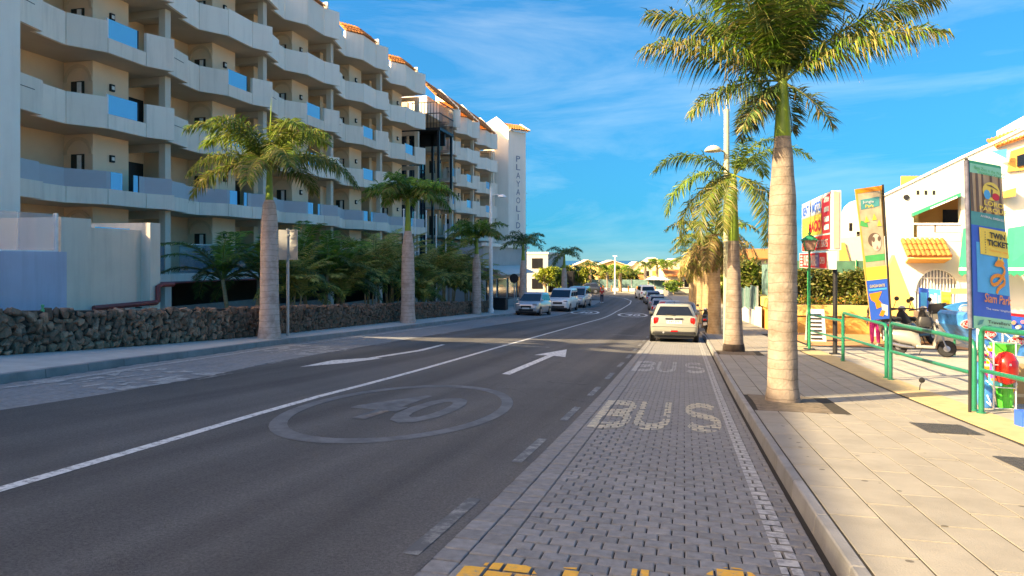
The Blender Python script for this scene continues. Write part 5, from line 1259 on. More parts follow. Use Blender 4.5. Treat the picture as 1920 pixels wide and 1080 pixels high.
# ------------------------------------------------------------------ park banners
def banner(label, px0, px1, d, topL, topR, botL, botR, pole_px, ground_py, pole_top):
    """corner pixels are turned into points at their own distance d"""
    t = thing('park_banner', label, 'banner', (0, 0, 0))
    return t
b2 = thing('park_banner', 'tall park banner with yellow emblem, ticket and orange dragon by nearest railing', 'banner', (0, 0, 0))
D = 9.7
P00, P10, P11, P01 = atD(1823, 615, D), atD(1895, 624, D+.35), atD(1874, 312, D+.35), atD(1815, 301, D)
def grid_banner(par, P00, P10, P11, P01, m, nu=8, nv=24, amp=.012, seed=0):
    mb = MB(); nrm = (P10-P00).cross(P01-P00).normalized(); th = .012
    for s in (0, 1):
        for j in range(nv+1):
            for i in range(nu+1):
                u, v = i/nu, j/nv; p = P00.lerp(P10, u).lerp(P01.lerp(P11, u), v); p = p+nrm*(amp*math.sin(u*4+v*7+seed)*.6+amp*mnoise.noise((u*3, v*9, seed)))-nrm*th*s; mb.v.append(tuple(p))
    n1 = (nu+1)*(nv+1)
    for j in range(nv):
        for i in range(nu):
            q = j*(nu+1)+i; mb.f.append((q, q+1, q+nu+2, q+nu+1)); q += n1; mb.f.append((q+nu+1, q+nu+2, q+1, q))
    rim = [i for i in range(nu+1)]+[j*(nu+1)+nu for j in range(1, nv+1)]+[nv*(nu+1)+i for i in range(nu-1, -1, -1)]+[j*(nu+1) for j in range(nv-1, 0, -1)]
    for a, b in zip(rim, rim[1:]+rim[:1]): mb.f.append((b, a, a+n1, b+n1))
    return obj('banner_cloth', mb, m, par, smooth=60)
c2 = grid_banner(b2, P00, P10, P11, P01, cyan, seed=1)
UXb = (P10-P00).normalized(); Wb = (P10-P00).length; UYb = (P01-P00); Hb = UYb.length; UYb = (UYb-UXb*UYb.dot(UXb)).normalized(); NB = UXb.cross(UYb)
SH = (P01-P00).dot(UXb)
def bq(nm, m, pts, ex=.022, par=None):
    """pts in banner units: u 0..1 across, v 0..1 up; the cloth's own slant is followed"""
    mb = MB(); q = [P00.lerp(P10, u).lerp(P01.lerp(P11, u), v)+NB*ex for u, v in pts]; mb.add(q, [tuple(range(len(q)))]); return obj(nm, mb, m, par or b2)
def brow(nm, m, v0, v1, u0=0.0, u1=1.0, ex=.022): return bq(nm, m, [(u0, v0), (u1, v0), (u1, v1), (u0, v1)], ex)
def btext(s, m, u, v, w_, h_, ex=.034, bold=.01, shear=0):
    o = P00.lerp(P10, u).lerp(P01.lerp(P11, u), v); dirv = (P01.lerp(P11, u)-P00.lerp(P10, u)).normalized()
    return text('lettering', s, m, b2, o, UXb, dirv, w=w_*Wb, h=h_*Hb, ex=ex, bold=bold, shear=shear)
brow('print_panel', mint, .0, .075); btext("Travellers'", blkp, .35, .04, .6, .02); btext("Choice Winner", blkp, .35, .012, .6, .018)
bq('print_mark', teal, [(.08, .02), (.2, .03), (.26, .06), (.14, .05)], .03)
brow('print_panel', blu, .075, .62, 0, 1); brow('print_panel', cyan, .22, .52, .12, 1, .025)
brow('print_panel', tanp, .70, .93); brow('print_panel', teal, .62, .70)
for i, u in enumerate((.0, .16, .34, .60, .86)): bq('print_strand', brn, [(u, .70), (u+.09, .70), (u+.05+.02*(i % 2), .93), (u+.0, .93)], .026)
brow('print_panel', mint, .93, .985); btext("Best Zoo in the World", grnp, .12, .955, .78, .018); btext("Travellers' Choice", grnp, .2, .933, .7, .016); brow('print_panel', grn, .985, 1.0)
bq('print_emblem', yel, [(.62+.27*math.cos(a), .835+.055*math.sin(a)) for a in [6.283*i/26 for i in range(26)]], .030)
bq('print_emblem', cyan, [(.48+.10*math.cos(a), .812+.028*math.sin(a)) for a in [6.283*i/16 for i in range(16)]], .033)
bq('print_emblem', red, [(.74+.12*math.cos(a), .806+.022*math.sin(a)) for a in [6.283*i/16 for i in range(16)]], .033)
bq('print_emblem', brn, [(.45, .87), (.52, .872), (.82, .845), (.80, .852), (.62, .872)], .034); bq('print_emblem', brn, [(.58, .80), (.63, .80), (.66, .845), (.61, .85)], .0345)
btext('LORO', yel, .38, .748, .50, .030, bold=.02); btext('PARQUE', yel, .24, .710, .70, .030, bold=.02); btext('ANIMAL EMBASSY', wht, .25, .672, .66, .014)
bq('print_ticket', yel, [(.22, .45), (1.03, .445), (1.0, .605), (.20, .61)], .032)
btext('TWIN', blkp, .48, .553, .40, .036, .045, .04); btext('TICKET', blkp, .40, .508, .56, .036, .045, .04); btext('2 atracciones 1 ticket', org, .45, .475, .48, .012, .045)
for k in range(9): bq('print_mark', brn, [(.35, .46+.015*k), (.37, .46+.015*k), (.37, .467+.015*k), (.35, .467+.015*k)], .036)
drag = []
pth = [(.62, .225), (.66, .25), (.74, .27), (.84, .29), (.84, .325), (.70, .335), (.55, .325), (.47, .30), (.52, .275), (.66, .29), (.80, .335), (.86, .37), (.80, .395), (.70, .40)]
mb = MB()
sm = []
for i in range(len(pth)-1):
    p0, p1, p2, p3 = pth[max(i-1, 0)], pth[i], pth[i+1], pth[min(i+2, len(pth)-1)]
    for k in range(5):
        t = k/5; sm.append(tuple(.5*((2*p1[j])+(-p0[j]+p2[j])*t+(2*p0[j]-5*p1[j]+4*p2[j]-p3[j])*t*t+(-p0[j]+3*p1[j]-3*p2[j]+p3[j])*t**3) for j in (0, 1)))
asp = Wb/Hb
for i in range(len(sm)-1):
    (u0, v0), (u1, v1) = sm[i], sm[i+1]; dx, dy = (u1-u0)*asp, v1-v0; d = math.hypot(dx, dy) or 1e-6; w_ = .011
    nu_, nv_ = -dy/d*w_/asp, dx/d*w_; q = [(u0+nu_, v0+nv_), (u1+nu_, v1+nv_), (u1-nu_, v1-nv_), (u0-nu_, v0-nv_)]
    mb.add([P00.lerp(P10, u).lerp(P01.lerp(P11, u), v)+NB*(.033+.0002*i) for u, v in q], [(3, 2, 1, 0)])
obj('print_dragon', mb, org, b2)
bq('print_dragon_head', org, [(.56, .39), (.66, .385), (.82, .395), (.86, .415), (.76, .43), (.66, .425), (.60, .41)], .046); bq('print_dragon_crest', yel, [(.66, .424), (.70, .45), (.74, .428), (.80, .445), (.84, .418), (.76, .428)], .047)
btext('Siam Park', org, .26, .165, .70, .055, .045, .01, .2); btext('The water kingdom', wht, .30, .118, .66, .016, .04)
pm = mat('black banner pole', (.02, .02, .02), .4)
gp0 = Vector((P00.x-.03, P00.y, G(P00.x, P00.y)+.12)); obj('pole', MB().tube([gp0, P00+Vector((-.025, 0, 0)), P01+Vector((-.02, 0, .03))], .022, 8), pm, b2, smooth=60)
obj('pole_sleeve', MB().tube([P00+Vector((-.025, 0, 0)), P01+Vector((-.02, 0, 0))], .032, 8), mat('sleeve cloth', (.10, .10, .14), .7, var=.4, scale=8), b2, smooth=60)
obj('top_batten', MB().tube([P01, P11], .012, 6), mint, b2)
# leaning banner
b1 = thing('park_banner', 'leaning orange and blue animal park banner beside the hire sign', 'banner', (0, 0, 0))
D = 13.9
P00, P10, P11, P01 = atD(1632, 600, D), atD(1667, 597, D), atD(1652, 348, D), atD(1603, 355, D)
UXb = (P10-P00).normalized(); Wb = (P10-P00).length; UYb = (P01-P00); Hb = UYb.length; UYb = (UYb-UXb*UYb.dot(UXb)).normalized(); NB = UXb.cross(UYb)
grid_banner(b1, P00, P10, P11, P01, mat('ochre banner cloth', (.62, .36, .10), .7, var=.12, scale=4), seed=3)
b2_ = b2; b2 = b1
brow('print_panel', blu, .0, .30); brow('print_panel', mat('dusty print', (.50, .40, .26), .6, var=.2, scale=6), .40, .97, .06, .94); brow('print_panel', yel, .30, .40, .05, .98, .024); brow('print_panel', org, .965, 1.0, .0, 1.0, .026)
bq('print_plaque', teal, [(.12, .84), (.86, .85), (.88, .92), (.14, .915)], .026); btext('Jungle', wht, .2, .88, .6, .025); btext('Park', yel, .3, .85, .45, .024)
bq('print_blob', brn, [(.55+.28*math.cos(a), .60+.055*math.sin(a)) for a in [6.283*i/18 for i in range(18)]], .026); bq('print_blob', mat('pale fur print', (.62, .52, .40), .6, var=.15, scale=8), [(.62+.20*math.cos(a), .58+.065*math.sin(a)) for a in [6.283*i/18 for i in range(18)]], .029); bq('print_blob', brn, [(.5+.07*math.cos(a), .605+.02*math.sin(a)) for a in [6.283*i/12 for i in range(12)]], .031); bq('print_blob', brn, [(.74+.06*math.cos(a), .605+.02*math.sin(a)) for a in [6.283*i/12 for i in range(12)]], .031); bq('print_blob', mat('nose print', (.45, .22, .18), .6), [(.58, .53), (.70, .53), (.64, .56)], .032)
brow('print_panel', grnp, .44, .49, .06, .94, .025); bq('print_panel', grnp, [(.0, .72), (.34, .70), (.3, .74), (.05, .76)], .027)
for u, v in ((.30, .76), (.62, .77), (.8, .72)): bq('print_blob', yel, [(u-.1, v-.02), (u+.1, v-.02), (u, v+.03)], .03)
btext('GUAGUA GRATIS', yel, .12, .245, .80, .022); brow('print_panel', cyan, .22, .235, .06, .94, .025)
bq('print_blob', org, [(.05, .20), (.7, .21), (.5, .15), (.75, .10), (.35, .08), (.3, .13), (.12, .15)], .026); bq('print_blob', wht, [(.6, .12), (.95, .10), (.9, .02), (.65, .04)], .027); bq('print_blob', org, [(.45, .03), (.6, .07), (.8, .06), (.66, .02)], .029)
g0_ = Vector((P10.x+.03, P10.y, G(P10.x, P10.y)+.12))
obj('pole', MB().tube([g0_, P10+Vector((.03, 0, 0)), P11+Vector((.03, 0, .02))], .022, 8), pm, b1, smooth=60)
obj('side_fold', MB().slab([P10.lerp(P11, .62), P10.lerp(P11, .62)+Vector((.06, .05, 0)), P11+Vector((.05, .05, 0)), P11], (0, .01, 0)), org, b1)
b2 = b2_
# ------------------------------------------------------------------ A-frame board, posters, freezer, toys
af = thing('a_frame_board', 'white folding pavement board standing by the hire sign post', 'sign board', gnd(1529, 640, .12))
for s in (-1, 1): obj('board', MB().hexa([(-.33, s*.34-.015, 0), (.33, s*.34-.015, 0), (.33, s*.34+.015, 0), (-.33, s*.34+.015, 0)], [(-.3, s*.05-.015, 1.25), (.3, s*.05-.015, 1.25), (.3, s*.05+.015, 1.25), (-.3, s*.05+.015, 1.25)]), wht, af)
for k in range(7): obj('print_line', MB().slab([(-.22, -.355+.032*k*1.15, .12+.15*k), (.18, -.355+.032*k*1.15, .12+.15*k), (.18, -.342+.032*k*1.15, .18+.15*k), (-.22, -.342+.032*k*1.15, .18+.15*k)], (0, -.01, 0)), blkp, af)
po = thing('poster_stand', 'stand with three blue, white and yellow posters before arched window', 'poster stand', (0, 0, 0))
YP = 29.0
for (a, b, c, d, m) in ((1723, 1741, 539, 582, blu), (1742, 1764, 541, 584, cyan), (1765, 1783, 546, 594, yel)):
    wallpiece('poster', [(a, d), (a, c), (b, c+2), (b, d+2)], m, po, YP, .03)
for (a, b, c, d, m) in ((1744, 1750, 552, 578, wht), (1752, 1757, 550, 578, wht), (1759, 1763, 553, 580, mint), (1726, 1738, 548, 574, cyan), (1768, 1780, 562, 588, org)): wallpiece('poster_picture', [(a, d), (a, c), (b, c+1), (b, d+1)], m, po, YP-.01, .005)
wallpiece('counter', [(1722, 640), (1722, 584), (1800, 590), (1800, 645)], mat('cream counter', (.72, .62, .42), .7), po, YP+.1, .6)
wallpiece('header', [(1784, 551), (1784, 541), (1815, 541), (1815, 551)], yellowr, po, YP, .1)
a = bp(1767, 556, YP); text('lettering', 'RENT A CAR', blkp, po, Vector((a.x, YP-.02, a.z)), (1, 0, 0), (0, 0, 1), w=.3, h=.07)
def ellboard(nm, par, cx, cy, rx, ry, d, m, sharp=1.6, th=.08, ex=0):
    pts = []
    for i in range(28):
        a = 6.283*i/28; u = math.cos(a); v = math.sin(a)*(1-abs(u)**sharp*.55); pts.append(atD(cx+rx*u, cy+ry*v, d-ex))
    vd = Vector((-ST, CT, 0)); return obj(nm, MB().slab(pts, vd*th), m, par, smooth=30)
sb = thing('blue_surfboard_sign', 'pointed blue board with white oval badge beside the scooters', 'sign', (0, 0, 0))
ellboard('board', sb, 1832, 577, 58, 13, 13.2, mat('bright blue board', (.03, .30, .62), .35, coat=.4), 2.2)
ellboard('badge', sb, 1810, 579, 12, 9, 13.2, wht, 9, .01, .03)
ellboard('badge_ring', sb, 1810, 579, 10, 7, 13.2, cyan, 9, .01, .036); ellboard('badge_label', sb, 1810, 579, 9, 5, 13.2, wht, 9, .01, .042)
obj('post', MB().tube([atD(1850, 590, 13.25), atD(1850, 745, 13.25)], .03, 8), gp, sb)
fz = thing('ice_cream_freezer', 'blue ice cream freezer with red and white brand ovals behind nearest railing', 'freezer', (0, 0, 0))
D = 11.6
def fq(nm, m, pts, d=D, th=.5): return obj(nm, MB().slab([atD(a, b, d) for a, b in pts], Vector((-ST, CT, 0))*th), m, fz)
icebl = mat('icy blue print', (.03, .22, .55), .4, var=.5, scale=7, coat=.3)
fq('cabinet', icebl, [(1806, 592), (1812, 586), (1990, 600), (1990, 676), (1880, 664), (1830, 640), (1808, 612)], D, .7)
fq('lid_rim', wht, [(1888, 580), (1990, 590), (1990, 600), (1888, 592)], D-.05, .8); fq('lid_trim', red, [(1888, 586), (1990, 597), (1990, 603), (1888, 591)], D-.09, .05)
fq('lid_board', blu, [(1894, 592), (1990, 604), (1990, 650), (1894, 626)], D-.1, .04)
for cx, cy in ((1852, 627), (1907, 640), (1818, 608)):
    ellboard('oval_badge', fz, cx, cy, 17, 9, D, wht, 9, .012, .02); ellboard('oval_badge', fz, cx, cy, 15.5, 7.5, D, red, 9, .012, .026)
    p = atD(cx-13, cy+4, D-.05); text('lettering', 'Kalise', wht, fz, p, Vector((CT, ST, 0)), (0, 0, 1), w=26/FPX*D, h=9/FPX*D, ex=.0, bold=.02)
r = random.Random(8)
for k in range(10): cx, cy = r.uniform(1900, 1918), r.uniform(596, 632); ellboard('ice_cream_picture', fz, cx, cy, 4, 3.4, D-.12, [tanp, wht, cyan, mat('pink print', (.7, .25, .35), .5)][k % 4], 9, .006, .002+.001*k)
for x in (1830, 1985): obj('leg', MB().tube([atD(x, 650, D+.3), atD(x, 722, D+.3)], .04, 8), blk, fz)
rk = thing('toy_rack', 'white wire rack filled with bright beach toys behind nearest railing', 'rack', (0, 0, 0))
wire = mat('white wire', (.75, .72, .66), .4, metal=.2)
def rp(px, py, dd=0): return atD(px, py, 10.0+dd)
fl, frr, bl_, br = (1863, 766), (1903, 772), (1832, 738), (1880, 740)
bot = [rp(1832, 738, .5), rp(1863, 768, 0), rp(1905, 770, .05), rp(1880, 742, .6)]; top_ = [p+Vector((0, 0, .98)) for p in bot]; zg = G(bot[1].x, bot[1].y)+.12
for a, b in zip(bot, top_): obj('wire', MB().tube([Vector((a.x, a.y, min(a.z, G(a.x, a.y)+.14))), b], .011, 6), wire, rk)
for f in (0.02, .33, .66, 1):
    for i in range(4): a, b = bot[i].lerp(top_[i], f), bot[(i+1) % 4].lerp(top_[(i+1) % 4], f); obj('wire', MB().tube([a, b], .009, 6), wire, rk)
obj('wire', MB().tube([top_[0], bot[1].lerp(top_[1], .66)], .009, 6), wire, rk); obj('wire', MB().tube([bot[0].lerp(top_[0], .33), bot[1]], .009, 6), wire, rk)
def toy(name, label, px, py, prof_, m, dd=.2, n=14, tilt=0):
    p = rp(px, py, dd); t = thing(name, label, 'beach toy', p); t.rotation_euler = (0, tilt, 0); obj('body', MB().lathe(prof_, n), m, t, smooth=60); return t
gl_g = mat('glossy green vinyl', (.03, .55, .06), .2, coat=.5); gl_r = mat('glossy red vinyl', (.70, .02, .015), .2, coat=.5); gl_b = mat('glossy blue vinyl', (.03, .25, .65), .2, coat=.5)
t = toy('inflatable_vase', 'bright green flared inflatable in the wire rack', 1884, 768, [(.10, 0), (.12, .2), (.11, .5), (.12, .75), (.17, .9), (.2, .98), (.19, .985)], gl_g, .25); obj('valve', MB().lathe([(.015, 0), (.012, .03)], 8, (.11, -.05, .3)), wht, t)
t = toy('inflatable_float', 'glossy red inflatable float in the middle of wire rack', 1886, 722, [(.02, 0), (.12, .05), (.16, .2), (.15, .35), (.09, .46), (.02, .49)], gl_r, .05); obj('valve', MB().lathe([(.015, 0), (.012, .03)], 8, (0, -.15, .3)), wht, t)
t = toy('inflatable_dolphin', 'blue inflatable leaning at the left of wire rack', 1852, 768, [(.02, 0), (.11, .06), (.14, .25), (.12, .45), (.06, .7), (.01, .8)], gl_b, .3, tilt=-.25); obj('fin', MB().slab([(.1, -.02, .4), (.24, -.02, .34), (.12, -.02, .55)], (0, .04, 0)), gl_b, t)
r = random.Random(12); cols = [mat('toy %s' % n_, c, .3, coat=.3) for n_, c in (('magenta', (.65, .03, .25)), ('yellow', (.85, .55, .03)), ('turquoise', (.03, .5, .55)), ('violet', (.25, .08, .5)), ('orange', (.8, .22, .03)), ('sky', (.1, .45, .8)))]
CN = ['magenta', 'yellow', 'turquoise', 'violet', 'orange', 'sky blue']; PL = ['at the top left', 'at the top middle', 'at the top right', 'left of the red float', 'above the blue inflatable', 'low at the left', 'by the left wires', 'right of the green inflatable', 'beneath the red float']
for i, (px, py, dd) in enumerate(((1846, 674, .35), (1860, 668, .3), (1872, 672, .5), (1866, 694, .1), (1850, 700, .3), (1842, 720, .4), (1839, 694, .4), (1899, 735, .2), (1866, 712, .1))):
    p = rp(px, py, dd); t = thing('toy_packet', 'small %s beach toy packet %s of wire rack' % (CN[i % 6], PL[i]), 'toy', p, r.uniform(-.5, .9)); t.rotation_euler.x = r.uniform(-.3, .3)
    w_, hh = r.uniform(.06, .1), r.uniform(.08, .13); obj('packet', MB().box(-w_, w_, -.025, .025, -hh, hh), cols[i % 6], t, bevel=.015); obj('label_card', MB().box(-w_*.6, w_*.6, -.03, -.026, -hh*.2, hh*.6), cols[(i+2) % 6], t)
    obj('header_card', MB().box(-w_*.9, w_*.9, -.01, .01, hh, hh+.03), wht, t)
cb = thing('cardboard_box', 'brown cardboard box at right edge behind the toy rack', 'box', atD(1925, 735, 10.9)); card = mat('cardboard', (.40, .25, .12), .9, var=.1, scale=8)
obj('carton', MB().box(-.22, .3, -.2, .2, -.55, .42), card, cb, bevel=.005); obj('tape', MB().box(-.223, -.12, -.203, .203, -.05, .0), mat('tape', (.55, .42, .25), .3), cb)
bb = thing('blue_crate', 'small blue printed box on the paving at right edge', 'box', atD(1922, 790, 8.6)); obj('carton', MB().box(-.08, .15, -.1, .1, -.12, .13), blu, bb, bevel=.004); obj('label_card', MB().box(-.05, .1, -.106, -.101, -.05, .06), wht, bb)
mr = thing('round_mirror', 'small black round mirror on a bent stalk beyond pavement edge', 'mirror', gnd(1724, 733, .12))
obj('stalk', MB().tube([(0, 0, 0), (.01, 0, .1), (.03, 0, .14)], .009, 6), blk, mr); obj('mirror_head', MB().lathe([(.01, -.02), (.045, -.012), (.05, .01), (.045, .015)], 14, (.04, 0, .19), 'Y'), blk, mr, smooth=50)
# ------------------------------------------------------------------ vehicles
tyre = mat('tyre rubber', (.018, .018, .019), .8, var=.2, scale=20); rim = mat('alloy rim', (.35, .35, .37), .3, metal=.8)
cglass = glass('car glass', (.012, .014, .016), .04, 1.0); trimb = mat('black car trim', (.02, .02, .021), .45); lred = mat('red lamp lens', (.55, .01, .01), .15, coat=.6, var=.2, scale=20); lclear = mat('clear lamp lens', (.55, .56, .58), .12, metal=.5, coat=.6); platem = mat('number plate', (.70, .70, .66), .4)
def paintc(n, c, metal=.25): return mat('car paint '+n, c, .28, var=.02, metal=metal, coat=.8)
def rrect(y0, y1, hw, z, r=.16, n=4):
    P = []
    for cx, cy, a0 in ((hw-r, y1-r, 0), (-hw+r, y1-r, 90), (-hw+r, y0+r, 180), (hw-r, y0+r, 270)):
        for k in range(n+1): a = R(a0+90*k/n); P.append((cx+r*math.cos(a), cy+r*math.sin(a), z))
    return P
def loft(rings, cap=True):
    mb = MB(); n = len(rings[0])
    for q in rings: mb.v += [tuple(p) for p in q]
    for j in range(len(rings)-1):
        for k in range(n): mb.f.append((j*n+k, j*n+(k+1) % n, (j+1)*n+(k+1) % n, (j+1)*n+k))
    if cap: mb.f.append(tuple(range(n-1, -1, -1))); mb.f.append(tuple((len(rings)-1)*n+k for k in range(n)))
    return mb
def section(y, hw, zb, zt):
    h = zt-zb; half = [(hw*.80, zb), (hw*.95, zb+.06*h), (hw*.99, zb+.25*h), (hw, zb+.5*h), (hw*.985, zt-.22*h), (hw*.95, zt-.08*h), (hw*.86, zt-.01*h), (hw*.4, zt+.015)]
    return [(x, y, z) for x, z in half]+[(-x, y, z) for x, z in half[::-1]]
def car(label, loc, rz, paint_, L_=4.0, W_=1.75, H_=1.45, belt=.93, hood=.85, clear=.2, cab=(-.46, .24, -.36, .05), kind='hatch', s=1.06, grp=None, rear=None, plate='', wheel=.31, name='parked_car', detail=True):
    t = thing(name, label, 'van' if kind == 'van' else 'car', loc, rz, grp)
    sl = (G(loc[0], loc[1]+.5)-G(loc[0], loc[1]-.5)); t.rotation_euler = (math.atan(sl)*math.cos(rz), 0, rz); t.scale = (s, s, s)
    hw = W_/2; a, b = -L_/2, L_/2
    c0, c1, r0, r1 = [c*L_ for c in cab]
    st = [(a, .80, clear+.22, belt-.28), (a+.05, .90, clear+.08, belt-.12), (a+.16, .96, clear, belt-.03), (a+.5, 1, clear-.02, belt+.01), (c0+.3, 1, clear-.02, belt+.02), (0, 1, clear-.02, belt), (c1-.1, 1, clear-.02, belt-.01), (c1+.08, .995, clear-.02, lerp(belt, hood, .4)),
          (b-.45, .97, clear-.01, hood), (b-.18, .92, clear+.02, hood-.07), (b-.05, .85, clear+.08, hood-.2), (b, .76, clear+.16, hood-.32)]
    if kind == 'van': st[0] = (a, .88, clear+.1, belt); st[1] = (a+.04, .95, clear+.03, belt+.02); st[2] = (a+.1, .98, clear, belt+.02)
    st.sort(key=lambda q: q[0])
    obj('body', loft([section(y, hw*k, zb, zt) for y, k, zb, zt in st]), paint_, t, smooth=35)
    wr = hw*(.80 if kind != 'van' else .88); wb = hw*.95
    lo, hi = belt-.06, H_-.10
    ca = obj('cabin', loft([rrect(c0, c1, wb, lo), rrect(r0, r1, wr, hi), rrect(r0+.05, r1-.05, wr*.95, H_-.035), rrect(r0+.16, r1-.16, wr*.8, H_, .1)]), paint_, t, smooth=35)
    def cp(u, v, face):
        """point on a cabin face; v 0 belt..1 top"""
        y0, y1, w_ = lerp(c0, r0, v), lerp(c1, r1, v), lerp(wb, wr, v); z = lerp(lo, hi, v)
        if face == 'F': return Vector((lerp(-w_+.14, w_-.14, u), y1, z))
        if face == 'B': return Vector((lerp(w_-.14, -w_+.14, u), y0, z))
        if face == 'R': return Vector((w_, lerp(y0+.16, y1-.16, u), z))
        return Vector((-w_, lerp(y1-.16, y0+.16, u), z))
    def win(nm, face, u0, u1, v0, v1, m=cglass):
        q = [cp(u0, v0, face), cp(u1, v0, face), cp(u1, v1, face), cp(u0, v1, face)]; n = (q[1]-q[0]).cross(q[3]-q[0]).normalized()
        c = sum(q, Vector())/4
        if n.dot(c-Vector((0, (c0+c1)/2, c.z))) < 0: n = -n; q = q[::-1]
        return obj(nm, MB().slab([p-n*.004 for p in q], n*.012), m, t)
    win('windscreen', 'F', -.06, 1.06, .14, .93); win('rear_window', 'B', -.02, 1.02, .18, .9)
    cuts = (0, .36, .70, 1) if kind == 'van' else (.0, .45, 1)
    for f in 'LR':
        for u0, u1 in zip(cuts, cuts[1:]): win('side_window', f, u0+.015, u1-.015, .2, .9)
    for sx in (-1, 1):
        for y in (-L_*.305, L_*.31):
            w_ = obj('wheel', MB().lathe([(wheel*.6, -.1), (wheel*.93, -.1), (wheel, -.06), (wheel, .06), (wheel*.93, .1), (wheel*.62, .105)], 20, (sx*(hw-.085), y, wheel), 'X'), tyre, t, smooth=40)
            obj('rim', MB().lathe([(.02, 0), (wheel*.6, -.01), (wheel*.62, .012), (.02, .03)] if sx > 0 else [(.02, -.03), (wheel*.62, -.012), (wheel*.6, .01), (.02, 0)], 16, (sx*(hw+.015), y, wheel), 'X'), rim, w_, smooth=40)
            obj('wheel_arch', MB().lathe([(wheel*1.17, -.02), (wheel*1.17, .004)], 20, (sx*(hw*.985), y, wheel), 'X'), trimb, t)
        obj('mirror', MB().box(sx*(hw+.02)-.09, sx*(hw+.02)+.09, c1-.32, c1-.22, belt+.02, belt+.15), paint_, t, bevel=.03)
        obj('tail_lamp', MB().box(sx*hw*.83-.08, sx*hw*.83+.08, a-.012+.03, a+.2, belt-.30, belt-.08), lred, t, bevel=.03)
        obj('headlamp', MB().box(sx*hw*.70-.16, sx*hw*.70+.16, b-.26, b-.035, hood-.24, hood-.09), lclear, t, bevel=.03)
    if detail:
        obj('grille', MB().box(-hw*.42, hw*.42, b-.1, b+.012, hood-.42, hood-.24), trimb, t, bevel=.015); obj('bumper_intake', MB().box(-hw*.6, hw*.6, b-.12, b+.008, clear+.12, clear+.28), trimb, t, bevel=.015)
        p = obj('number_plate', MB().box(-.26, .26, b+.0, b+.025, clear+.26, clear+.37), platem, t)
        p = obj('number_plate', MB().box(-.26, .26, a-.02, a+.01, belt-.42, belt-.31), platem, t)
        obj('bumper_lower', MB().box(-hw*.86, hw*.86, a+.0, a+.2, clear-.02, clear+.14), trimb, t, bevel=.03)
        obj('bumper_lower', MB().box(-hw*.84, hw*.84, b-.25, b-.03, clear-.02, clear+.12), trimb, t, bevel=.03)
    obj('underbody', MB().box(-hw*.8, hw*.8, a+.15, b-.15, clear-.08, clear+.03), trimb, t)
    return t
# cream hatchback seen from behind
mc = paintc('cream', (.29, .29, .24), .1)
x0, yy = -.40, 29.7
m1 = thing('parked_car', 'cream three door hatchback parked in bus bay with red tail lamps', 'car', (x0, yy, G(x0, yy)), 0)
m1.rotation_euler = (math.atan(G(0, yy+.5)-G(0, yy-.5)), 0, R(.6)); m1.scale = (1.07, 1.07, 1.07)
hw = .865; a, b = -1.92, 1.92
st = [(a, .84, .42, .66), (a+.03, .92, .34, .80), (a+.08, .96, .30, .93), (a+.2, .985, .22, .985), (a+.6, 1, .18, 1.0), (0, .985, .18, .985), (.7, .985, .18, .96), (1.2, .985, .2, .90), (1.65, .93, .24, .84), (1.85, .85, .3, .72), (b, .74, .36, .6)]
obj('body', loft([section(y, hw*k, zb, zt) for y, k, zb, zt in st]), mc, m1, smooth=35)
lo, hi = .93, 1.33
c0, c1, r0, r1 = a+.10, 1.02, a+.36, .42; wb, wr = hw*.90, hw*.735
obj('cabin', loft([rrect(c0, c1, wb, lo, .2), rrect(r0, r1, wr, hi, .2), rrect(r0+.05, r1-.05, wr*.95, 1.385, .2), rrect(r0+.2, r1-.16, wr*.8, 1.41, .12)]), mc, m1, smooth=35)
def c2p(u, v): y0 = lerp(c0, r0, v); w_ = lerp(wb, wr, v); return Vector((lerp(-w_+.10, w_-.10, u), y0, lerp(lo, hi, v)))
q = [c2p(0, .12), c2p(1, .12), c2p(.985, .5), c2p(.96, .93), c2p(.04, .93), c2p(.015, .5)]; n = Vector((0, -1, .55)).normalized(); o = obj('rear_window', MB().slab([p-n*.004 for p in q], n*.014), cglass, m1)
obj('wiper', MB().tube([(.02, c0+.0, .99), (-.3, c0+.03, 1.02)], .012, 5), trimb, o)
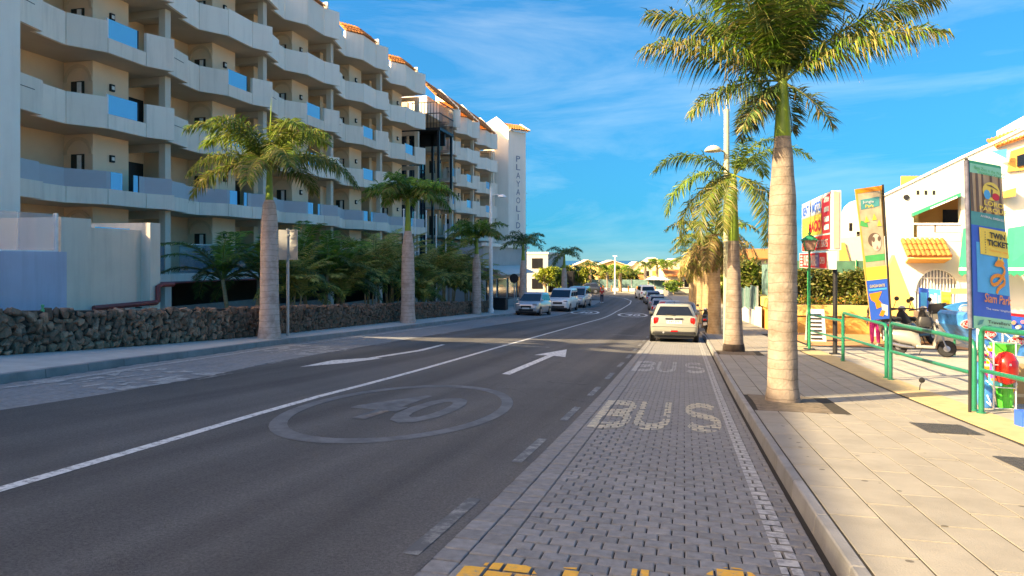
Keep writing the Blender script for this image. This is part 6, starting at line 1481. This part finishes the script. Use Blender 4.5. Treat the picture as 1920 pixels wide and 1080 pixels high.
for s in (-1, 1):
    for v0, u0, u1 in ((0, .1, .5), (0, .53, .92)):
        def sp2(u, v): return Vector((s*lerp(wb, wr, v), lerp(lerp(c0, r0, v)+.2, lerp(c1, r1, v)-.16, u), lerp(lo, hi, v)))
        q = [sp2(u0, .2), sp2(u1, .2), sp2(u1, .9), sp2(u0, .9)]; nn_ = Vector((s, 0, .35)).normalized(); obj('side_window', MB().slab([p-nn_*.004 for p in (q if s > 0 else q[::-1])], nn_*.012), cglass, m1)
    t_ = obj('tail_lamp', loft([[(s*(.655+dx*.085*k), a+.035-ex+abs(dx)*.02, .765+dz*.135*k) for dx, dz in ((-.8, -1), (.75, -1), (1, -.6), (.95, .7), (.6, 1), (-.8, 1), (-1, .6), (-1, -.6))] for k, ex in ((1.12, -.03), (1.1, .0), (1, .035), (.7, .045))]), lred, m1, smooth=40)
    obj('lamp_rim', loft([[(s*(.655+dx*.103*k), a+.03-ex+abs(dx)*.02, .765+dz*.155*k) for dx, dz in ((-.8, -1), (.75, -1), (1, -.6), (.95, .7), (.6, 1), (-.8, 1), (-1, .6), (-1, -.6))] for k, ex in ((1.0, -.05), (1.0, .008), (.97, .012))]), lclear, t_, smooth=40)
    for y in (-1.22, 1.24):
        w_ = obj('wheel', MB().lathe([(.18, -.1), (.28, -.1), (.305, -.06), (.305, .06), (.28, .1), (.18, .105)], 22, (s*(hw-.09), y, .305), 'X'), tyre, m1, smooth=40)
        obj('rim', MB().lathe([(.02, -.01), (.19, -.02), (.19, .02), (.02, .02)], 16, (s*(hw+.0), y, .305), 'X'), rim, w_, smooth=40)
        obj('wheel_arch', MB().lathe([(.365, -.03), (.365, .006)], 22, (s*hw*.99, y, .315), 'X'), trimb, m1)
    obj('mirror', MB().box(s*(hw+.03)-.09, s*(hw+.03)+.09, .55, .66, .96, 1.09), mc, m1, bevel=.035)
o = obj('plate_recess', loft([[(dx*.36*k, a+.035-ex, .775+dz*.125*k) for dx, dz in ((-.85, -1), (.85, -1), (1, -.5), (1, .6), (.85, 1), (-.85, 1), (-1, .6), (-1, -.5))] for k, ex in ((1, -.06), (1, .004))]), lclear, m1, smooth=30)
obj('handle_bar', MB().box(-.31, .31, a+.0-.0, a+.034, .835, .885), trimb, o, bevel=.01); obj('badge', MB().lathe([(.04, 0), (.04, .02)], 14, (0, a-.015, .865), 'Y'), lclear, o)
p = obj('number_plate', MB().box(-.27, .27, a+.0, a+.02, .69, .80), platem, o); text('plate_text', '1643 JVK', blkp, o, (-.24, a-.002, .707), (1, 0, 0), (0, 0, 1), w=.46, h=.075, ex=.002, bold=.01)
obj('bumper_strip', MB().box(-.80, .80, a-.015, a+.08, .565, .60), mc, m1, bevel=.012)
obj('bumper_lower', loft([rrect(a+.005, a+.35, .76, .30, .12), rrect(a+.0, a+.35, .80, .38, .12), rrect(a+.03, a+.35, .80, .43, .12)]), trimb, m1, smooth=40)
obj('fog_lamp', MB().box(-.13, .13, a-.022, a+.05, .385, .445), lred, m1, bevel=.02); obj('exhaust', MB().lathe([(.035, 0), (.035, .08)], 12, (-.38, a-.02, .36), 'Y'), lclear, m1)
obj('aerial', MB().tube([(0, r0+.25, 1.4), (0, r0+.2, 1.5)], .01, 5), trimb, m1); obj('model_script', MB().box(.38, .52, a+.012, a+.03, .655, .675), lclear, m1)
obj('underbody', MB().box(-.7, .7, a+.15, b-.2, .14, .3), trimb, m1)
silver = paintc('silver', (.42, .43, .44), .4); whitep = paintc('white', (.72, .72, .70), 0); greyp = paintc('grey', (.20, .21, .22), .4); bluegrey = paintc('blue grey', (.17, .20, .25), .4); darkp = paintc('dark', (.04, .045, .05), .3); redc = paintc('red', (.40, .03, .02), .1)
HB = dict(L_=3.9, W_=1.72, H_=1.47)
# left side, facing the camera
car('silver people carrier parked nearest on the left behind a palm', (-11.55, 53.6, G(-11.55, 53.6)), math.pi+R(-3), silver, 4.3, 1.8, 1.68, 1.0, .95, .2, (-.46, .30, -.40, .06), s=1.07)
car('white passenger van parked behind the silver people carrier', (-11.0, 64.2, G(-11.0, 64.2)), math.pi+R(-2), whitep, 4.8, 1.9, 1.95, 1.12, 1.06, .22, (-.47, .33, -.46, .12), 'van', s=1.07, wheel=.33, name='parked_van')
car('pale van parked farthest along left kerb', (-10.7, 71.8, G(-10.7, 71.8)), math.pi+R(-2), silver, 4.7, 1.88, 1.95, 1.12, 1.06, .22, (-.47, .33, -.46, .12), 'van', s=1.07, wheel=.33, name='parked_van')
car('dark car parked far beyond the left vans', (-13.5, 99, G(-13.5, 99)), R(95), darkp, s=1.05, detail=False, **HB)
# right side, tails to the camera
car('grey hatchback parked directly ahead of the cream one', (-.25, 37.2, G(-.25, 37.2)), R(1), greyp, s=1.07, **HB)
car('red car parked two ahead of the cream hatchback', (-.85, 45.5, G(-.85, 45.5)), R(2), redc, s=1.05, **HB)
car('silver estate car parked three ahead of the cream hatchback', (-1.1, 53.5, G(-1.1, 53.5)), R(2), silver, 4.4, 1.78, 1.52, s=1.05)
car('blue grey car parked in the middle of the far right row', (-2.0, 63, G(-2, 63)), R(3), bluegrey, s=1.05, **HB)
car('grey car parked second from end of the far right row', (-2.7, 72.5, G(-2.7, 72.5)), R(4), greyp, s=1.05, **HB)
car('pale blue car parked next to the white off-roader', (-3.6, 82, G(-3.6, 82)), R(8), bluegrey, s=1.05, **HB)
car('white off-roader parked at end of the far right row', (-4.9, 91, G(-4.9, 91)), R(14), whitep, 4.3, 1.85, 1.7, 1.02, .98, .26, (-.45, .26, -.40, .08), s=1.08, wheel=.36)
# ------------------------------------------------------------------ scooters
def scooter(label, loc, rz, pm_, case=True, lean=-.12, grp='scooters outside the shop', name='motor_scooter'):
    t = thing(name, label, 'scooter', loc, rz, grp); t.rotation_euler = (lean, 0, rz)      # forward = +X
    for x in (-.62, .66):
        w_ = obj('wheel', MB().lathe([(.12, -.05), (.22, -.055), (.255, -.02), (.255, .02), (.22, .055), (.12, .05)], 20, (x, 0, .255), 'Y'), tyre, t, smooth=40)
        obj('hub', MB().lathe([(.02, -.06), (.13, -.045), (.13, .045), (.02, .06)], 12, (x, 0, .255), 'Y'), rim, w_, smooth=40)
    def el(x, w_, z0, z1): return [(x, w_*math.cos(a)*1.0, (z0+z1)/2+(z1-z0)/2*math.sin(a)) for a in [6.283*k/12 for k in range(12)]]
    obj('rear_body', loft([el(-.98, .04, .62, .72), el(-.85, .14, .5, .78), el(-.6, .19, .36, .80), el(-.3, .19, .30, .78), el(-.08, .15, .24, .70), el(-.02, .12, .22, .5)]), pm_, t, smooth=50)
    obj('floor_board', MB().box(-.15, .36, -.17, .17, .24, .33), pm_, t, bevel=.03)
    obj('leg_shield', loft([el(.30, .15, .24, .42), el(.36, .20, .25, .60), el(.40, .22, .40, .85), el(.36, .16, .62, .98), el(.33, .1, .8, 1.02)]), pm_, t, smooth=50)
    obj('front_fairing', loft([el(.40, .15, .42, .9), el(.52, .11, .45, .82), el(.60, .05, .5, .68)]), pm_, t, smooth=50)
    obj('front_mudguard', loft([[(x_, .075*s_, z_) for x_, z_ in ((.42, .34), (.5, .5), (.66, .54), (.82, .47), (.9, .34))] for s_ in (-1, -.5, .5, 1)], False), pm_, t)
    for s_ in (-1, 1): obj('fork', MB().tube([(.66, .08*s_, .255), (.52, .08*s_, .62)], .022, 6), rim, t)
    obj('steering_column', MB().tube([(.5, 0, .6), (.36, 0, 1.02)], .05, 8), trimb, t)
    obj('handlebar', MB().tube([(.24, -.34, 1.02), (.34, -.12, 1.05), (.34, .12, 1.05), (.24, .34, 1.02)], .022, 8), trimb, t)
    obj('headlamp', MB().lathe([(.02, 0), (.1, .02), (.1, .09), (.05, .12)], 14, (.36, 0, 1.04), 'X'), lclear, t, smooth=50)
    for s_ in (-1, 1):
        m_ = obj('mirror_stalk', MB().tube([(.3, .22*s_, 1.05), (.26, .32*s_, 1.28)], .009, 5), trimb, t); obj('mirror_head', MB().lathe([(.02, 0), (.065, .01), (.06, .03)], 12, (.24, .33*s_, 1.31), 'X'), trimb, m_)
    obj('seat', loft([el(-.86, .10, .76, .86), el(-.6, .15, .76, .9), el(-.3, .15, .74, .86), el(-.1, .11, .70, .84), el(-.02, .07, .7, .78)]), trimb, t, smooth=50)
    obj('tail_lamp', MB().box(-1.0, -.93, -.08, .08, .62, .72), lred, t, bevel=.02); obj('exhaust', MB().tube([(-.2, -.16, .25), (-.55, -.17, .28), (-.95, -.17, .38)], [.03, .055, .05], 8), rim, t, smooth=50)
    obj('stand', MB().tube([(.0, -.15, .25), (-.1, -.28, .02)], .013, 5), trimb, t); obj('engine', MB().box(-.62, -.25, -.11, .11, .2, .38), trimb, t, bevel=.03)
    obj('rear_plate', MB().box(-1.03, -1.01, -.09, .09, .42, .56), platem, t)
    if case: obj('rack', MB().box(-1.05, -.75, -.1, .1, .84, .87), trimb, t); obj('top_case', loft([rrect(-1.22, -.80, .2, .87, .1), rrect(-1.24, -.78, .21, 1.0, .1), rrect(-1.2, -.82, .18, 1.14, .1)]), trimb, t, smooth=40)
    return t
ivory = paintc('ivory', (.36, .34, .30), .2)
p = gnd(1728, 668, .12); iv_ = scooter('ivory scooter parked before the poster stand with helmet beside it', (p.x, p.y, G(p.x, p.y)+.125), R(-12), ivory)
iv_.scale = (.95, .95, .95)
for i, (px, d_, rz_, lb) in enumerate(((1692, 24.4, 60, 'black scooter behind the rear of the ivory one'), (1668, 24.0, 75, 'dark scooter seen past banner pole, farthest left'), (1722, 25.4, 40, 'black scooter deepest in the group'))):
    q_ = atD(px, 600, d_); o_ = scooter(lb, (q_.x, q_.y, G(q_.x, q_.y)+.125), R(rz_), [darkp, greyp, darkp][i], i != 1); o_.scale = (1.25, 1.25, 1.25)
p = gnd(1309, 606, .13); scooter('dark scooter parked on right pavement beside the grey hatchback', (1.1, 34.6, G(1.1, 34.6)+.13), R(85), darkp, False, grp=None)
he = thing('helmet', 'shiny black helmet perched at the front of ivory scooter', 'helmet', atD(1790, 607, 20.6)); obj('shell', MB().lathe([(.02, -.16), (.13, -.15), (.175, -.06), (.18, .02), (.14, .12), (.06, .17), (.01, .18)], 18), mat('gloss black', (.012, .012, .013), .1, coat=.8), he, smooth=60); obj('visor', MB().lathe([(.178, -.05), (.187, -.04), (.187, .05), (.172, .06)], 18), cglass, he, smooth=60)
obj('pillar', MB().tube([(0, 0, -.15), (0, 0, G(he.location.x, he.location.y)+.13-he.location.z)], .03, 8), gp, he)
# ------------------------------------------------------------------ people
skin = mat('skin', (.50, .30, .20), .6, var=.06); hair = mat('dark hair', (.03, .02, .015), .6)
def skinmesh(nm, J, E, root):
    me = bpy.data.meshes.new(nm); names = list(J); me.from_pydata([J[k][0] for k in names], [(names.index(a), names.index(b)) for a, b in E], [])
    o = bpy.data.objects.new('tmp', me); COL.objects.link(o); m = o.modifiers.new('s', 'SKIN'); sv = me.skin_vertices[0].data
    for i, k in enumerate(names): r_ = J[k][1]; sv[i].radius = r_ if isinstance(r_, tuple) else (r_, r_); sv[i].use_root = (k == root)
    u = o.modifiers.new('u', 'SUBSURF'); u.levels = 2; u.render_levels = 2
    dg = bpy.context.evaluated_depsgraph_get(); dg.update(); out_ = bpy.data.meshes.new_from_object(o.evaluated_get(dg)); bpy.data.objects.remove(o)
    out_.name = nm
    for p_ in out_.polygons: p_.use_smooth = True
    return out_
def person(label, loc, rz, top_m, leg_m, walk=.0, hgt=1.7, hairm=hair, longhair=False):
    t = thing('person', label, 'person', loc, rz); k = hgt/1.75; t.scale = (k, k, k)           # faces +Y
    J = {'pel': ((0, 0, .95), (.14, .10)), 'sp': ((0, .0, 1.15), (.13, .095)), 'ch': ((0, -.01, 1.36), (.155, .10)), 'nk': ((0, .0, 1.50), .055), 'hd': ((0, .02, 1.58), (.075, .085)), 'ht': ((0, .02, 1.67), (.078, .09)), 'cr': ((0, .01, 1.73), (.05, .06))}
    E = [('pel', 'sp'), ('sp', 'ch'), ('ch', 'nk'), ('nk', 'hd'), ('hd', 'ht'), ('ht', 'cr')]
    for s, n_ in ((-1, 'l'), (1, 'r')):
        st_ = walk*s
        J.update({n_+'sh': ((s*.18, -.01, 1.41), .055), n_+'el': ((s*.25, -.03-st_*.3, 1.13), .042), n_+'wr': ((s*.25, .07-st_*.5, .89), .03), n_+'pa': ((s*.25, .09-st_*.52, .82), (.022, .036)),
                  n_+'hp': ((s*.09, 0, .88), .095), n_+'kn': ((s*.10, .03+st_*.5, .50), .062), n_+'an': ((s*.10, -.03+st_*.8, .09), .04), n_+'to': ((s*.11, .13+st_*.8, .035), (.035, .03))})
        E += [('ch', n_+'sh'), (n_+'sh', n_+'el'), (n_+'el', n_+'wr'), (n_+'wr', n_+'pa'), ('pel', n_+'hp'), (n_+'hp', n_+'kn'), (n_+'kn', n_+'an'), (n_+'an', n_+'to')]
        for q in range(4):
            a_ = (s*.25, .065-st_*.52+.017*q, .75); b_ = (s*.245, .07-st_*.52+.017*q, .70-.008*(1.5-abs(q-1.5)))
            J[n_+'f%d' % q] = (a_, .0085); J[n_+'g%d' % q] = (b_, .0075); E += [(n_+'pa', n_+'f%d' % q), (n_+'f%d' % q, n_+'g%d' % q)]
        J[n_+'th'] = ((s*.235, .145-st_*.52, .80), .009); J[n_+'ti'] = ((s*.23, .155-st_*.52, .76), .008); E += [(n_+'pa', n_+'th'), (n_+'th', n_+'ti')]
    body = link('body', skinmesh('body', J, E, 'pel'), skin, t)
    def sub(keys, root, grow, nm, m, extra=None):
        J2 = {k_: (J[k_][0], tuple(v+grow for v in (J[k_][1] if isinstance(J[k_][1], tuple) else (J[k_][1],)*2))) for k_ in keys}
        if extra: J2.update(extra)
        E2 = [(a_, b_) for a_, b_ in E if a_ in J2 and b_ in J2]; link(nm, skinmesh(nm, J2, E2, root), m, t)
    sub(['pel', 'lhp', 'rhp', 'lkn', 'rkn', 'lan', 'ran'], 'pel', .022, 'trousers', leg_m)
    sub(['pel', 'sp', 'ch', 'lsh', 'rsh', 'lel', 'rel'], 'pel', .024, 'top', top_m)
    for s in (-1, 1): obj('shoe', MB().box(s*.11-.05, s*.11+.05, -.09+walk*s*.8, .2+walk*s*.8, -.005, .075), wht, t, bevel=.03)
    obj('hair', MB().lathe([(.088, -.02), (.102, .04), (.09, .11), (.05, .15), (.01, .16)], 14, (0, -.005, 1.62)) if not longhair else MB().lathe([(.06, -.26), (.1, -.2), (.108, 0), (.09, .11), (.05, .15), (.01, .16)], 14, (0, -.03, 1.62)), hairm, t, smooth=60)
    obj('nose', MB().hexa([(-.015, .1, 1.615), (.015, .1, 1.615), (.008, .09, 1.63), (-.008, .09, 1.63)], [(-.01, .122, 1.625), (.01, .122, 1.625), (.006, .1, 1.66), (-.006, .1, 1.66)]), skin, t)
    for s in (-1, 1): obj('eye', MB().lathe([(.003, -.01), (.012, 0), (.003, .01)], 8, (s*.032, .103, 1.665), 'Y'), blk, t); obj('ear', MB().box(s*.088-.008, s*.088+.008, .0, .035, 1.61, 1.67), skin, t, bevel=.006)
    return t
pink = mat('pink trousers cloth', (.72, .05, .30), .8, var=.06); navy = mat('navy cloth', (.02, .03, .09), .8, var=.1); wsh = mat('white shirt cloth', (.75, .74, .72), .8); dkt = mat('dark trousers cloth', (.03, .035, .06), .8); redt = mat('red cloth', (.55, .05, .04), .8)
p = gnd(1641, 648, .12); person('person in pink trousers and navy top half hidden by the leaning banner', (p.x, p.y, G(p.x, p.y)+.125), R(150), navy, pink, .02, 1.72, longhair=True)
p = gnd(1331, 590, .13); person('person in white shirt and dark trousers walking along far right pavement', (2.9, 46.5, G(2.9, 46.5)+.13), R(5), wsh, dkt, .12, 1.8)
p = person('person in red top standing by the far left vans', (-9.2, 80, G(-9.2, 80)), R(180), redt, dkt, .05, 1.75)
# ------------------------------------------------------------------ far houses by the sea
def house(label, px0, px1, py_top, py_eave, D, wm, roofm, seed, gable=True, base=552, windows=3, name='far_house', depth=7):
    a, b = atD(px0, py_eave, D), atD(px1, py_eave, D); zb_ = -6.5; ze = a.z; zt2 = atD(px0, py_top, D).z
    t = thing(name, label, 'house', (a.x, a.y, zb_)); u = (b-a); u.z = 0; w_ = u.length; u.normalize(); v = Vector((-u.y, u.x, 0))
    M = lambda x, y, z: tuple(u*x+v*y+Vector((0, 0, z-zb_)))
    if gable:
        obj('wall', MB().add([M(0, 0, zb_), M(w_, 0, zb_), M(w_, 0, ze), M(w_/2, 0, zt2), M(0, 0, ze), M(0, depth, zb_), M(w_, depth, zb_), M(w_, depth, ze), M(w_/2, depth, zt2), M(0, depth, ze)], [(0, 1, 2, 3, 4), (9, 8, 7, 6, 5), (1, 6, 7, 2), (5, 0, 4, 9)]), wm, t)
        for s_, (x0_, x1_) in enumerate(((-.3, w_/2), (w_+.3, w_/2))):
            k_ = (ze-zt2)/(w_/2); za_ = zt2+k_*(w_/2+.3)
            obj('roof', MB().slab([M(x0_, -.3, za_), M(x1_, -.3, zt2+.02), M(x1_, depth+.3, zt2+.02), M(x0_, depth+.3, za_)], (0, 0, .15)), roofm, t)
    else:
        obj('wall', MB().add([M(0, 0, zb_), M(w_, 0, zb_), M(w_, depth, zb_), M(0, depth, zb_), M(0, 0, ze), M(w_, 0, ze), M(w_, depth, ze), M(0, depth, ze)], [(0, 1, 5, 4), (1, 2, 6, 5), (2, 3, 7, 6), (3, 0, 4, 7)]), wm, t)
        obj('roof', MB().slab([M(-.4, -.6, ze), M(w_+.4, -.6, ze), M(w_+.4, depth/2, zt2), M(-.4, depth/2, zt2)], (0, 0, .15)), roofm, t)
    r = random.Random(seed)
    for i in range(windows):
        x_ = w_*(i+.5)/windows; z_ = lerp(zb_, ze, .55); wn = obj('window', MB().hexa([M(x_-.5, -.06, z_), M(x_+.5, -.06, z_), M(x_+.5, .02, z_), M(x_-.5, .02, z_)], [M(x_-.5, -.06, z_+1.2), M(x_+.5, -.06, z_+1.2), M(x_+.5, .02, z_+1.2), M(x_-.5, .02, z_+1.2)]), dark_glass if r.random() < .6 else oranger, t)
        obj('sill', MB().hexa([M(x_-.6, -.12, z_-.1), M(x_+.6, -.12, z_-.1), M(x_+.6, .02, z_-.1), M(x_-.6, .02, z_-.1)], [M(x_-.6, -.12, z_), M(x_+.6, -.12, z_), M(x_+.6, .02, z_), M(x_-.6, .02, z_)]), wwhite, wn)
    return t
def tree(label, px, py0, py1, D, w_, cols, seed, n=2600):
    b_ = atD(px, 548, D); z0_, z1_ = atD(px, py1, D).z, atD(px, py0, D).z; t = thing('broadleaf_tree', label, 'tree', (b_.x, b_.y, G(b_.x, b_.y)-.3), 0); o_ = t.location; r = random.Random(seed)
    obj('trunk', MB().tube([(0, 0, 0), (.1, 0, (z0_-o_.z)*.5), (0, .1, z1_-o_.z-1)], [.22, .16, .06], 8), TR_B, t, smooth=60)
    for k in range(5): a_ = r.uniform(0, 6.28); obj('limb', MB().tube([(.05, 0, (z0_-o_.z)*.6), (math.cos(a_)*w_*.5, math.sin(a_)*w_*.5, lerp(z0_, z1_, .6)-o_.z)], [.1, .03], 6), TR_B, t)
    bx_ = []
    for k in range(9): a_ = r.uniform(0, 6.28); d = r.uniform(0, w_*.75); s_ = r.uniform(.5, .9)*w_*.7; c = Vector((math.cos(a_)*d, math.sin(a_)*d, lerp(z0_, z1_, r.uniform(.2, .85))-o_.z)); bx_.append((c.x-s_/2, c.x+s_/2, c.y-s_/2, c.y+s_/2, c.z-s_*.35, c.z+s_*.4))
    leafcloud('crown', t, bx_, n, .34, cols, seed); return t
creamf = mat('far cream render', (.74, .62, .40), .85, var=.06, scale=.5); ochref = mat('far ochre render', (.62, .40, .16), .85, var=.15, scale=.6); roofc = mat('pale far roof', (.70, .60, .45), .85, var=.1, scale=.5)
house('wide cream gabled house in the far row', 1205, 1250, 484, 497, 150, creamf, roofc, 1)
house('cream gabled house at right end of the far row', 1243, 1292, 486, 500, 146, creamf, roofc, 2)
house('small cream gabled house left in the far row', 1178, 1212, 492, 503, 152, creamf, roofc, 3, windows=2)
house('ochre house half hidden by far palms', 1120, 1176, 489, 498, 148, ochref, roofc, 4)
house('ochre house at left end of the far row', 1078, 1126, 488, 498, 156, ochref, roofc, 5)
house('orange tiled pavilion by the bend', 1252, 1296, 507, 518, 112, creamf, tile_r, 6, False, name='pavilion', depth=5)
house('little orange roofed kiosk by the bend', 1222, 1246, 520, 530, 116, oranger, tile_r, 7, False, name='kiosk', windows=1, depth=3)
house('white kiosk with orange roof left of pavilion', 1188, 1206, 517, 524, 124, wwhite, tile_r, 8, False, name='kiosk', windows=1, depth=3)
for i, px in enumerate((1226, 1240)):
    b_ = atD(px, 545, 110); t = thing('parasol', ['left', 'right'][i]+' white parasol before the little kiosk', 'parasol', (b_.x, b_.y, G(b_.x, b_.y)-.2)); obj('pole', MB().tube([(0, 0, 0), (0, 0, 2.6)], .04, 6), lampw, t); obj('canopy', MB().lathe([(1.35, 2.15), (.7, 2.5), (.02, 2.75)], 8), white_c, t)
house('yellow house beyond the far right mesh fence', 1392, 1470, 468, 486, 78, creamf, tile_r, 21, False, windows=2)
tree('leafy tree beside the yellow house', 1372, 478, 560, 66, 2.6, GREEN+OLIVE, 22)
tree('olive tree rising above the planter fence', 1424, 488, 560, 60, 2.4, OLIVE+GREEN, 23)
# low wall and fence round the outside of the bend
lwl = thing('low_white_wall', 'low white wall curving round outside of the far bend', 'wall', (0, 0, 0))
curve = [(-2.2, 101), (-4.0, 105.5), (-7.5, 108.8), (-13, 110.2), (-22, 110.6), (-34, 110.8)]
for (xa, ya_), (xb_, yb_) in zip(curve, curve[1:]):
    d = Vector((xb_-xa, yb_-ya_, 0)).normalized(); n = Vector((d.y, -d.x, 0))*.12; n = n if n.y > 0 else -n
    obj('wall_section', MB().hexa([(xa, ya_, -5.4), (xb_, yb_, -5.4), (xb_+n.x, yb_+n.y*2, -5.4), (xa+n.x, ya_+n.y*2, -5.4)][::-1], [(xa, ya_, -4.35), (xb_, yb_, -4.35), (xb_+n.x, yb_+n.y*2, -4.35), (xa+n.x, ya_+n.y*2, -4.35)][::-1]), wwhite, lwl)
struct(obj('pavement_bend', MB().prism([(-2.6, 103), (-1.5, 103), (-3.2, 107), (-7, 110.5), (-13, 111.5), (-60, 112), (-60, 108.2), (-13, 107.3), (-8.3, 104.9), (-5.4, 100.6)][::-1], -5.4, -4.83), slabm))
for i in range(9):
    x = -3.6-1.35*i; y = pl([(q[0], q[1]) for q in [(-34, 34)]], 0) if False else 104.2+min(4, (i*.75)); b_ = thing('bollard', '%s orange bollard along the far bend kerb' % ['first', 'second', 'third', 'fourth', 'fifth', 'sixth', 'seventh', 'eighth', 'ninth'][i], 'bollard', (x-.6, y+.6, -4.85), group='bollards along the far bend'); obj('post', MB().lathe([(.09, 0), (.09, .7), (.12, .75), (.12, .85), (.05, .95)], 10), tile_r, b_, smooth=40)
ff = thing('far_green_fence', 'green mesh fence behind low white wall at far bend', 'fence', (0, 0, 0))
for i in range(12): x = -3-2.6*i; obj('mesh_panel', MB().box(x-2.5, x, 112.2, 112.25, -5.4, -3.1), meshb, ff); obj('post', MB().box(x-.05, x+.05, 112.1, 112.19, -5.4, -3.0), galv, ff)
pole = thing('lamp_mast', 'tall pale lamp mast at the far bend', 'street lamp', atD(1153, 553, 100)); obj('mast', MB().tube([(0, 0, 0), (0, 0, 5.6)], [.14, .08], 8), lampw, pole); obj('lamp_head', MB().box(-.3, .3, -.1, .1, 5.55, 5.68), lampw, pole)
# sunlit trees behind the bend
LIME = [(.22, .26, .03), (.30, .30, .05), (.12, .17, .03)]
tree('bright lime tree behind the parked white van', 1078, 498, 535, 104, 2.6, LIME, 1)
tree('dark green bushy tree at the far bend', 1097, 503, 540, 116, 2.4, GREEN+DEEP, 2)
tree('yellowish tree before the ochre houses', 1133, 500, 540, 122, 3.0, OLIVE+[(.35, .26, .06)], 3)
tree('olive tree right of the lamp mast', 1178, 510, 540, 118, 2.4, OLIVE+DEEP, 4)
tree('lime shrub tree beside the grey house', 1022, 505, 530, 96, 2.0, LIME, 5)
tree('dark tree between grey house and white van', 1046, 500, 540, 100, 2.4, DEEP+GREEN, 8)
tree('green tree left behind the far bend', 1064, 508, 540, 108, 2.6, GREEN+OLIVE, 9)
tree('olive tree behind the parked off-roader', 1200, 515, 545, 128, 2.2, OLIVE+GREEN, 10)
tree('green tree behind the right row of brown palms', 1318, 505, 560, 105, 3.0, GREEN+OLIVE, 11)
tree('olive tree beyond the far right fence', 1352, 495, 560, 80, 3.0, OLIVE+DEEP, 12)
tree('dark shrub by the pavilion', 1262, 528, 545, 108, 1.6, DEEP+GREEN, 6, 1200)
